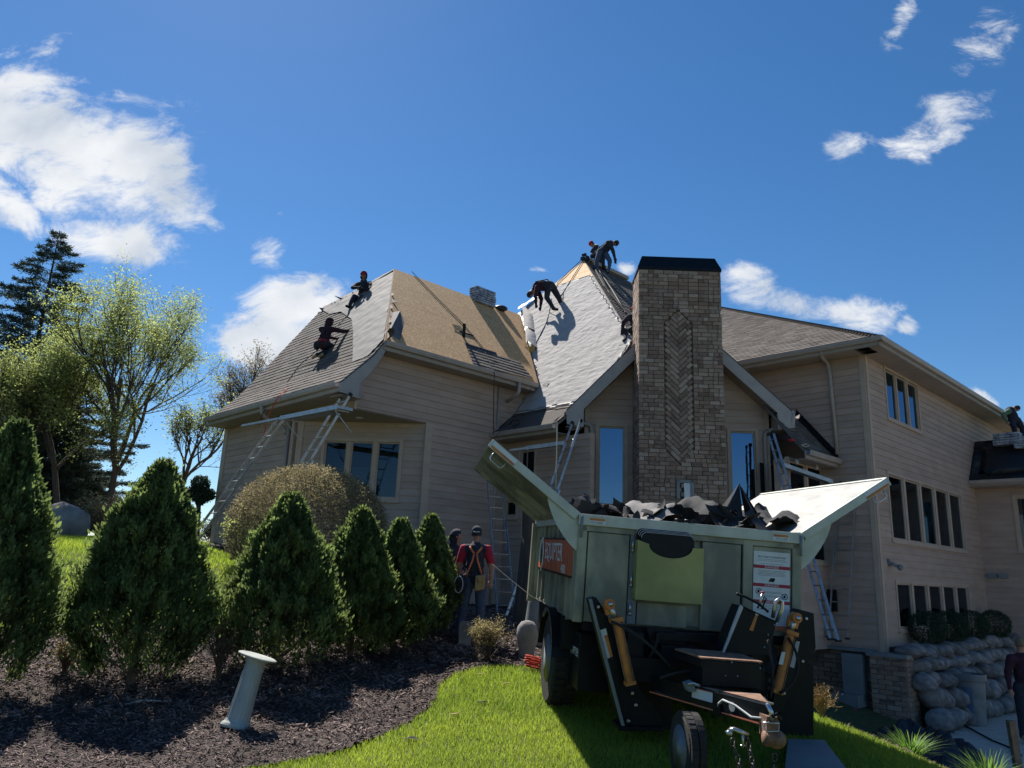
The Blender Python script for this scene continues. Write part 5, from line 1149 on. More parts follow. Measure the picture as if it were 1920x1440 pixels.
plate('tongue_bracket', [(1286, 1283), (1300, 1278), (1306, 1296), (1292, 1298)], -1.0, -.9, M_UTIL); b = MB(); b.tube([TP(1290, 1283, -1.05), TP(1300, 1281, -1.05), TP(1312, 1286, -1.05)], .012, 8); b.build('valve_fitting', M_STEEL, trailer, smooth=True)
b = MB(); b.tube([T(.9, -.1, -1.0), T(.8, -.25, -1.15), T(.7, -.3, -1.4), T(.9, -.4, -1.5)], .018, 8); b.tube([T(1.2, -.1, -1.05), T(1.25, -.3, -1.2), T(1.1, -.5, -1.3)], .015, 8); b.build('hydraulic_hose', M_RUBBER, trailer, smooth=True)
tb('lower_valve_body', .75, 1.15, -.35, -.1, -1.32, -1.1, M_BLACK); tb('cross_beam', .45, 1.7, -.36, -.3, -1.42, -1.22, M_BLACK)
for nm_, pts_, y_, r_ in (('hydraulic_hose', [(1146, 1165), (1190, 1182), (1228, 1215), (1262, 1255)], -.5, .013), ('hydraulic_hose', [(1362, 1226), (1338, 1262), (1290, 1250), (1238, 1272)], -.75, .012), ('hydraulic_hose', [(1478, 1196), (1508, 1236), (1500, 1280), (1462, 1300)], -.46, .012), ('hydraulic_hose', [(1190, 1275), (1215, 1240), (1238, 1206), (1232, 1190)], -.3, .014), ('hydraulic_hose', [(1440, 1200), (1450, 1240), (1452, 1280), (1444, 1310)], -1.0, .011), ('wiring_harness', [(1228, 1296), (1262, 1308), (1300, 1312), (1340, 1330)], -.9, .007)):
    b = MB(); P_ = [V(TP(px, py, y_)) for px, py in pts_]; Q_ = []
    for t in np.linspace(0, 1, 14):
        a_, b_, c_, d_ = P_; Q_.append(a_*(1-t)**3+b_*3*t*(1-t)**2+c_*3*t*t*(1-t)+d_*t**3)
    b.tube(Q_, r_, 8); b.build(nm_, M_RUBBER, trailer, smooth=True)
for px, py, y_ in ((1122, 1138, -.335), (1186, 1300, -.335), (1192, 1322, -.335), (1178, 1352, -.335), (1512, 1160, -.225), (1505, 1240, -.225), (1470, 1300, -.225), (1240, 1196, -.1), (1300, 1200, -.1)):
    b = MB(); b.lathe(TP(px, py, y_), -_ey, [(.016, -.02), (.016, .004), (.010, .008)], 6); b.build('bolt', M_STEEL, trailer)
plate('gusset_plate', [(1212, 1178), (1262, 1178), (1300, 1222), (1236, 1262)], -.2, -.17, M_BLACK); plate('gusset_plate', [(1232, 1185), (1345, 1190), (1345, 1206), (1232, 1201)], -.26, -.2, M_BLACK); plate('foot_pad', [(1160, 1362), (1244, 1364), (1246, 1372), (1160, 1370)], -.36, -.1, M_BLACK)
for x in (X_(1272, 980, -.05), X_(1290, 980, -.05)): b = MB(); b.lathe(T(x+.02, 0, .0), _ez, [(.04, 0), (.042, .01), (.042, .03), (.038, .035)], 16); b.build('rail_cap', M_BLACK, trailer)

# torn roofing felt heaped in the bin
def crumple(b, c, e1, e2, n, amp, seed, fold=.0, m=0, k=9):
    vs = []; e1, e2, n = np.array(e1, float), np.array(e2, float), np.array(n, float)
    for i in range(k):
        for j in range(k):
            u_, v_ = i/(k-1)*2-1, j/(k-1)*2-1; h = noise.noise(Vector((u_*1.3+seed, v_*1.3, seed*.7)))*amp+fold*(-abs(u_)**1.4)+noise.noise(Vector((u_*3+seed, v_*3, 4)))*amp*.3
            vs.append(np.array(c)+e1*u_*(1+.15*noise.noise(Vector((v_*2, seed, 1))))+e2*v_*(1+.2*noise.noise(Vector((u_*3, seed, 2))))+n*h)
    b.add(vs, [(i*k+j, (i+1)*k+j, (i+1)*k+j+1, i*k+j+1) for i in range(k-1) for j in range(k-1)], m)
b = MB()
for i in range(200):
    x, y = rng.uniform(.12, 2.05), rng.uniform(.15, 2.7); z = -.06+.10*rng.random()+.09*max(0, (x-1.1)) ; d = rng.normal(0, 1, 3); d2 = rng.normal(0, 1, 3); s_ = rng.uniform(.06, .17)
    e1 = norm(d)*s_; e2 = norm(np.cross(d, d2))*s_*.7; n_ = norm(np.cross(e1, e2)); crumple(b, T(x, y, z), e1*1.25, e2*1.25, n_, s_*.4, i*3.7, s_*.35, int(rng.choice([0, 0, 0, 1, 1])), 7)
k_ = b.build('felt_scraps', [M_SCRAP, M_MEMB, M_FELT], None, smooth=True); tag(k_, 'loose heap of torn black roofing felt filling the trailer bin', 'roofing scraps'); k_['kind'] = 'stuff'
def bigsheet(pxc, y, ex2, ez2, amp, seed, fold, m, label, tilt=(0, 0, 0)):
    b = MB(); c = TP(*pxc, y); crumple(b, c, _ex*ex2[0]+_ez*ex2[1], _ey*.45+_ez*ez2, norm(_ez-_ey*.3+np.array(tilt)), amp, seed, fold, 0, 14); o = b.build('felt_sheet', m, None, smooth=True); tag(o, label, 'roofing felt', 'big torn felt sheets in the bin')
bigsheet((1222, 952), .55, (.32, .06), .10, .13, 3.1, .12, M_FELT, 'pale folded felt sheet at the left end of the trailer bin')
bigsheet((1325, 948), .7, (.26, .0), .12, .16, 8.2, .24, M_SCRAP, 'peaked black felt sheet in the middle of the trailer bin')
bigsheet((1450, 958), .8, (.22, .02), .05, .16, 5.5, .14, M_SCRAP, 'glossy black felt roll at the right end of the trailer bin')
b = MB(); ap_ = TP(1386, 906, .9)
for i in range(5):
    a = i*1.25; r_ = .24; b.add([ap_, ap_-_ez*.34+(_ex*cos(a)+_ey*sin(a))*r_, ap_-_ez*.36+(_ex*cos(a+.8)+_ey*sin(a+.8))*r_*.8, ap_-_ez*.2+(_ex*cos(a+.4)+_ey*sin(a+.4))*r_*.45], [(0, 1, 3), (0, 3, 2), (1, 2, 3)])
o = b.build('felt_peak', M_SCRAP, None); tag(o, 'tall pointed spike of folded black felt in front of the right bay window', 'roofing felt')
# ------------------------------------------------------------------ ladders, planks
def ladder(bot, top, wdir, width, label, n=None, m=M_ALU, group='aluminium extension ladders against the house', fly=True):
    bot, top, wdir = np.array(bot, float), np.array(top, float), norm(wdir); L_ = np.linalg.norm(top-bot); d = (top-bot)/L_; nrm = norm(np.cross(d, wdir))
    t = thing('ladder', label, 'ladder', bot, group)
    secs = [(0, L_*(.62 if fly else 1), width, 0)]+([(L_*.42, L_, width*.86, .035)] if fly else [])
    for a, c, w, off in secs:
        for s in (-.5, .5):
            b = MB(); b.box(bot+d*a+wdir*(s*w-.009)+nrm*(off-.028), d*(c-a), wdir*.018, nrm*.056); b.build('rail', m, t)
        k = a+.2
        while k < c-.1:
            b = MB(); b.tube([bot+d*k+wdir*(-.5*w)+nrm*off, bot+d*k+wdir*(.5*w)+nrm*off], .014, 6); b.build('rung', m, t); k += .305
    for s in (-.5, .5):
        b = MB(); b.cbox(bot+wdir*s*width-d*.0, wdir*.035, nrm*.05, HZ*.02); b.build('foot', M_RUBBER, t)
        b = MB(); b.cbox(top+wdir*s*width*.86+nrm*.03, wdir*.018, nrm*.04, d*.04); b.build('end_cap', M_RUBBER, t)
    return t
def Ap(px, py, a): q = pA(px, py, a); return G(*q)
def Bp(px, py, b): q = pB(px, py, b); return G(*q)
t1 = Ap(532, 783, -2.93); b1 = Ap(357, 1022, -4.35); ladder(b1, t1, HV, .44, 'long ladder leaning on the left eave with its foot on the upper lawn')
t2_ = Ap(650, 744, -2.55); m2 = Ap(572, 872, -3.25); d2_ = (m2-t2_)/(t2_[2]-m2[2]); ladder(m2+d2_*(m2[2]-1.3), t2_, HV, .44, 'ladder beside the roof corner, its foot hidden behind the clipped round hedge')
def plankset(p, q, across, w, label, thin=None):
    p, q = np.array(p), np.array(q); t = thing('walk_plank', label, 'scaffold plank', p, 'aluminium walk planks on ladder jacks'); d = q-p; ac = norm(across)
    k = thin or 0
    b = MB(); b.box(p, d*k+d*.02 if k else d, ac*.05, HZ*.05) if k else None
    if k: b.build('telescoping_end', M_ALU, t)
    b = MB(); b.box(p+d*k, d*(1-k), ac*w, HZ*.06); b.build('deck', M_ALU, t); b = MB(); b.box(p+d*k-ac*.012-HZ*.02, d*(1-k), ac*.012, HZ*.09); b.build('side_beam', M_ALU, t)
    for s in (.06, .94):
        c = p+d*(k+(1-k)*s); b = MB(); b.tube([c-HZ*.01, c+ac*w-HZ*.01], .02, 6); b.tube([c+ac*.02-HZ*.01, c+ac*w*1.3-HZ*.42], .016, 6); b.build('ladder_jack', M_ALU, t)
    return t
plankset(Ap(452, 800, -3.35), Ap(632, 765, -3.35), HU, .36, 'telescoping plank bridging two ladders below the left eave', .45)
t3_ = onD(1083, 792, 17.75); m3 = onD(1042, 912, 17.2); d3 = (m3-t3_)/(t3_[2]-m3[2]); ladder(m3+d3*(m3[2]-.7), t3_, HV*.8+HU*.2, .42, 'ladder standing in the shadowed recess left of the gable bay')
plankset(onD(955, 846, 18.3), onD(1058, 832, 17.6), HD, .3, 'plank across the shadowed recess under the centre gutter', .3)
b4 = onD(949, 1152, 16.6); t4_ = onD(926, 884, 18.3); ladder(b4, t4_, HU*.8-HV*.2, .42, 'ladder half hidden behind the left wing of the trailer')
b5 = G(*pA(1553, 1198, RA-.34)); t5_ = G(*pA(1510, 1042, RA-.5)); ladder(b5, t5_, -HV, .36, 'pale stepladder section leaning left, right beside the trailer', m=M_GREY, fly=False)
b6 = G(*pA(1571, 1196, RA-.4)); t6_ = G(*pA(1590, 905, RA-.06)); ladder(b6, t6_, -HV, .44, 'upright ladder against the shaded front wall of the right wing')
t7 = onD(1448, 812, 17.45); m7 = onD(1478, 912, 16.9); d7 = (m7-t7)/(t7[2]-m7[2]); ladder(m7+d7*(m7[2]-.6), t7, HD, .4, 'ladder under the porch eave to the right of the brick chimney')
plankset(onD(1466, 872, 17.3), onD(1562, 905, 17.2), HD, .3, 'plank under the little porch roof')

# ------------------------------------------------------------------ people
JN = dict(pel=(0, 0, .95), ch=(0, 0, 1.40), nk=(0, 0, 1.50), hd=(0, -.01, 1.66), sL=(-.19, 0, 1.42), eL=(-.23, .02, 1.14), wL=(-.24, -.04, .90), sR=(.19, 0, 1.42), eR=(.23, .02, 1.14), wR=(.24, -.04, .90),
 hL=(-.10, 0, .92), kL=(-.12, -.01, .50), aL=(-.12, .02, .09), tL=(-.14, -.16, .04), hR=(.10, 0, .92), kR=(.12, -.01, .50), aR=(.12, .02, .09), tR=(.14, -.16, .04))
def person(label, base, yaw, over, shirt, pants, shoes=M_TAN, sleeve=None, hair=M_NAVY, cap=None, hood=None, vox=.015, extras=None, group=None, scale=1.0, hand=M_SKIN):
    """local frame: figure faces -y, x to its left/right as seen from the front camera side; yaw turns it about z"""
    J = {k: Vector(v) for k, v in JN.items()}
    for k, v in over.items(): J[k] = Vector(v)
    Mx = Matrix.Translation(V(base)) @ Matrix.Rotation(yaw, 4, 'Z') @ Matrix.Diagonal((scale, scale, scale, 1))
    th = bpy.data.objects.new('person', None); COL.objects.link(th); m0 = Matrix.Translation(V(base)); th.matrix_world = m0; WM[th] = m0; th['label'] = label; th['category'] = 'person'
    if group: th['group'] = group
    segs = []   # (p, q, r0, r1, matidx)
    S = lambda a, b, r0, r1, m: segs.append((J[a] if isinstance(a, str) else a, J[b] if isinstance(b, str) else b, r0, r1, m))
    lum = J['pel'].lerp(J['ch'], .45)
    S('pel', 'ch', .145, .14, 0); S(lum, lum, .155, .155, 0); S(J['sL'].lerp(J['sR'], .12), J['sR'].lerp(J['sL'], .12), .082, .082, 0); S(J['hL'].lerp(J['hR'], .1), J['hR'].lerp(J['hL'], .1), .125, .125, 1); S('ch', 'nk', .09, .06, 0); S('nk', 'hd', .056, .06, 3)
    for s in 'LR':
        S('s'+s, 'e'+s, .078, .062, 2); S('e'+s, 'w'+s, .058, .038, 2); S('h'+s, 'k'+s, .11, .08, 1); S('k'+s, 'a'+s, .078, .056, 1); S('a'+s, 't'+s, .05, .042, 4)
        e, w = J['e'+s], J['w'+s]; d = (w-e).normalized(); side = d.cross(Vector((0, 1, 0))); side = side.normalized() if side.length > .1 else Vector((1, 0, 0)); dn = d.cross(side)
        pm = w+d*.06; S(w, pm, .033, .036, 5); S(pm+side*.018, pm+side*.02+d*.02, .022, .02, 5); S(pm-side*.018, pm-side*.02+d*.02, .022, .02, 5)
        for i, (o_, ln) in enumerate(((-.03, .055), (-.01, .07), (.011, .066), (.03, .05))):
            a = pm+side*o_+d*.022; m_ = a+d*ln*.55+dn*.006; z_ = m_+d*ln*.4+dn*.03; S(a, m_, .0105, .0095, 5); S(m_, z_, .0095, .0085, 5)
        a = w+d*.03+side*.028*(1 if s == 'L' else -1); S(a, a+d*.03+side*.022*(1 if s == 'L' else -1)+dn*.012, .013, .011, 5); S(a+d*.03+side*.022*(1 if s == 'L' else -1)+dn*.012, a+d*.06+side*.02*(1 if s == 'L' else -1)+dn*.02, .011, .009, 5)
    b = MB()
    for p, q, r0, r1, m in segs:
        if (q-p).length > 1e-4: b.tube([p, q], [r0, r1], 12)
        b.sphere(p, r0, 0, 12); b.sphere(q, r1, 0, 12)
    # head: skull, jaw, nose, ears, brow
    hd, nk = J['hd'], J['nk']; up = (hd-nk).normalized(); fw = Vector(over.get('face', (0, -1, 0))).normalized(); fw = (fw-up*fw.dot(up)).normalized(); rt = fw.cross(up); R = Matrix((rt, -fw, up)).transposed()
    b.sphere(hd+up*.035, .1, 0, 16, (.78, .97, 1.08), R); b.sphere(hd-up*.045+fw*.03, .062, 0, 12, (.85, 1, .95), R); b.sphere(hd-up*.01+fw*.098, .017, 0, 8, (.8, 1, 1.4), R); b.sphere(hd+up*.03+fw*.082, .03, 0, 8, (1.6, .5, .5), R); b.sphere(hd-up*.052+fw*.083, .018, 0, 8, (1.5, .6, .6), R)
    for s_ in (-1, 1): b.sphere(hd+rt*s_*.08+up*.0, .024, 0, 8, (.4, .8, 1.3), R)
    me = b.mesh('tmp', [M_SKIN]); o = bpy.data.objects.new('tmp', me); COL.objects.link(o); md = o.modifiers.new('r', 'REMESH'); md.mode = 'VOXEL'; md.voxel_size = vox; md2 = o.modifiers.new('s', 'SMOOTH'); md2.iterations = 3; md2.factor = .5
    dg = bpy.context.evaluated_depsgraph_get(); ev = bpy.data.meshes.new_from_object(o.evaluated_get(dg)); bpy.data.objects.remove(o)
    n = len(ev.vertices); co = np.empty(n*3); ev.vertices.foreach_get('co', co); co = co.reshape(-1, 3)
    # cloth folds
    dist = np.full((n, 7), 9.)
    for p, q, r0, r1, m in segs:
        p_, d_ = np.array(p), np.array(q-p); L2 = max(d_@d_, 1e-9); t = np.clip((co-p_)@d_/L2, 0, 1); dd = np.linalg.norm(co-p_-t[:, None]*d_, axis=1)-(r0+(r1-r0)*t); dist[:, m] = np.minimum(dist[:, m], dd)
    hdv = np.array(hd+up*.02); dist[:, 3] = np.minimum(dist[:, 3], np.linalg.norm(co-hdv, axis=1)-.115)
    fu = ((co-np.array(hd))@np.array(up)); ff = ((co-np.array(hd))@np.array(fw)); isH = (dist[:, 3] < .01) & ((fu > .075) | ((ff < .01) & (fu > -.03)))
    vm = dist.argmin(1); vm[isH & (vm == 3)] = 6
    k = len(ev.polygons); li = np.empty(len(ev.loops), int); ev.loops.foreach_get('vertex_index', li); ls = np.empty(k, int); ev.polygons.foreach_get('loop_start', ls); pm_ = vm[li[ls]]
    fold = np.array([noise.noise(Vector(c)*9) for c in co[:, :]])*.006+np.array([noise.noise(Vector((c[0]*6, c[1]*6, c[2]*22))) for c in co])*.004
    nm = np.empty(n*3); ev.vertices.foreach_get('normal', nm); nm = nm.reshape(-1, 3); cloth = np.isin(vm, (0, 1, 2)); co[cloth] += nm[cloth]*fold[cloth][:, None]; ev.vertices.foreach_set('co', co.ravel())
    ev.materials.clear()
    for m in (shirt, pants, sleeve or shirt, M_SKIN, shoes, hand, hair): ev.materials.append(m)
    ev.polygons.foreach_set('material_index', pm_.astype(np.int32)); ev.polygons.foreach_set('use_smooth', [True]*k); ev.update(); ev.name = 'body'
    put('body', ev, th, Mx)
    def part(name, f, m, sm=True):
        q = MB(); f(q); a = put(name, q.mesh(name, m, sm), th, Mx); return a
    if cap:
        def f(q):
            q.sphere(hd+up*.06, .098, 0, 14, (.86, 1.02, .78), R); c = hd+up*.055+fw*.075; q.add([c-rt*.06, c+rt*.06, c+rt*.045+fw*.075-up*.01, c-rt*.045+fw*.075-up*.01, c-rt*.06-up*.008, c+rt*.06-up*.008, c+rt*.045+fw*.075-up*.018, c-rt*.045+fw*.075-up*.018], [(0, 1, 2, 3), (7, 6, 5, 4), (0, 4, 5, 1), (1, 5, 6, 2), (2, 6, 7, 3), (3, 7, 4, 0)])
        part('cap', f, cap)
    if hood:
        def f(q):
            vs = []; K = 12; N_ = 8
            for i in range(N_+1):
                t = i/N_*pi*.62
                for j in range(K+1):
                    a = j/K*2*pi; r_ = .135; d_ = -fw*cos(t)*1.0+(rt*cos(a)*.82+up*sin(a)*1.05)*sin(t); vs.append(hd+up*.01-fw*.0+d_*r_+up*(-.02 if sin(a) < 0 else .01))
            q.add(vs, [(i*(K+1)+j, i*(K+1)+j+1, (i+1)*(K+1)+j+1, (i+1)*(K+1)+j) for i in range(N_) for j in range(K)]); q.sphere(J['nk']+up*-.0-fw*.03, .105, 0, 12, (1, .9, .55), R)
        part('hood', f, hood)
    if extras: extras(part, J, up, fw, rt)
    return th
def harness(color=M_WEB, belt=M_NAVY):
    def ex(part, J, up, fw, rt):
        ch, pe = J['ch'], J['pel']; ax = (ch-pe).normalized(); r_ = (J['sR']-J['sL']).normalized(); bk = ax.cross(r_); bk = bk if bk.dot(fw) < 0 else -bk
        c = ch.lerp(pe, .30)+bk*.155
        def f(q):
            for s in (-1, 1):
                q.tube([ch+r_*s*.10+ax*.075, ch+r_*s*.09+bk*.115+ax*.03, ch+r_*s*.02+bk*.150-ax*.06, ], .018, 6)
                q.tube([ch+r_*s*.02+bk*.150-ax*.06, ch+r_*s*.045+bk*.158-ax*.18, ch+r_*s*.09+bk*.16-ax*.30, pe+r_*s*.13+bk*.12+ax*.03], .016, 6)
        part('harness', f, color)
        def g(q): q.tube([pe+ax*.04+(r_*cos(t)*1.12+bk*sin(t)*1.0)*.15 for t in np.linspace(0, 2*pi, 17)], .024, 6)
        part('belt', g, belt)
    return ex
# two men on the ground by the shrubs
def ex1(part, J, up, fw, rt):
    harness()(part, J, up, fw, rt); pe = J['pel']
    def pouch(q):
        for c, w, h in ((pe+Vector((.10, -.19, -.06)), .08, .12), (pe+Vector((.12, -.22, -.0)), .06, .05)):
            q.cbox(c, (w, 0, .02), (0, .05, 0), (0, 0, h))
    p = part('tool_pouch', pouch, M_TAN, False); md = p.modifiers.new('b', 'BEVEL'); md.width = .02; md.segments = 3
    def bag(q): q.sphere(pe+Vector((-.2, -.12, -.10)), .12, 0, 12, (.7, .8, 1.3))
    part('hip_bag', bag, M_NAVY)
    def coil(q):
        for i in range(4): q.tube([pe+Vector((-.24, -.22, -.1))+Vector((cos(t)*.07, .03*i-.05, sin(t)*.13)) for t in np.linspace(0, 2*pi, 14)], .007, 5)
    part('rope_coil', coil, M_GREY)
    def strap(q): q.tube([Vector(J['hd'])+Vector((-.05, -.09, .035)), Vector(J['hd'])+Vector((0, -.106, .03)), Vector(J['hd'])+Vector((.05, -.09, .035))], .006, 5)
    part('cap_strap', strap, M_WHITE)
p1 = onD(884, 1196, 12.3); p1[2] = tz(p1[0], p1[1]); 
h1 = (onD(886, 985, 12.3)[2]-p1[2])/1.80
person('workman in a black vest over a red shirt with orange harness straps, seen from behind', p1, 0, dict(face=(.0, 1, 0), pel=(0, 0, .95), wR=(.27, -.07, .93), eR=(.27, .0, 1.16), wL=(-.28, .05, .93), eL=(-.27, 0, 1.16), kL=(-.16, .03, .5), aL=(-.22, .0, .09), tL=(-.25, .16, .04), tR=(.14, .16, .04)), M_NAVY, M_DENIM, sleeve=M_REDC, cap=M_NAVY, vox=.011, extras=ex1, scale=h1, hand=M_SKIN)
# bare forearms are skin: repaint by a second small sleeve rule
bd = [o for o in bpy.data.objects if o.name.startswith('body')][0]; me = bd.data; cz = np.empty(len(me.polygons)*3); me.polygons.foreach_get('center', cz); cz = cz.reshape(-1, 3); mi = np.empty(len(me.polygons), int); me.polygons.foreach_get('material_index', mi); mi[(mi == 2) & (cz[:, 2] < 1.19)] = 3; me.polygons.foreach_set('material_index', mi.astype(np.int32))
p2 = onD(842, 1192, 12.9); p2[2] = tz(p2[0], p2[1]); h2 = (onD(848, 995, 12.9)[2]-p2[2])/1.78
person('workman in a dark hooded sweatshirt standing beside the man with the orange harness', p2, 0, dict(face=(1, -.1, 0), hd=(.03, -.0, 1.66), wL=(-.16, -.16, 1.0), wR=(.2, -.2, 1.05), eL=(-.26, -.02, 1.15), eR=(.25, -.02, 1.15), tL=(-.02, -.14, .04), tR=(.24, -.12, .04)), M_NAVY, M_DENIM, hood=M_NAVY, vox=.012, scale=h2)
# roofers
q3 = onplane(603, 672, LWA)
s3 = 1.0
def ex3(part, J, up, fw, rt):
    harness(M_NAVY, M_RED)(part, J, up, fw, rt)
    def g(q): q.sphere(J['pel']+Vector((-.16, .0, -.06)), .12, 0, 10, (.8, .9, 1.2)); q.tube([J['wR']+Vector((0, 0, -.05)), J['wR']+Vector((.05, .0, .12))], .018, 6)
    part('tool_bag', g, M_NAVY)
G3 = onD(596, 595, 16.9)
person('roofer in a maroon hood kneeling on a foam pad on the left roof', q3+HZ*.02, 0, dict(face=(.5, .8, 0), pel=(-.02, .05, .42), ch=(.04, .12, .84), nk=(.05, .14, .93), hd=(.07, .18, 1.07), sL=(-.12, .10, .84), sR=(.20, .14, .86), eR=(.46, .24, .85), wR=(.70, .34, .92), eL=(.02, .22, .66), wL=(.26, .34, .66),
  hL=(-.12, .05, .40), hR=(.08, .05, .40), kL=(.10, .34, .30), aL=(-.14, -.02, .06), tL=(-.22, -.08, -.04), kR=(.26, .30, .36), aR=(.06, -.04, .10), tR=(-.04, -.1, .0)), M_MAROON, M_NAVY, hood=M_MAROON, vox=.015, extras=ex3, scale=.95, hand=M_GLOVE)
q4 = onplane(672, 566, LWA)
q4 = AB(onplane(664, 570, LWA)); q4 = G(q4[0]+.15, q4[1], q4[2]+.05)
person('roofer in a dark jacket and red cap sitting on the ridge of the left roof', q4, 0, dict(face=(.15, -1, -.15), pel=(.05, .3, .22), ch=(.06, .16, .66), nk=(.06, .12, .76), hd=(.06, .06, .90), sL=(-.13, .16, .66), sR=(.25, .16, .66), eL=(-.20, -.08, .46), wL=(.0, -.22, .42), eR=(.32, -.06, .44), wR=(.10, -.22, .38),
  hL=(-.05, .28, .22), hR=(.15, .28, .22), kL=(-.12, -.14, .16), aL=(-.20, -.34, -.22), tL=(-.23, -.50, -.26), kR=(.10, -.16, .14), aR=(.03, -.36, -.24), tR=(.02, -.52, -.30)), M_NAVY, M_NAVY, cap=M_REDC, hood=M_NAVY, vox=.015, scale=1.0, shoes=M_NAVY, hand=M_GLOVE)
q5 = pC(1042, 585)
person('roofer bending double with both hands on the pale underlayment, left of the peak', q5+HZ*.0-HV*.05, 0, dict(face=(-.3, .2, -1), pel=(-.22, .1, .82), ch=(-.58, .12, .78), nk=(-.68, .12, .68), hd=(-.76, .12, .56), sL=(-.58, -.02, .70), sR=(-.56, .26, .72), eL=(-.62, -.06, .42), wL=(-.60, -.10, .16), eR=(-.44, .22, .44), wR=(-.46, .2, .2),
  hL=(-.26, .0, .80), hR=(-.14, .16, .80), kL=(-.30, -.04, .40), aL=(-.10, -.10, .05), tL=(.0, -.18, -.0), kR=(.06, .18, .48), aR=(.16, .24, .26), tR=(.26, .26, .22)), M_MAROON, M_NAVY, hair=M_NAVY, vox=.016, extras=harness(M_NAVY, M_GREY), scale=1.12, hand=M_GLOVE, shoes=M_NAVY)
_nb = norm(np.cross(HU, apx-hb)); q6 = onP(1124, 513, apx, _nb)+HZ*.03
person('roofer in dark clothes crouching over on the highest ridge, right of the bare peak', q6, 0, dict(face=(.3, .3, -1), pel=(.1, .1, .80), ch=(.34, .05, 1.08), nk=(.42, .04, 1.13), hd=(.52, .02, 1.12), sL=(.26, -.1, 1.06), sR=(.40, .2, 1.08), eL=(.42, -.14, .80), wL=(.5, -.1, .52), eR=(.5, .22, .84), wR=(.55, .2, .56),
  hL=(.02, .05, .80), hR=(.18, .12, .80), kL=(-.10, .0, .42), aL=(-.12, .0, .05), tL=(-.24, -.1, .02), kR=(.34, -.05, .42), aR=(.26, -.2, -.06), tR=(.24, -.34, -.10)), M_NAVY, M_DENIM, cap=M_NAVY, vox=.016, scale=1.0, hand=M_GLOVE, shoes=M_NAVY, extras=harness(M_NAVY, M_NAVY))
q6b = onP(1136, 512, apx, _nb)+HV*.30-HZ*.12
person('second roofer at the peak, leaning left in a pale shirt and reddish cap', q6b, 0, dict(face=(-1, -.1, -.4), pel=(.1, .1, .86), ch=(-.10, .08, 1.18), nk=(-.18, .06, 1.24), hd=(-.26, .04, 1.30), sL=(-.12, -.1, 1.14), sR=(-.06, .24, 1.16), eL=(-.28, -.1, .96), wL=(-.12, -.12, .84), eR=(-.22, .2, .96), wR=(-.02, .12, .8),
  aL=(.0, .0, .05), kL=(-.02, .0, .45), hL=(.0, .1, .84), aR=(.3, .0, .05)), M_GREY, M_NAVY, sleeve=M_NAVY, cap=M_REDC, vox=.016, scale=1.0)
q7 = onP(1176, 620, apx, norm(np.cross(HU, apx-hb)))
q7 = onD(1190, 640, AB(hb)[0]*0+onP(1188, 637, G(2.75, 0, 5.7), norm(HZ-1.42*HU))[1]+.25)
person('roofer in a black jacket and red cap crouching beside the chimney top', q7, 0, dict(face=(-.6, .6, -.2), pel=(.05, .1, .34), ch=(.02, .16, .72), nk=(.02, .18, .80), hd=(.03, .2, .94), sL=(-.13, .1, .70), sR=(.17, .2, .70), eL=(-.28, .12, .55), wL=(-.30, .22, .32), eR=(.2, .35, .6), wR=(.1, .45, .5),
  hL=(-.04, .1, .34), hR=(.14, .12, .34), kL=(-.22, .3, .38), aL=(-.22, -.02, .06), tL=(-.30, -.08, -.02), kR=(.1, .4, .4), aR=(.1, 0, .05), tR=(.1, -.1, .0)), M_NAVY, M_NAVY, cap=M_REDC, vox=.016, scale=1.0, hand=M_GLOVE, shoes=M_NAVY)
q8 = onD(1926, 1330, 16.6); q8[2] = PZ; h8 = (onD(1918, 1196, 16.6)[2]-PZ)/1.78
person('man in a dark sweatshirt on the patio, cut off by the right edge', q8, 0, dict(face=(.3, .9, 0), eL=(-.27, .02, 1.15), wL=(-.30, -.05, .9)), M_MAROON, M_NAVY, vox=.016, scale=h8, hair=M_TWIG, extras=lambda part, J, up, fw, rt: part('neck_strap', lambda q: q.tube([J['nk']+Vector((-.09, .06, .04)), J['nk']+Vector((-.02, .11, -.03)), J['nk']+Vector((.07, .08, .02))], .012, 6), M_RED))
q9 = G(gt[0], pA(1908, 826, gt[0])[1], gt[2])
person('roofer with a dull green sleeve bent over at the far right on the garage roof', q9, 0, dict(face=(.2, .4, -1), pel=(.05, .1, .62), ch=(-.05, .1, .90), nk=(.02, .1, .96), hd=(.12, .08, .98), sL=(-.16, .0, .86), sR=(.1, .2, .9), eL=(-.34, .05, .74), wL=(-.22, .06, .54), eR=(.2, .2, .7), wR=(.2, .2, .5), kL=(-.1, -.05, .34), aL=(-.02, .02, .0), tL=(-.1, -.1, -.02), kR=(.2, .0, .34), aR=(.2, .05, .0), hL=(-.04, .1, .6), hR=(.14, .1, .6)), M_DARKG if 'M_DARKG' in globals() else M_NAVY, M_NAVY, sleeve=mat('green_cloth', (.10, .19, .13), (.07, .13, .09), 9, .9), vox=.018)

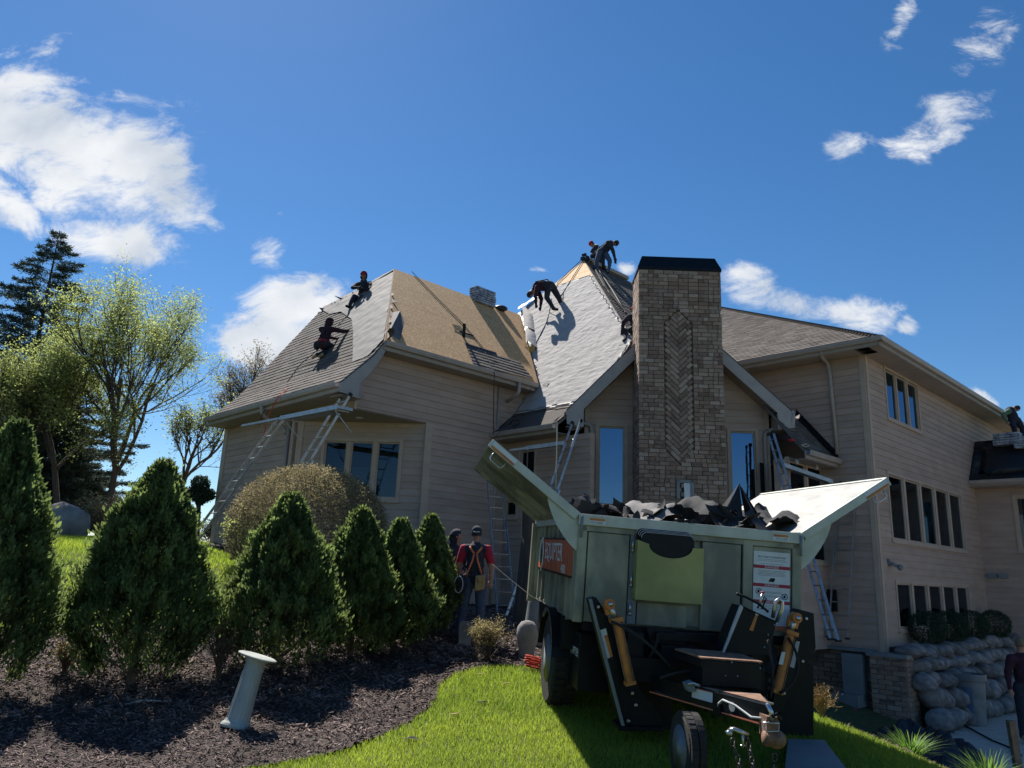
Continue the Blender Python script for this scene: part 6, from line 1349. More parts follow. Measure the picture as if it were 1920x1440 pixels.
# ------------------------------------------------------------------ roof gear
def onething(name, label, cat, f, m, group=None, smooth=False):
    b = MB(); f(b); o = b.build(name, m, None, smooth=smooth); tag(o, label, cat, group); return o
def sag(p, q, s=.1, n=8): p, q = np.array(p), np.array(q); return [p+(q-p)*t-HZ*s*4*t*(1-t) for t in np.linspace(0, 1, n)]
lb = lambda px, py, h=.05: onplane(px, py, LWB)+HZ*h
la = lambda px, py, h=.05: onplane(px, py, LWA)+HZ*h
onething('safety_rope', 'dark rope running down the bare sheathing to the gutter', 'rope', lambda b: b.tube([lb(772, 512), lb(820, 562), lb(868, 610), lb(905, 655), G(*pB(927, 700, -.6)), G(*pB(926, 730, -.62)), G(*pB(925, 815, -.6))], .011, 5), M_ROPEB, 'roofers’ safety ropes')
onething('safety_rope', 'thin rope from the gutter elbow to the shaded lower roof', 'rope', lambda b: b.tube(sag(G(*pB(998, 725, -.55)), onD(930, 818, 18.0), .08), .008, 5), M_ROPEB, 'roofers’ safety ropes')
onething('safety_rope', 'coiled pale rope end lying on the shaded lower roof', 'rope', lambda b: b.tube([onP(x, y, G(2.4, -.5, 5.42), norm(HZ-.83*HU))+HZ*.06 for x, y in ((955, 800), (960, 792), (972, 792), (973, 800), (960, 803), (968, 808))], .012, 5), M_ROPEB, 'roofers’ safety ropes')
onething('safety_rope', 'rope hanging from the kneeling roofer down the old shingles', 'rope', lambda b: b.tube([q3+HZ*.35, la(560, 690, .06), la(527, 735, .04), G(*pA(492, 775, -2.85)), G(*pA(486, 798, -2.9))], .010, 5), M_ROPEB, 'roofers’ safety ropes')
onething('safety_rope', 'red rope dropping over the left gutter to the long ladder', 'rope', lambda b: b.tube([la(545, 726, .05), G(*pA(523, 742, -2.92)), G(*pA(501, 782, -3.05)), G(*pA(496, 810, -3.15)), G(*pA(491, 832, -3.2))], .013, 5), M_ROPER, 'roofers’ safety ropes')
onething('safety_rope', 'rope from the seated roofer down the left roof face', 'rope', lambda b: b.tube([la(688, 520, .1), la(655, 590, .06), la(632, 615, .06)], .010, 5), M_ROPEB, 'roofers’ safety ropes')
pc_ = lambda px, py, h=.07: pC(px, py)+HZ*h
onething('safety_rope', 'left rope fanning from the bare peak to the bending roofer', 'rope', lambda b: b.tube([pc_(1091, 490), pc_(1045, 534), pc_(1041, 555)], .012, 5), M_ROPEB, 'roofers’ safety ropes')
onething('safety_rope', 'forked rope crossing the bare sheathing of the peak', 'rope', lambda b: (b.tube([pc_(1093, 492), pc_(1056, 552), pc_(1048, 563)], .012, 5), b.tube([pc_(1056, 552), pc_(1055, 566)], .012, 5)), M_ROPEB, 'roofers’ safety ropes')
onething('safety_rope', 'dark rope trailing down the pale underlayment to the foam pad', 'rope', lambda b: b.tube([q5+HZ*.4-HU*.2, pc_(1030, 590), pc_(1024, 610), pc_(1006, 645), pc_(1004, 660)], .014, 5), M_ROPEB, 'roofers’ safety ropes')
onething('safety_rope', 'pale rope hanging straight from the centre gutter behind the trailer wing', 'rope', lambda b: b.tube([onD(1045, 792, 17.1), onD(1044, 850, 17.05), onD(1042, 918, 17.0)], .014, 5), M_ROPEW, 'roofers’ safety ropes')
nB_ = norm(np.cross(HU, apx-hb)); nB_ = nB_ if nB_[2] > 0 else -nB_
pd = lambda px, py, h=.06: onP(px, py, apx, nB_)+nB_*h
onething('safety_rope', 'pale rope down the shaded slope beside the hip', 'rope', lambda b: b.tube([pd(1120, 508), pd(1145, 545), pd(1170, 588)], .016, 5), M_ROPEW, 'roofers’ safety ropes')
onething('safety_rope', 'second pale rope on the shaded slope nearer the chimney', 'rope', lambda b: b.tube([pd(1128, 514), pd(1160, 545), pd(1184, 572)], .014, 5), M_ROPEW, 'roofers’ safety ropes')
onething('safety_rope', 'sagging dark rope bundle along the hip of the centre roof', 'rope', lambda b: (b.tube([pd(1112, 504), pd(1132, 540), pd(1165, 580), pd(1180, 598)], .03, 6), b.tube([pd(1117, 506), pd(1140, 552), pd(1172, 590)], .02, 6)), M_ROPEB, 'roofers’ safety ropes')
def pad(b, c, w, d, h, bend):
    for i in range(6):
        t0, t1 = i/6-.5, (i+1)/6-.5; b.add([c+w*t0+h*bend*abs(t0)*2, c+w*t1+h*bend*abs(t1)*2, c+w*t1+d+h*bend*abs(t1)*2, c+w*t0+d+h*bend*abs(t0)*2, c+w*t0+h*(1+bend*abs(t0)*2), c+w*t1+h*(1+bend*abs(t1)*2), c+w*t1+d+h*(1+bend*abs(t1)*2), c+w*t0+d+h*(1+bend*abs(t0)*2)], [(0, 1, 2, 3), (4, 7, 6, 5), (0, 4, 5, 1), (2, 6, 7, 3), (0, 3, 7, 4), (1, 5, 6, 2)])
onething('foam_pad', 'yellow foam wedge under the kneeling roofer on the left face', 'foam pad', lambda b: pad(b, onplane(583, 688, LWA)+HZ*.03, -HV*.0+norm(onplane(608, 664, LWA)-onplane(565, 695, LWA))*.85, HU*.22+HZ*.25, norm(np.cross(HV, HU)+HZ)*.10, .0), M_FOAM)
onething('foam_pad', 'orange foam pad folded at the foot of the roof valley', 'foam pad', lambda b: pad(b, pC(989, 670)+HZ*.05-HU*.1, HG*.52, HU*.12+HZ*.16, HZ*.10-HU*.06, .6), M_FOAM)
def bundle(name_, label, base, ex2, ey2, n, grp='wrapped shingle bundles carried onto the roofs'):
    t = thing('shingle_bundles', label, 'shingle stack', base, grp)
    for i in range(n):
        b = MB(); j = rng.normal(0, .02, 2); c = np.array(base)+HZ*(.045+.075*i)+ex2*j[0]+ey2*j[1]; b.cbox(c, ex2, ey2, HZ*.032); o = b.build('bundle', M_BUNDLE, t); md = o.modifiers.new('b', 'BEVEL'); md.width = .02; md.segments = 2
t_ = AB(lb(905, 570)); bp = G(t_[0], AX[1]-.15, ZT-.22); bundle('', 'stack of wrapped shingle bundles on the ridge of the bare left roof', bp, HU*.42, HV*.18, 7)
onething('black_bag', 'black bag slumped beside the shingle stack on the ridge', 'bag', lambda b: b.sphere(G(t_[0]+.75, AX[1]-.2, ZT-.12), .16, 0, 10, (1.5, 1, .7)), M_MEMB, smooth=True)
g1 = pA(1890, 832, gt[0]-.35); bundle('', 'shingle bundles on the garage roof nearer the house', G(gt[0]-.35, g1[1], g1[2]-.06), HV*.36, HU*.2, 5)
g2 = pA(1925, 838, gt[0]-.35); bundle('', 'second shingle stack on the garage roof at the right picture edge', G(gt[0]-.35, g2[1], g2[2]-.06), HV*.3, HU*.2, 5)
onething('roof_bracket', 'short dark upright roof bracket standing on the bare sheathing', 'bracket', lambda b: (b.box(lb(868, 634, 0), HU*.08, HV*.04, HZ*.42), b.box(lb(862, 624, 0), HU*.5, HV*.1, HZ*.06)), M_BLACK)
onething('offcut_board', 'pale sheathing offcut beside the roof bracket', 'board', lambda b: b.box(lb(853, 620, .02), HU*.3+HZ*.02, (HV+HZ*1.3)*.14, HZ*.02), M_OSBN)
onething('felt_strip', 'dark felt strip at the lower end of the roof bracket', 'felt strip', lambda b: b.box(lb(875, 652, .04), HU*1.1-HZ*.0, HZ*.10+HV*.06, HV*.02), M_MEMB)
onething('dark_felt_roll', 'black membrane draped off the upper left edge of the pale roof', 'membrane', lambda b: crumple(b, pC(990, 572)+HZ*.12, HG*.33+HZ*.22, HD*.2+HZ*.12, norm(HZ-HG*.4), .06, 2.2, .04), M_MEMB, smooth=True)
onething('debris_clump', 'tangle of black scraps at the very peak of the centre roof', 'debris', lambda b: [b.sphere(apx+HG*rng.uniform(-.05, .4)+HZ*rng.uniform(-.05, .22), rng.uniform(.04, .1), 0, 6) for _ in range(16)], M_MEMB)
onething('torn_scrap', 'small black scrap lying low on the pale underlayment', 'scrap', lambda b: b.add([pC(1016, 727)+HZ*.08, pC(1028, 720)+HZ*.12, pC(1026, 729)+HZ*.07], [(0, 1, 2)]), M_MEMB)
onething('red_glove', 'small red rag lying on the porch roof', 'rag', lambda b: b.sphere(onplane(1484, 829, PR)+HZ*.05, .06, 0, 8, (1.6, 1, .6)), M_REDC)
onething('rope_loop', 'little loop of pale rope on the porch roof', 'rope', lambda b: b.tube([onplane(x, y, PR)+HZ*.05 for x, y in ((1503, 838), (1510, 842), (1517, 840), (1512, 836), (1505, 838))], .014, 5), M_ROPEW)
# ------------------------------------------------------------------ vegetation
def leafcloud(name, P, size, up_bias, m, parent, aspect=.5, tri=False, shade=None, droop=0):
    """small bent leaf faces at points P"""
    n = len(P); d = rng.normal(0, 1, (n, 3)); d[:, 2] = d[:, 2]*.6+up_bias; d /= np.linalg.norm(d, axis=1)[:, None]; r = rng.normal(0, 1, (n, 3)); s = np.cross(d, r); s /= np.maximum(np.linalg.norm(s, axis=1), 1e-6)[:, None]
    L_ = size*rng.uniform(.6, 1.3, n)[:, None]; W_ = L_*aspect
    v = np.stack([P, P+d*L_*.5+s*W_*.5, P+d*L_, P+d*L_*.5-s*W_*.5], 1).reshape(-1, 3); i = np.arange(n)*4; f = np.stack([i, i+1, i+2, i+3], 1)
    return fastmesh(name, v, f, m, rng.random(n) if shade is None else shade, parent)
def limbs(b, p, d, L_, r, depth, tips, spread=.5, up=.15, n_child=(2, 4), seg=4, gnarl=.22, minr=.004, shrink=.72):
    pts = [p.copy()]; cur = p.copy(); dd = norm(d)
    for i in range(seg):
        dd = norm(dd+rng.normal(0, gnarl, 3)*.5+np.array([0, 0, up])*.25); cur = cur+dd*L_/seg; pts.append(cur.copy())
    rs = list(np.linspace(r, r*.62, len(pts))); b.tube(pts, rs, 5 if r > .03 else (4 if r > .012 else 3))
    if depth <= 0: tips.append((pts[-1], dd)); tips.append((pts[-2], dd)); tips.append((pts[len(pts)//2], dd)); return
    k = rng.integers(n_child[0], n_child[1]+1)
    for c in range(k):
        t = .45+.55*(c+rng.random()*.8)/k; q = pts[min(int(t*seg), seg)]; nd = norm(dd+rng.normal(0, spread, 3)+np.array([0, 0, up])); limbs(b, q, nd, L_*shrink*rng.uniform(.75, 1.1), max(r*.56, minr), depth-1, tips, spread, up, n_child, max(3, seg-1), gnarl, minr, shrink)
def arbor(px, D, ytop, ybase, halfw, label, seed, sparse=.2):
    base = onD(px, ybase, D); base[2] = tz(base[0], base[1])-.02; top = onD(px, ytop, D)[2]; H = top-base[2]; Rm = halfw*D/1463
    t = thing('arborvitae', label, 'shrub', base, 'row of arborvitae in the mulch bed'); b = MB(); b.tube([base, base+HZ*H*.5, base+HZ*H*.9], [.05, .035, .01], 6)
    for i in range(46):
        a = rng.uniform(0, 2*pi); h0 = rng.uniform(.02, .35)*H; o = base+HZ*h0; e = o+np.array([cos(a), sin(a), 0])*Rm*rng.uniform(.45, .85)+HZ*rng.uniform(.15, .55); b.tube([o, (o+e)/2+HZ*-.03, e], [.012, .008, .003], 4)
    b.build('trunk', M_TWIG, t)
    n = int(88000*min(1.2, (H*Rm)/2.0)); prof = lambda u_: np.where(u_ < .24, .66+.34*np.sin(np.clip(u_, 0, .24)/.24*pi/2), np.power(np.clip((1-u_)/.76, 0, 1), .74))
    u_ = rng.beta(1.25, 1.5, n); a = rng.uniform(0, 2*pi, n); 
    lump = np.array([noise.noise(Vector((cos(x)*2.2+seed, sin(x)*2.2, y*4.2))) for x, y in zip(a, u_)]); lump2 = np.array([noise.noise(Vector((cos(x)*6+seed, sin(x)*6, y*13))) for x, y in zip(a, u_)])
    R_ = Rm*prof(u_)*(1+.38*lump+.30*lump2)+.03; depth = 1-np.abs(rng.normal(0, .13, n))+(rng.random(n) < .06)*rng.uniform(0, .22, n); keep = rng.random(n) > np.clip((.38-u_)*2.7, 0, .86)*(1+1.1*lump)
    r = R_*depth; P = np.column_stack([base[0]+np.cos(a)*r, base[1]+np.sin(a)*r, base[2]+.06*H+u_*H*.93+rng.normal(0, .02, n)]); P, a, u_, lump2, depth = P[keep], a[keep], u_[keep], lump2[keep], depth[keep]; n = len(P)
    d = np.column_stack([np.cos(a)*.45, np.sin(a)*.45, np.full(n, .95)])+rng.normal(0, .32, (n, 3)); d /= np.linalg.norm(d, axis=1)[:, None]; s = np.cross(d, rng.normal(0, 1, (n, 3))); s /= np.linalg.norm(s, axis=1)[:, None]
    L_ = (.044*rng.uniform(.6, 1.6, n))[:, None]*(.8+D/40); W_ = L_*.24
    v = np.stack([P, P+d*L_*.6+s*W_, P+d*L_*1.05, P+d*L_*.5-s*W_], 1).reshape(-1, 3); i = np.arange(n)*4; f = np.stack([i, i+1, i+2, i+3], 1)
    sh = np.clip(.5+lump2*.9+rng.normal(0, .18, n), 0, 1); fastmesh('foliage', v, f, LEAF_ARB, sh, t)
    return t
arbor(-64, 7.4, 785, 1290, 112, 'dark arborvitae cut off by the left picture edge', 1)
arbor(245, 8.3, 862, 1282, 118, 'largest full arborvitae, second from the left, in front of the upper lawn', 2)
arbor(512, 9.1, 925, 1262, 106, 'arborvitae directly behind the leaning pedestal', 3)
arbor(655, 10.2, 953, 1232, 82, 'arborvitae between the pedestal shrub and the darker cone to its right', 4)
arbor(735, 11.1, 975, 1212, 70, 'narrower arborvitae below the triple window', 5)
arbor(795, 12.2, 966, 1196, 54, 'slimmest arborvitae, nearest the two standing workmen', 6)

# clipped round hedge
hc = onD(577, 1000, 14.3); hb_ = np.array([hc[0], hc[1], tz(hc[0], hc[1])]); ztop = onD(577, 872, 14.3)[2]; Rh = 150*14.3/1463
hg = thing('round_hedge', 'big clipped dome-shaped shrub just leafing out below the left wing', 'shrub', hb_); b = MB(); tips = []
for i in range(9): a = i*.7; limbs(b, hb_.copy(), np.array([cos(a)*.9, sin(a)*.9, 1.1]), .75, .028, 3, tips, .45, .1, (2, 3), 3)
b.build('branches', M_TWIG, hg)
n = 60000; a = rng.uniform(0, 2*pi, n); c_ = rng.uniform(-.5, 1, n); s_ = np.sqrt(1-c_**2); rr = 1-np.abs(rng.normal(0, .11, n)); rr = np.where(rng.random(n) < .25, rng.uniform(.5, 1, n), rr); rr *= 1+.02*rng.standard_normal(n)
zc_ = (ztop+hb_[2])/2-.1; Hh = (ztop-zc_); P = np.column_stack([hb_[0]+np.cos(a)*s_*rr*Rh, hb_[1]+np.sin(a)*s_*rr*Rh, zc_+c_*rr*Hh]); leafcloud('foliage', P, .036, .3, LEAF_HEDGE, hg, .55)
# whisker twigs poking out
b = MB()
for i in range(700):
    t = rng.normal(0, 1, 3); t[2] = abs(t[2])*.8-.2; t = norm(t); p = np.array([hb_[0], hb_[1], zc_])+t*np.array([Rh, Rh, Hh])*.8; b.tube([p, p+t*rng.uniform(.22, .34)*np.array([Rh/1.2, Rh/1.2, Hh/1.2])], [.005, .002], 3)
b.build('twigs', M_TWIG, hg, kind='stuff')

def bush(px, D, ytop, ybase, halfw, label, cat, leafm, n, leaf, twigm=M_TWIG, group=None, nlimb=14, thin=True, name='barberry_bush'):
    base = onD(px, ybase, D); base[2] = tz(base[0], base[1]) if not isinstance(thin, float) else thin; H = onD(px, ytop, D)[2]-base[2]; R_ = halfw*D/1463; t = thing(name, label, cat, base, group); b = MB(); tips = []
    for i in range(nlimb): a = rng.uniform(0, 2*pi); limbs(b, base.copy(), np.array([cos(a)*R_*rng.uniform(.3, 1), sin(a)*R_*rng.uniform(.3, 1), H*.8]), H*.42, .010, 3, tips, .42, .12, (2, 3), 3, .3, .0025)
    b.build('branches', twigm, t)
    P = np.array([p for p, d in tips]); P = P[rng.integers(0, len(P), n)]+rng.normal(0, .035, (n, 3)); leafcloud('foliage', P, leaf, .4, leafm, t, .5); return t
bush(915, 11.0, 1128, 1232, 52, 'small thorny bush with yellowish buds in front of the workmen', 'shrub', LEAF_BARB, 3800, .026)
bush(455, 13.2, 900, 1070, 34, 'straggly green shoots at the left side of the round hedge', 'shrub', LEAF_TREE, 900, .045, nlimb=7, name='shoots')
bush(410, 8.6, 1085, 1262, 40, 'bare twiggy shrub between the two biggest arborvitae', 'shrub', LEAF_BARB, 500, .03, nlimb=18, name='twiggy_shrub')
bush(120, 8.4, 1165, 1262, 36, 'thin brown twigs at the foot of the second arborvitae', 'shrub', LEAF_BARB, 400, .03, nlimb=16, name='twiggy_shrub')
bush(1540, 9.6, 1248, 1322, 16, 'tuft of dry straw-coloured stems beside the trailer', 'dry plant', LEAF_BARB, 150, .02, nlimb=16, name='dry_stems', twigm=M_TAN)

def lily(px, py, D, R_, label):
    base = onD(px, py, D); base[2] = tz(base[0], base[1]); t = thing('daylily', label, 'plant', base, 'daylily clumps on the bank'); b = MB(); n = 230
    for i in range(n):
        a = rng.uniform(0, 2*pi); r0 = rng.uniform(0, .12); L_ = rng.uniform(.25, .55); lean = rng.uniform(.25, 1.05); o = base+np.array([cos(a)*r0, sin(a)*r0, 0]); dr = np.array([cos(a), sin(a), 0]); sd_ = np.array([-sin(a), cos(a), 0]); w = rng.uniform(.007, .012); vs = []
        for k in range(6):
            s = k/5; p = o+dr*(L_*lean*s*s*.9*R_/.4)+HZ*(L_*(s-.42*lean*s*s)); ww = w*(1-s)**.6*(1 if k < 5 else 0)+.0008; vs += [p-sd_*ww, p+sd_*ww]
        b.add(vs, [(2*k, 2*k+1, 2*k+3, 2*k+2) for k in range(5)], 0, rng.random())
    b.build('leaves', LEAF_LILY, t); return t
lily(1706, 1380, 10.2, .40, 'daylily clump beside the black tarpaulins')
lily(1850, 1436, 9.2, .40, 'daylily clump nearest the lower right corner')
for i, (x, y) in enumerate(((5.0, 9.6), (5.25, 9.15))): pass
# low clipped evergreens on the shelf of the boulder wall
for i, (px, lab) in enumerate(((1740, 'leftmost dark ball of clipped evergreen above the boulder wall'), (1782, 'second dark evergreen ball above the boulder wall'), (1822, 'third dark evergreen ball above the boulder wall'), (1865, 'rightmost spreading dark evergreen above the boulder wall'))):
    q = pB(px, 1180, RBv-.42); base = G(q[0], RBv-.42, SHELF); t = thing('evergreen_ball', lab, 'shrub', base, 'clipped evergreens above the boulder wall'); n = 7000; R_ = .42; d = rng.normal(0, 1, (n, 3)); d /= np.linalg.norm(d, axis=1)[:, None]; rr = R_*(1-np.abs(rng.normal(0, .1, n)))
    P = base+d*rr[:, None]*np.array([1.1, .8, .95])+HZ*.33; leafcloud('foliage', P, .045, .5, LEAF_DARK, t, .35); b = MB(); b.tube([base, base+HZ*.3], .03, 5); b.build('trunk', M_BARK, t)

# trees on the left
def dtree(base, H, label, depth, n, leaf, leafm, lean=(0, 0, 1), r=.13, spread=.5, name='deciduous_tree', group='spring trees at the left', first=.36, nch=(3, 4), grow=.3, kids=4):
    base = np.array(base, float); t = thing(name, label, 'tree', base, group); b = MB(); tips = []; d = norm(lean); h1 = H*first
    b.tube([base-HZ*.1, base+d*h1*.5+HZ*0, base+d*h1], [r*1.15, r, r*.8], 8)
    for i in range(kids):
        a = i*2*pi/kids+rng.uniform(-.4, .4); limbs(b, base+d*h1*rng.uniform(.75, 1), norm(np.array([cos(a)*.5, sin(a)*.5, rng.uniform(.5, 1.6)])+d*.3), H*grow, r*.6, depth, tips, spread, .26, nch, 5, .25, .004, .74)
    b.build('trunk', M_BARK, t); T_ = np.array([p for p, _ in tips]); P = T_[rng.integers(0, len(T_), n)]+rng.normal(0, .15, (n, 3)); leafcloud('crown', P, leaf, .25, leafm, t, .5); return t
def at2(px, py, D): p = onD(px, py, D); return np.array([p[0], p[1], tz(p[0], p[1])])
def at(px, D): p = onD(px, 1000, D); return np.array([p[0], p[1], tz(p[0], p[1])])
dtree(at2(243, 720, 24.5), 11.4, 'airy young tree with fresh green leaves left of the house', 5, 34000, .075, LEAF_TREE, (.0, 0, 1), .11, .40, grow=.285, nch=(2, 4), first=.22, kids=6)
dtree(at2(150, 800, 24), 8.2, 'leaning tree with denser yellow-green leaves in front of the spruce', 5, 26000, .075, LEAF_TREE, (-.22, -.05, 1), .10, .5, grow=.25, nch=(3, 4), first=.3)
dtree(at2(25, 800, 23), 8.0, 'yellow-green tree at the left picture edge', 5, 15000, .08, LEAF_TREE, (.1, 0, 1), .10, .5, grow=.25, nch=(3, 4), first=.28)
dtree(at2(322, 850, 27), 7.4, 'sparse tree whose lower boughs droop beside the house corner', 4, 3500, .085, LEAF_TREE, (.25, 0, 1), .09, .6, grow=.23, first=.35)
dtree(onD(520, 900, 34)*np.array([1, 1, 0])+HZ*1.0, 12.4, 'treetop with yellow buds showing behind the left roof', 5, 9000, .10, LEAF_HEDGE, (-.1, 0, 1), .16, .5, grow=.24, first=.4)
dtree(onD(1925, 900, 44)*np.array([1, 1, 0])+HZ*-.5, 13.0, 'bare twiggy treetop beyond the far right roof', 5, 1400, .09, LEAF_HEDGE, (-.05, 0, 1), .16, .5, group=None, grow=.22, first=.45)
def spruce(base, H, R_, label, n=34000, group=None):
    base = np.array(base, float); t = thing('spruce_tree', label, 'tree', base, group); b = MB(); b.tube([base, base+HZ*H], [.22, .01], 8); PP = []; DD = []; b2 = MB()
    h = .1*H
    while h < H*.985:
        f = 1-h/H; L0_ = R_*(f**.85)*rng.uniform(.85, 1.1)+.12; k = int(5+4*f)
        for i in range(k):
            a = 2*pi*(i+rng.random()*.8)/k; L_ = L0_*rng.uniform(.7, 1.1); dr = np.array([cos(a), sin(a), 0]); o = base+HZ*h; pts = [o+dr*L_*s+HZ*(L_*(.25*s-.42*s*s+.22*s**3)) for s in np.linspace(0, 1, 6)]; b2.tube(pts, [.022*f+.006]*5+[.003], 4)
            m_ = int(n/(H*11)*L_/R_*1.7)+12; s = rng.uniform(.12, 1, m_)**.75; p = o+dr*(L_*s)[:, None]+np.outer(L_*(.25*s-.42*s*s+.22*s**3), HZ); sd_ = np.array([-sin(a), cos(a), 0]); lat = rng.normal(0, .16, m_)*(L_*.9)*(1.05-s)+rng.normal(0, .04, m_); p = p+sd_*lat[:, None]+HZ*(-np.abs(lat)*.3+rng.normal(0, .035, m_))[:, None]; PP.append(p); DD.append(np.tile(dr*.8, (m_, 1))+sd_*np.sign(lat)[:, None]*.6)
        h += H*.026+.06
    b.build('trunk', M_BARK, t); b2.build('boughs', M_BARK, t, kind='stuff')
    P = np.concatenate(PP); Dd = np.concatenate(DD)+rng.normal(0, .45, (len(P), 3))+HZ*.15; Dd /= np.linalg.norm(Dd, axis=1)[:, None]; s = np.cross(Dd, rng.normal(0, 1, Dd.shape)); s /= np.linalg.norm(s, axis=1)[:, None]; L_ = rng.uniform(.09, .20, len(P))[:, None]
    v = np.stack([P-s*.008, P+s*.008, P+Dd*L_+s*.014, P+Dd*L_-s*.014], 1).reshape(-1, 3); i = np.arange(len(P))*4; fastmesh('crown', v, np.stack([i, i+1, i+2, i+3], 1), LEAF_SPR, rng.random(len(P)), t); return t
sb = at2(112, 432, 31); spruce(sb, onD(112, 432, 31)[2]-sb[2], 6.0, 'tall dark spruce rising above the left trees', 120000)
sb = at2(-90, 600, 29); spruce(sb, 8.5, 4.0, 'second spruce mostly outside the left picture edge', 40000)
sb = at2(95, 880, 26.5); spruce(sb, 5.4, 3.0, 'low dark spruce behind the boulder on the lawn', 30000)
# little cloud-pruned tree and scrub near the house corner
b0_ = at(372, 21); t = thing('topiary_tree', 'small dark tree with a rounded head on a bare stem beside the long ladder', 'tree', b0_); b = MB(); tp = onD(376, 905, 21)
b.tube([b0_, b0_*.4+tp*.6, tp], [.07, .05, .03], 6); b.tube([b0_*.5+tp*.5, onD(365, 925, 21)], [.04, .02], 5); b.tube([b0_*.4+tp*.6, onD(388, 925, 21)], [.04, .02], 5); b.build('trunk', M_BARK, t)
PP = []
for px, py, r in ((376, 908, 17), (362, 925, 12), (390, 928, 12), (376, 932, 15), (366, 962, 8), (356, 985, 8)):
    c = onD(px, py, 21); k = 1500 if r > 10 else 500; d = rng.normal(0, 1, (k, 3)); d /= np.linalg.norm(d, axis=1)[:, None]; PP.append(c+d*(r*21/1463)*rng.uniform(.6, 1.05, k)[:, None])
leafcloud('crown', np.concatenate(PP), .07, .3, LEAF_DARK, t, .5)
for px, D, h, lab in ((338, 25, 1.2, 'low brown scrub left of the ladder foot'), (300, 25, 1.6, 'pale brown scrub behind the biggest arborvitae'), (185, 20.5, 1.5, 'brown scrub beside the boulder'), (395, 24, .9, 'dark scrub at the house corner'), (30, 20, 1.4, 'scrub below the left spruce'), (70, 27, 2.0, 'scrub far behind the boulder')):
    b0_ = at(px, D); y0 = onD(px, 1010, D); t = thing('scrub', lab, 'shrub', b0_, 'scrub along the far edge of the lawn'); b = MB(); tips = []
    for i in range(10): a = rng.uniform(0, 2*pi); limbs(b, b0_.copy(), np.array([cos(a)*.6, sin(a)*.6, 1]), h*.5, .015, 3, tips, .5, .1, (2, 3), 3)
    b.build('branches', M_TWIG, t); T_ = np.array([p for p, _ in tips]); leafcloud('foliage', T_[rng.integers(0, len(T_), 2500)]+rng.normal(0, .08, (2500, 3)), .06, .3, LEAF_HEDGE if px != 395 else LEAF_DARK, t)
# trees across the street behind the camera (they show as reflections in the windows)
spruce((-3, -32, -.2), 9, 3, 'spruce across the street, seen only as a reflection', 16000); spruce((6, -36, -.4), 8, 3, 'second spruce across the street, seen only as a reflection', 14000)
dtree((-14, -30, 0), 10, 'bare tree across the street mirrored in the upper windows', 5, 1500, .1, LEAF_HEDGE, (0, 0, 1), .2, .5, group=None, grow=.24); dtree((-30, -10, .5), 13, 'tall bare tree mirrored in the windows of the right wing', 5, 1500, .1, LEAF_HEDGE, (0, 0, 1), .22, .5, group=None, grow=.25)

# ------------------------------------------------------------------ things on the ground
pb = onT(441, 1366); pt = onD(484, 1227, pb[1]+.12); ax = norm(pt-pb); Lp = np.linalg.norm(pt-pb); t = thing('pedestal', 'weathered fluted stone pedestal leaning to the right on the mulch', 'pedestal', pb)
b = MB(); u_ = norm(np.cross(ax, (0, 1, 0))); w_ = np.cross(ax, u_); rings = []; hs = [0, .03, .06, .08, .12, .5, .86, .92, .95]; rs = [.135, .14, .13, .115, .105, .093, .085, .098, .11]; NN = 72
vs = []
for h, r in zip(hs, rs):
    for j in range(NN):
        a = 2*pi*j/NN; fl = 1-(.055 if .1 < h < .9 else 0)*(.5+.5*cos(a*18)); vs.append(pb+ax*h*Lp+(u_*cos(a)+w_*sin(a))*r*fl)
b.add(vs, [(i*NN+j, i*NN+(j+1) % NN, (i+1)*NN+(j+1) % NN, (i+1)*NN+j) for i in range(len(hs)-1) for j in range(NN)]+[tuple(range(NN))]); b.build('column', M_PED, t)
b = MB(); dax = norm(ax+np.array([.22, -.12, 0])*1.0); b.lathe(pb+ax*Lp*.95, norm(ax*.9+np.array([.12, -.10, .12])), [(.05, -.01), (.165, 0), (.178, .006), (.178, .016), (.165, .022), (.12, .018), (.02, .02)], 40); b.build('dish', M_PED, t, smooth=False)
onething('stick', 'pale stick lying at the foot of the biggest arborvitae', 'stick', lambda b: b.tube([onT(225, 1329)+HZ*.03, onT(268, 1324)+HZ*.05, onT(320, 1321)+HZ*.03], [.007, .010, .004], 5), M_ROPEW)
for i, (px, py) in enumerate(((852, 1348), (900, 1271), (948, 1289))):
    onething('leaf_litter', ('curled dead leaf on the grass left of the trailer wheel', 'small brown chip on the grass near the mulch edge', 'pale wood chip on the grass beside the trailer')[i], 'litter', lambda b: b.cbox(onT(px, py)+HZ*.045, (.035, .01, .005), (-.004, .012, 0), (0, .001, .004)), M_TAN)
# boulder on the crest of the upper lawn
bb = at(107, 19.3); o = put('boulder', ico[2], None, Matrix.Translation(V(bb+HZ*.28)) @ Matrix.Diagonal((1.55, 1.0, 1.25, 1))); tag(o, 'large smooth grey boulder on the crest of the upper lawn', 'boulder')
bb = at(66, 20); onething('garden_bench', 'low grey slatted bench end beside the lawn boulder', 'bench', lambda b: (b.box(bb+HZ*.32, (.9, .1, 0), (0, .35, 0), (0, 0, .05)), b.box(bb+HZ*.05, (.08, 0, 0), (0, .35, 0), (0, 0, .28)), b.box(bb+np.array([.8, .1, .05]), (.08, 0, 0), (0, .35, 0), (0, 0, .28)), b.box(bb+HZ*.12, (.9, .1, 0), (0, .03, 0), (0, 0, .16))), M_UTIL)
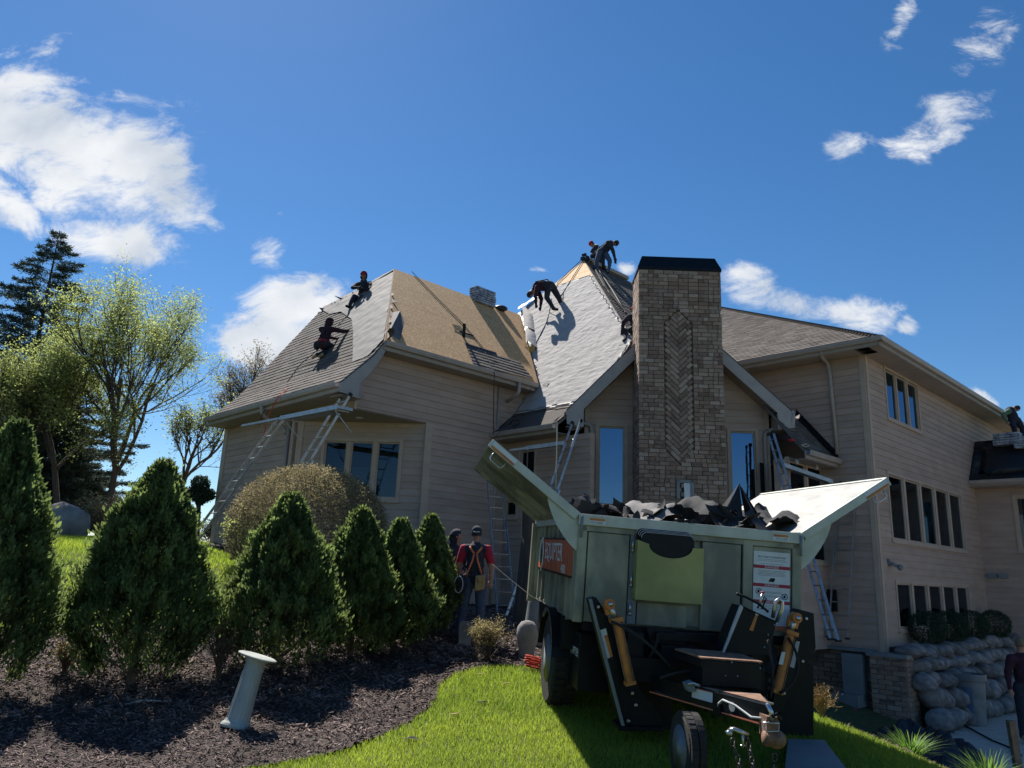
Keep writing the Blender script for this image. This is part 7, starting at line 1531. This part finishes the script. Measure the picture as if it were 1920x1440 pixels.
# pots and stones near the wheel
sp_ = onD(988, 1205, 11.2); sp_[2] = tz(sp_[0], sp_[1]); onething('garden_stone', 'mottled upright egg-shaped stone behind the left trailer wheel', 'stone', lambda b: b.lathe(sp_, HZ, [(.10, 0), (.11, .1), (.14, .22), (.155, .33), (.14, .43), (.09, .50), (.02, .52)], 20), M_STONE, smooth=True)
ur = onD(1012, 1195, 12.2); ur[2] = tz(ur[0], ur[1]); onething('urn', 'dark tapered planter behind the left trailer wheel', 'planter', lambda b: b.lathe(ur, HZ, [(.30, 0), (.30, .04), (.24, .3), (.20, .62), (.18, .75), (.12, .76)], 24), M_PLAST, smooth=True)
tk = onD(985, 1150, 14.5); tk[2] = tz(tk[0], tk[1])-.1; t = thing('cut_tree_trunk', 'rough grey-brown trunk standing in the shadow by the recess', 'tree', tk); b = MB(); b.tube([tk, tk+HZ*.8+HU*.05, tk+HZ*1.7+HU*.1, tk+HZ*2.3+HU*.05], [.26, .22, .2, .17], 12); b.build('trunk', M_BARK, t)
cp = onD(1001, 1197, 10.3); cp[2] = tz(cp[0], cp[1])+.03; onething('extension_cord', 'orange-red extension cord coiled on the mulch beside the wheel', 'cord', lambda b: [b.tube([cp+np.array([cos(a_)*.10+rng.normal(0, .008), sin(a_)*.06, .03*k+.05*abs(sin(a_*.5))]) for a_ in np.linspace(0, 2*pi, 14)], .010, 6) for k in range(5)], M_ROPER, smooth=True)
bs_ = onD(872, 1195, 11.9); bs_[2] = tz(bs_[0], bs_[1]); onething('block', 'grey concrete block at the feet of the workmen', 'block', lambda b: (b.cbox(bs_+HZ*.16, (.09, 0, 0), (0, .09, 0), (0, 0, .16)), b.cbox(bs_+HZ*.33, (.07, 0, 0), (0, .07, 0), (0, 0, .015))), M_STONE)
lw = J_ = onD(921, 1056, 12.2); onething('tag_line', 'taut grey line from the workman’s hand to the trailer', 'rope', lambda b: b.tube([onD(921, 1056, 12.1), onD(955, 1085, 11.0), onD(995, 1117, 10.0), onD(1035, 1140, 9.0)], .004, 5), M_ROPEB)
# trash can on the patio
tcp = onD(1821, 1340, 18.5); tcp[2] = PZ; tch = onD(1815, 1262, 18.5)[2]-PZ; t = thing('trash_can', 'round grey trash can with a faded blue panel on the patio', 'trash can', tcp)
b = MB(); b.lathe(tcp, HZ, [(.285, 0), (.29, .02), (.345, tch*.86), (.375, tch*.87), (.385, tch*.97), (.38, tch), (.35, tch), (.33, tch*.85), (.26, .05), (.02, .05)], 36); b.build('barrel', M_PLAST, t, smooth=False)
b = MB(); 
for a in np.linspace(-2.5, -1.9, 7)[:-1]: b.add([tcp+np.array([cos(x)*r, sin(x)*r, z]) for x, r, z in ((a, .309, tch*.2), (a+.1, .309, tch*.2), (a+.1, .344, tch*.75), (a, .344, tch*.75))], [(0, 1, 2, 3)])
b.build('blue_panel', M_BLUE, t)
for s_ in (-1, 1):
    b = MB(); b.cbox(tcp+np.array([s_*.39, -.05, tch*.86]), (.035, 0, 0), (0, .06, 0), (0, 0, .05)); b.build('handle', M_PLAST, t)
b = MB(); crumple(b, tcp+np.array([-.37, -.10, tch*.78]), (.05, -.02, .02), (0, .04, .16), (-.07, -.03, 0), .8, 3.3, .2, 0, 8); b.build('liner_bag', M_MEMB, t, smooth=True)
onething('grey_post', 'short board leaning against the left side of the trash can', 'board', lambda b: b.tube([tcp+np.array([-.46, -.25, .02]), tcp+np.array([-.60, -.1, .45])], .04, 6), M_UTIL)
# black tarpaulins thrown down beside the boulder wall
for i, (px, py, D, a_, c_, hh_, lab) in enumerate(((1700, 1322, 15.6, .75, .5, .42, 'heap of black tarpaulin against the brick pier'), (1742, 1338, 15.0, .8, .5, .38, 'crumpled dark tarpaulin between the pier and the trash can'), (1772, 1352, 13.6, .62, .4, .26, 'smooth black tarpaulin on the near side of the pile'), (1775, 1398, 11.2, .42, .3, .34, 'black plastic bag behind the first daylily'))):
    c = onD(px, py, D); c[2] = max(PZ, tz(c[0], c[1]))+.05; b = MB(); K = 22; vs = []
    for x in range(K):
        for y in range(K):
            u1, v1 = x/(K-1)*2-1, y/(K-1)*2-1; r2_ = max(0, 1-u1*u1)*max(0, 1-v1*v1); f_ = abs(noise.noise(Vector((u1*2.2+i*5, v1*2.2, i))))+.5*abs(noise.noise(Vector((u1*5+i, v1*5, 3)))); vs.append(c+HG*u1*a_+HD*v1*c_+HZ*(hh_*(r2_**.6)*(.55+f_*1.1)-.06))
    b.add(vs, [(x*K+y, (x+1)*K+y, (x+1)*K+y+1, x*K+y+1) for x in range(K-1) for y in range(K-1)]); o = b.build('tarpaulin', M_MEMB, None, smooth=True); tag(o, lab, 'tarpaulin', 'black tarpaulins beside the boulder wall')
for i, (px, lab) in enumerate(((1584, 'left white bucket with a red lid at the foot of the brick foundation'), (1598, 'right white bucket with a red lid under the utility box'))):
    c = G(RA-.75-.1*i, pA(px, 1340, RA-.75)[1], -1.36); t = thing('bucket', lab, 'bucket', c, 'red-lidded buckets'); b = MB(); b.lathe(c, HZ, [(.13, 0), (.15, .36), (.14, .37)], 20); b.build('pail', M_WHITE, t); b = MB(); b.lathe(c+HZ*.36, HZ, [(.155, 0), (.16, .03), (.14, .05), (.01, .05)], 20); b.build('lid', M_RED, t)
pq = onD(1905, 1412, 12.6); onething('wooden_stake', 'squared wooden stake standing at the right picture edge', 'post', lambda b: b.box(np.array([pq[0], pq[1], PZ-.05]), (.10, 0, 0), (0, .09, 0), (-.05, 0, onD(1898, 1352, 12.6)[2]-PZ+.05)), M_TWIG)
onething('power_cable', 'dark cable lying across the patio towards the corner', 'cable', lambda b: b.tube([onP(x, y, (0, 0, PZ+.02), (0, 0, 1)) for x, y in ((1785, 1350), (1820, 1366), (1860, 1388), (1895, 1402), (1915, 1416))], .018, 6), M_ROPEB)
onething('leaning_panel', 'dark sheet leaning on the brick foundation behind the trailer', 'panel', lambda b: b.prism([G(RA-.6, -5.15, -1.3), G(RA-.6, -4.5, -1.3), G(RA-.25, -4.5, -.1), G(RA-.25, -5.15, -.1)], HU*.03), M_BLACK)
onething('downspout_hose', 'black hose slanting down the brick foundation', 'hose', lambda b: b.tube([G(RA-.25, -5.05, -.5), G(RA-.3, -5.4, -.9), G(RA-.35, -5.7, -1.3)], .03, 8), M_RUBBER)
mb_ = pA(1548, 1125, RA-.1); onething('meter_box', 'small dark box on the wall behind the leaning ladder', 'box', lambda b: b.box(G(RA-.14, mb_[1], mb_[2]-.25), -HV*.25, HU*.12, HZ*.5), M_BLACK)
print('objects', len(bpy.data.objects), 'tris approx', sum(len(m.polygons) for m in bpy.data.meshes)*2)

# stray scraps of torn felt and shingle that missed the bin
for i, (px, py, lab) in enumerate(((985, 1262, 'small black felt scrap on the grass just left of the trailer wheel'), (905, 1322, 'torn shingle corner on the lawn in front of the thorny bush'), (770, 1392, 'dark shingle scrap where the lawn meets the mulch bed'))):
    c_ = onT(px, py)+HZ*.04; q_ = MB(); crumple(q_, c_, (.05, .02, 0), (-.015, .035, 0), (0, 0, 1), .02, i*2.1, .01, 0, 5); o = q_.build('scrap', M_SCRAP, None); tag(o, lab, 'scrap', 'stray roofing scraps on the ground')
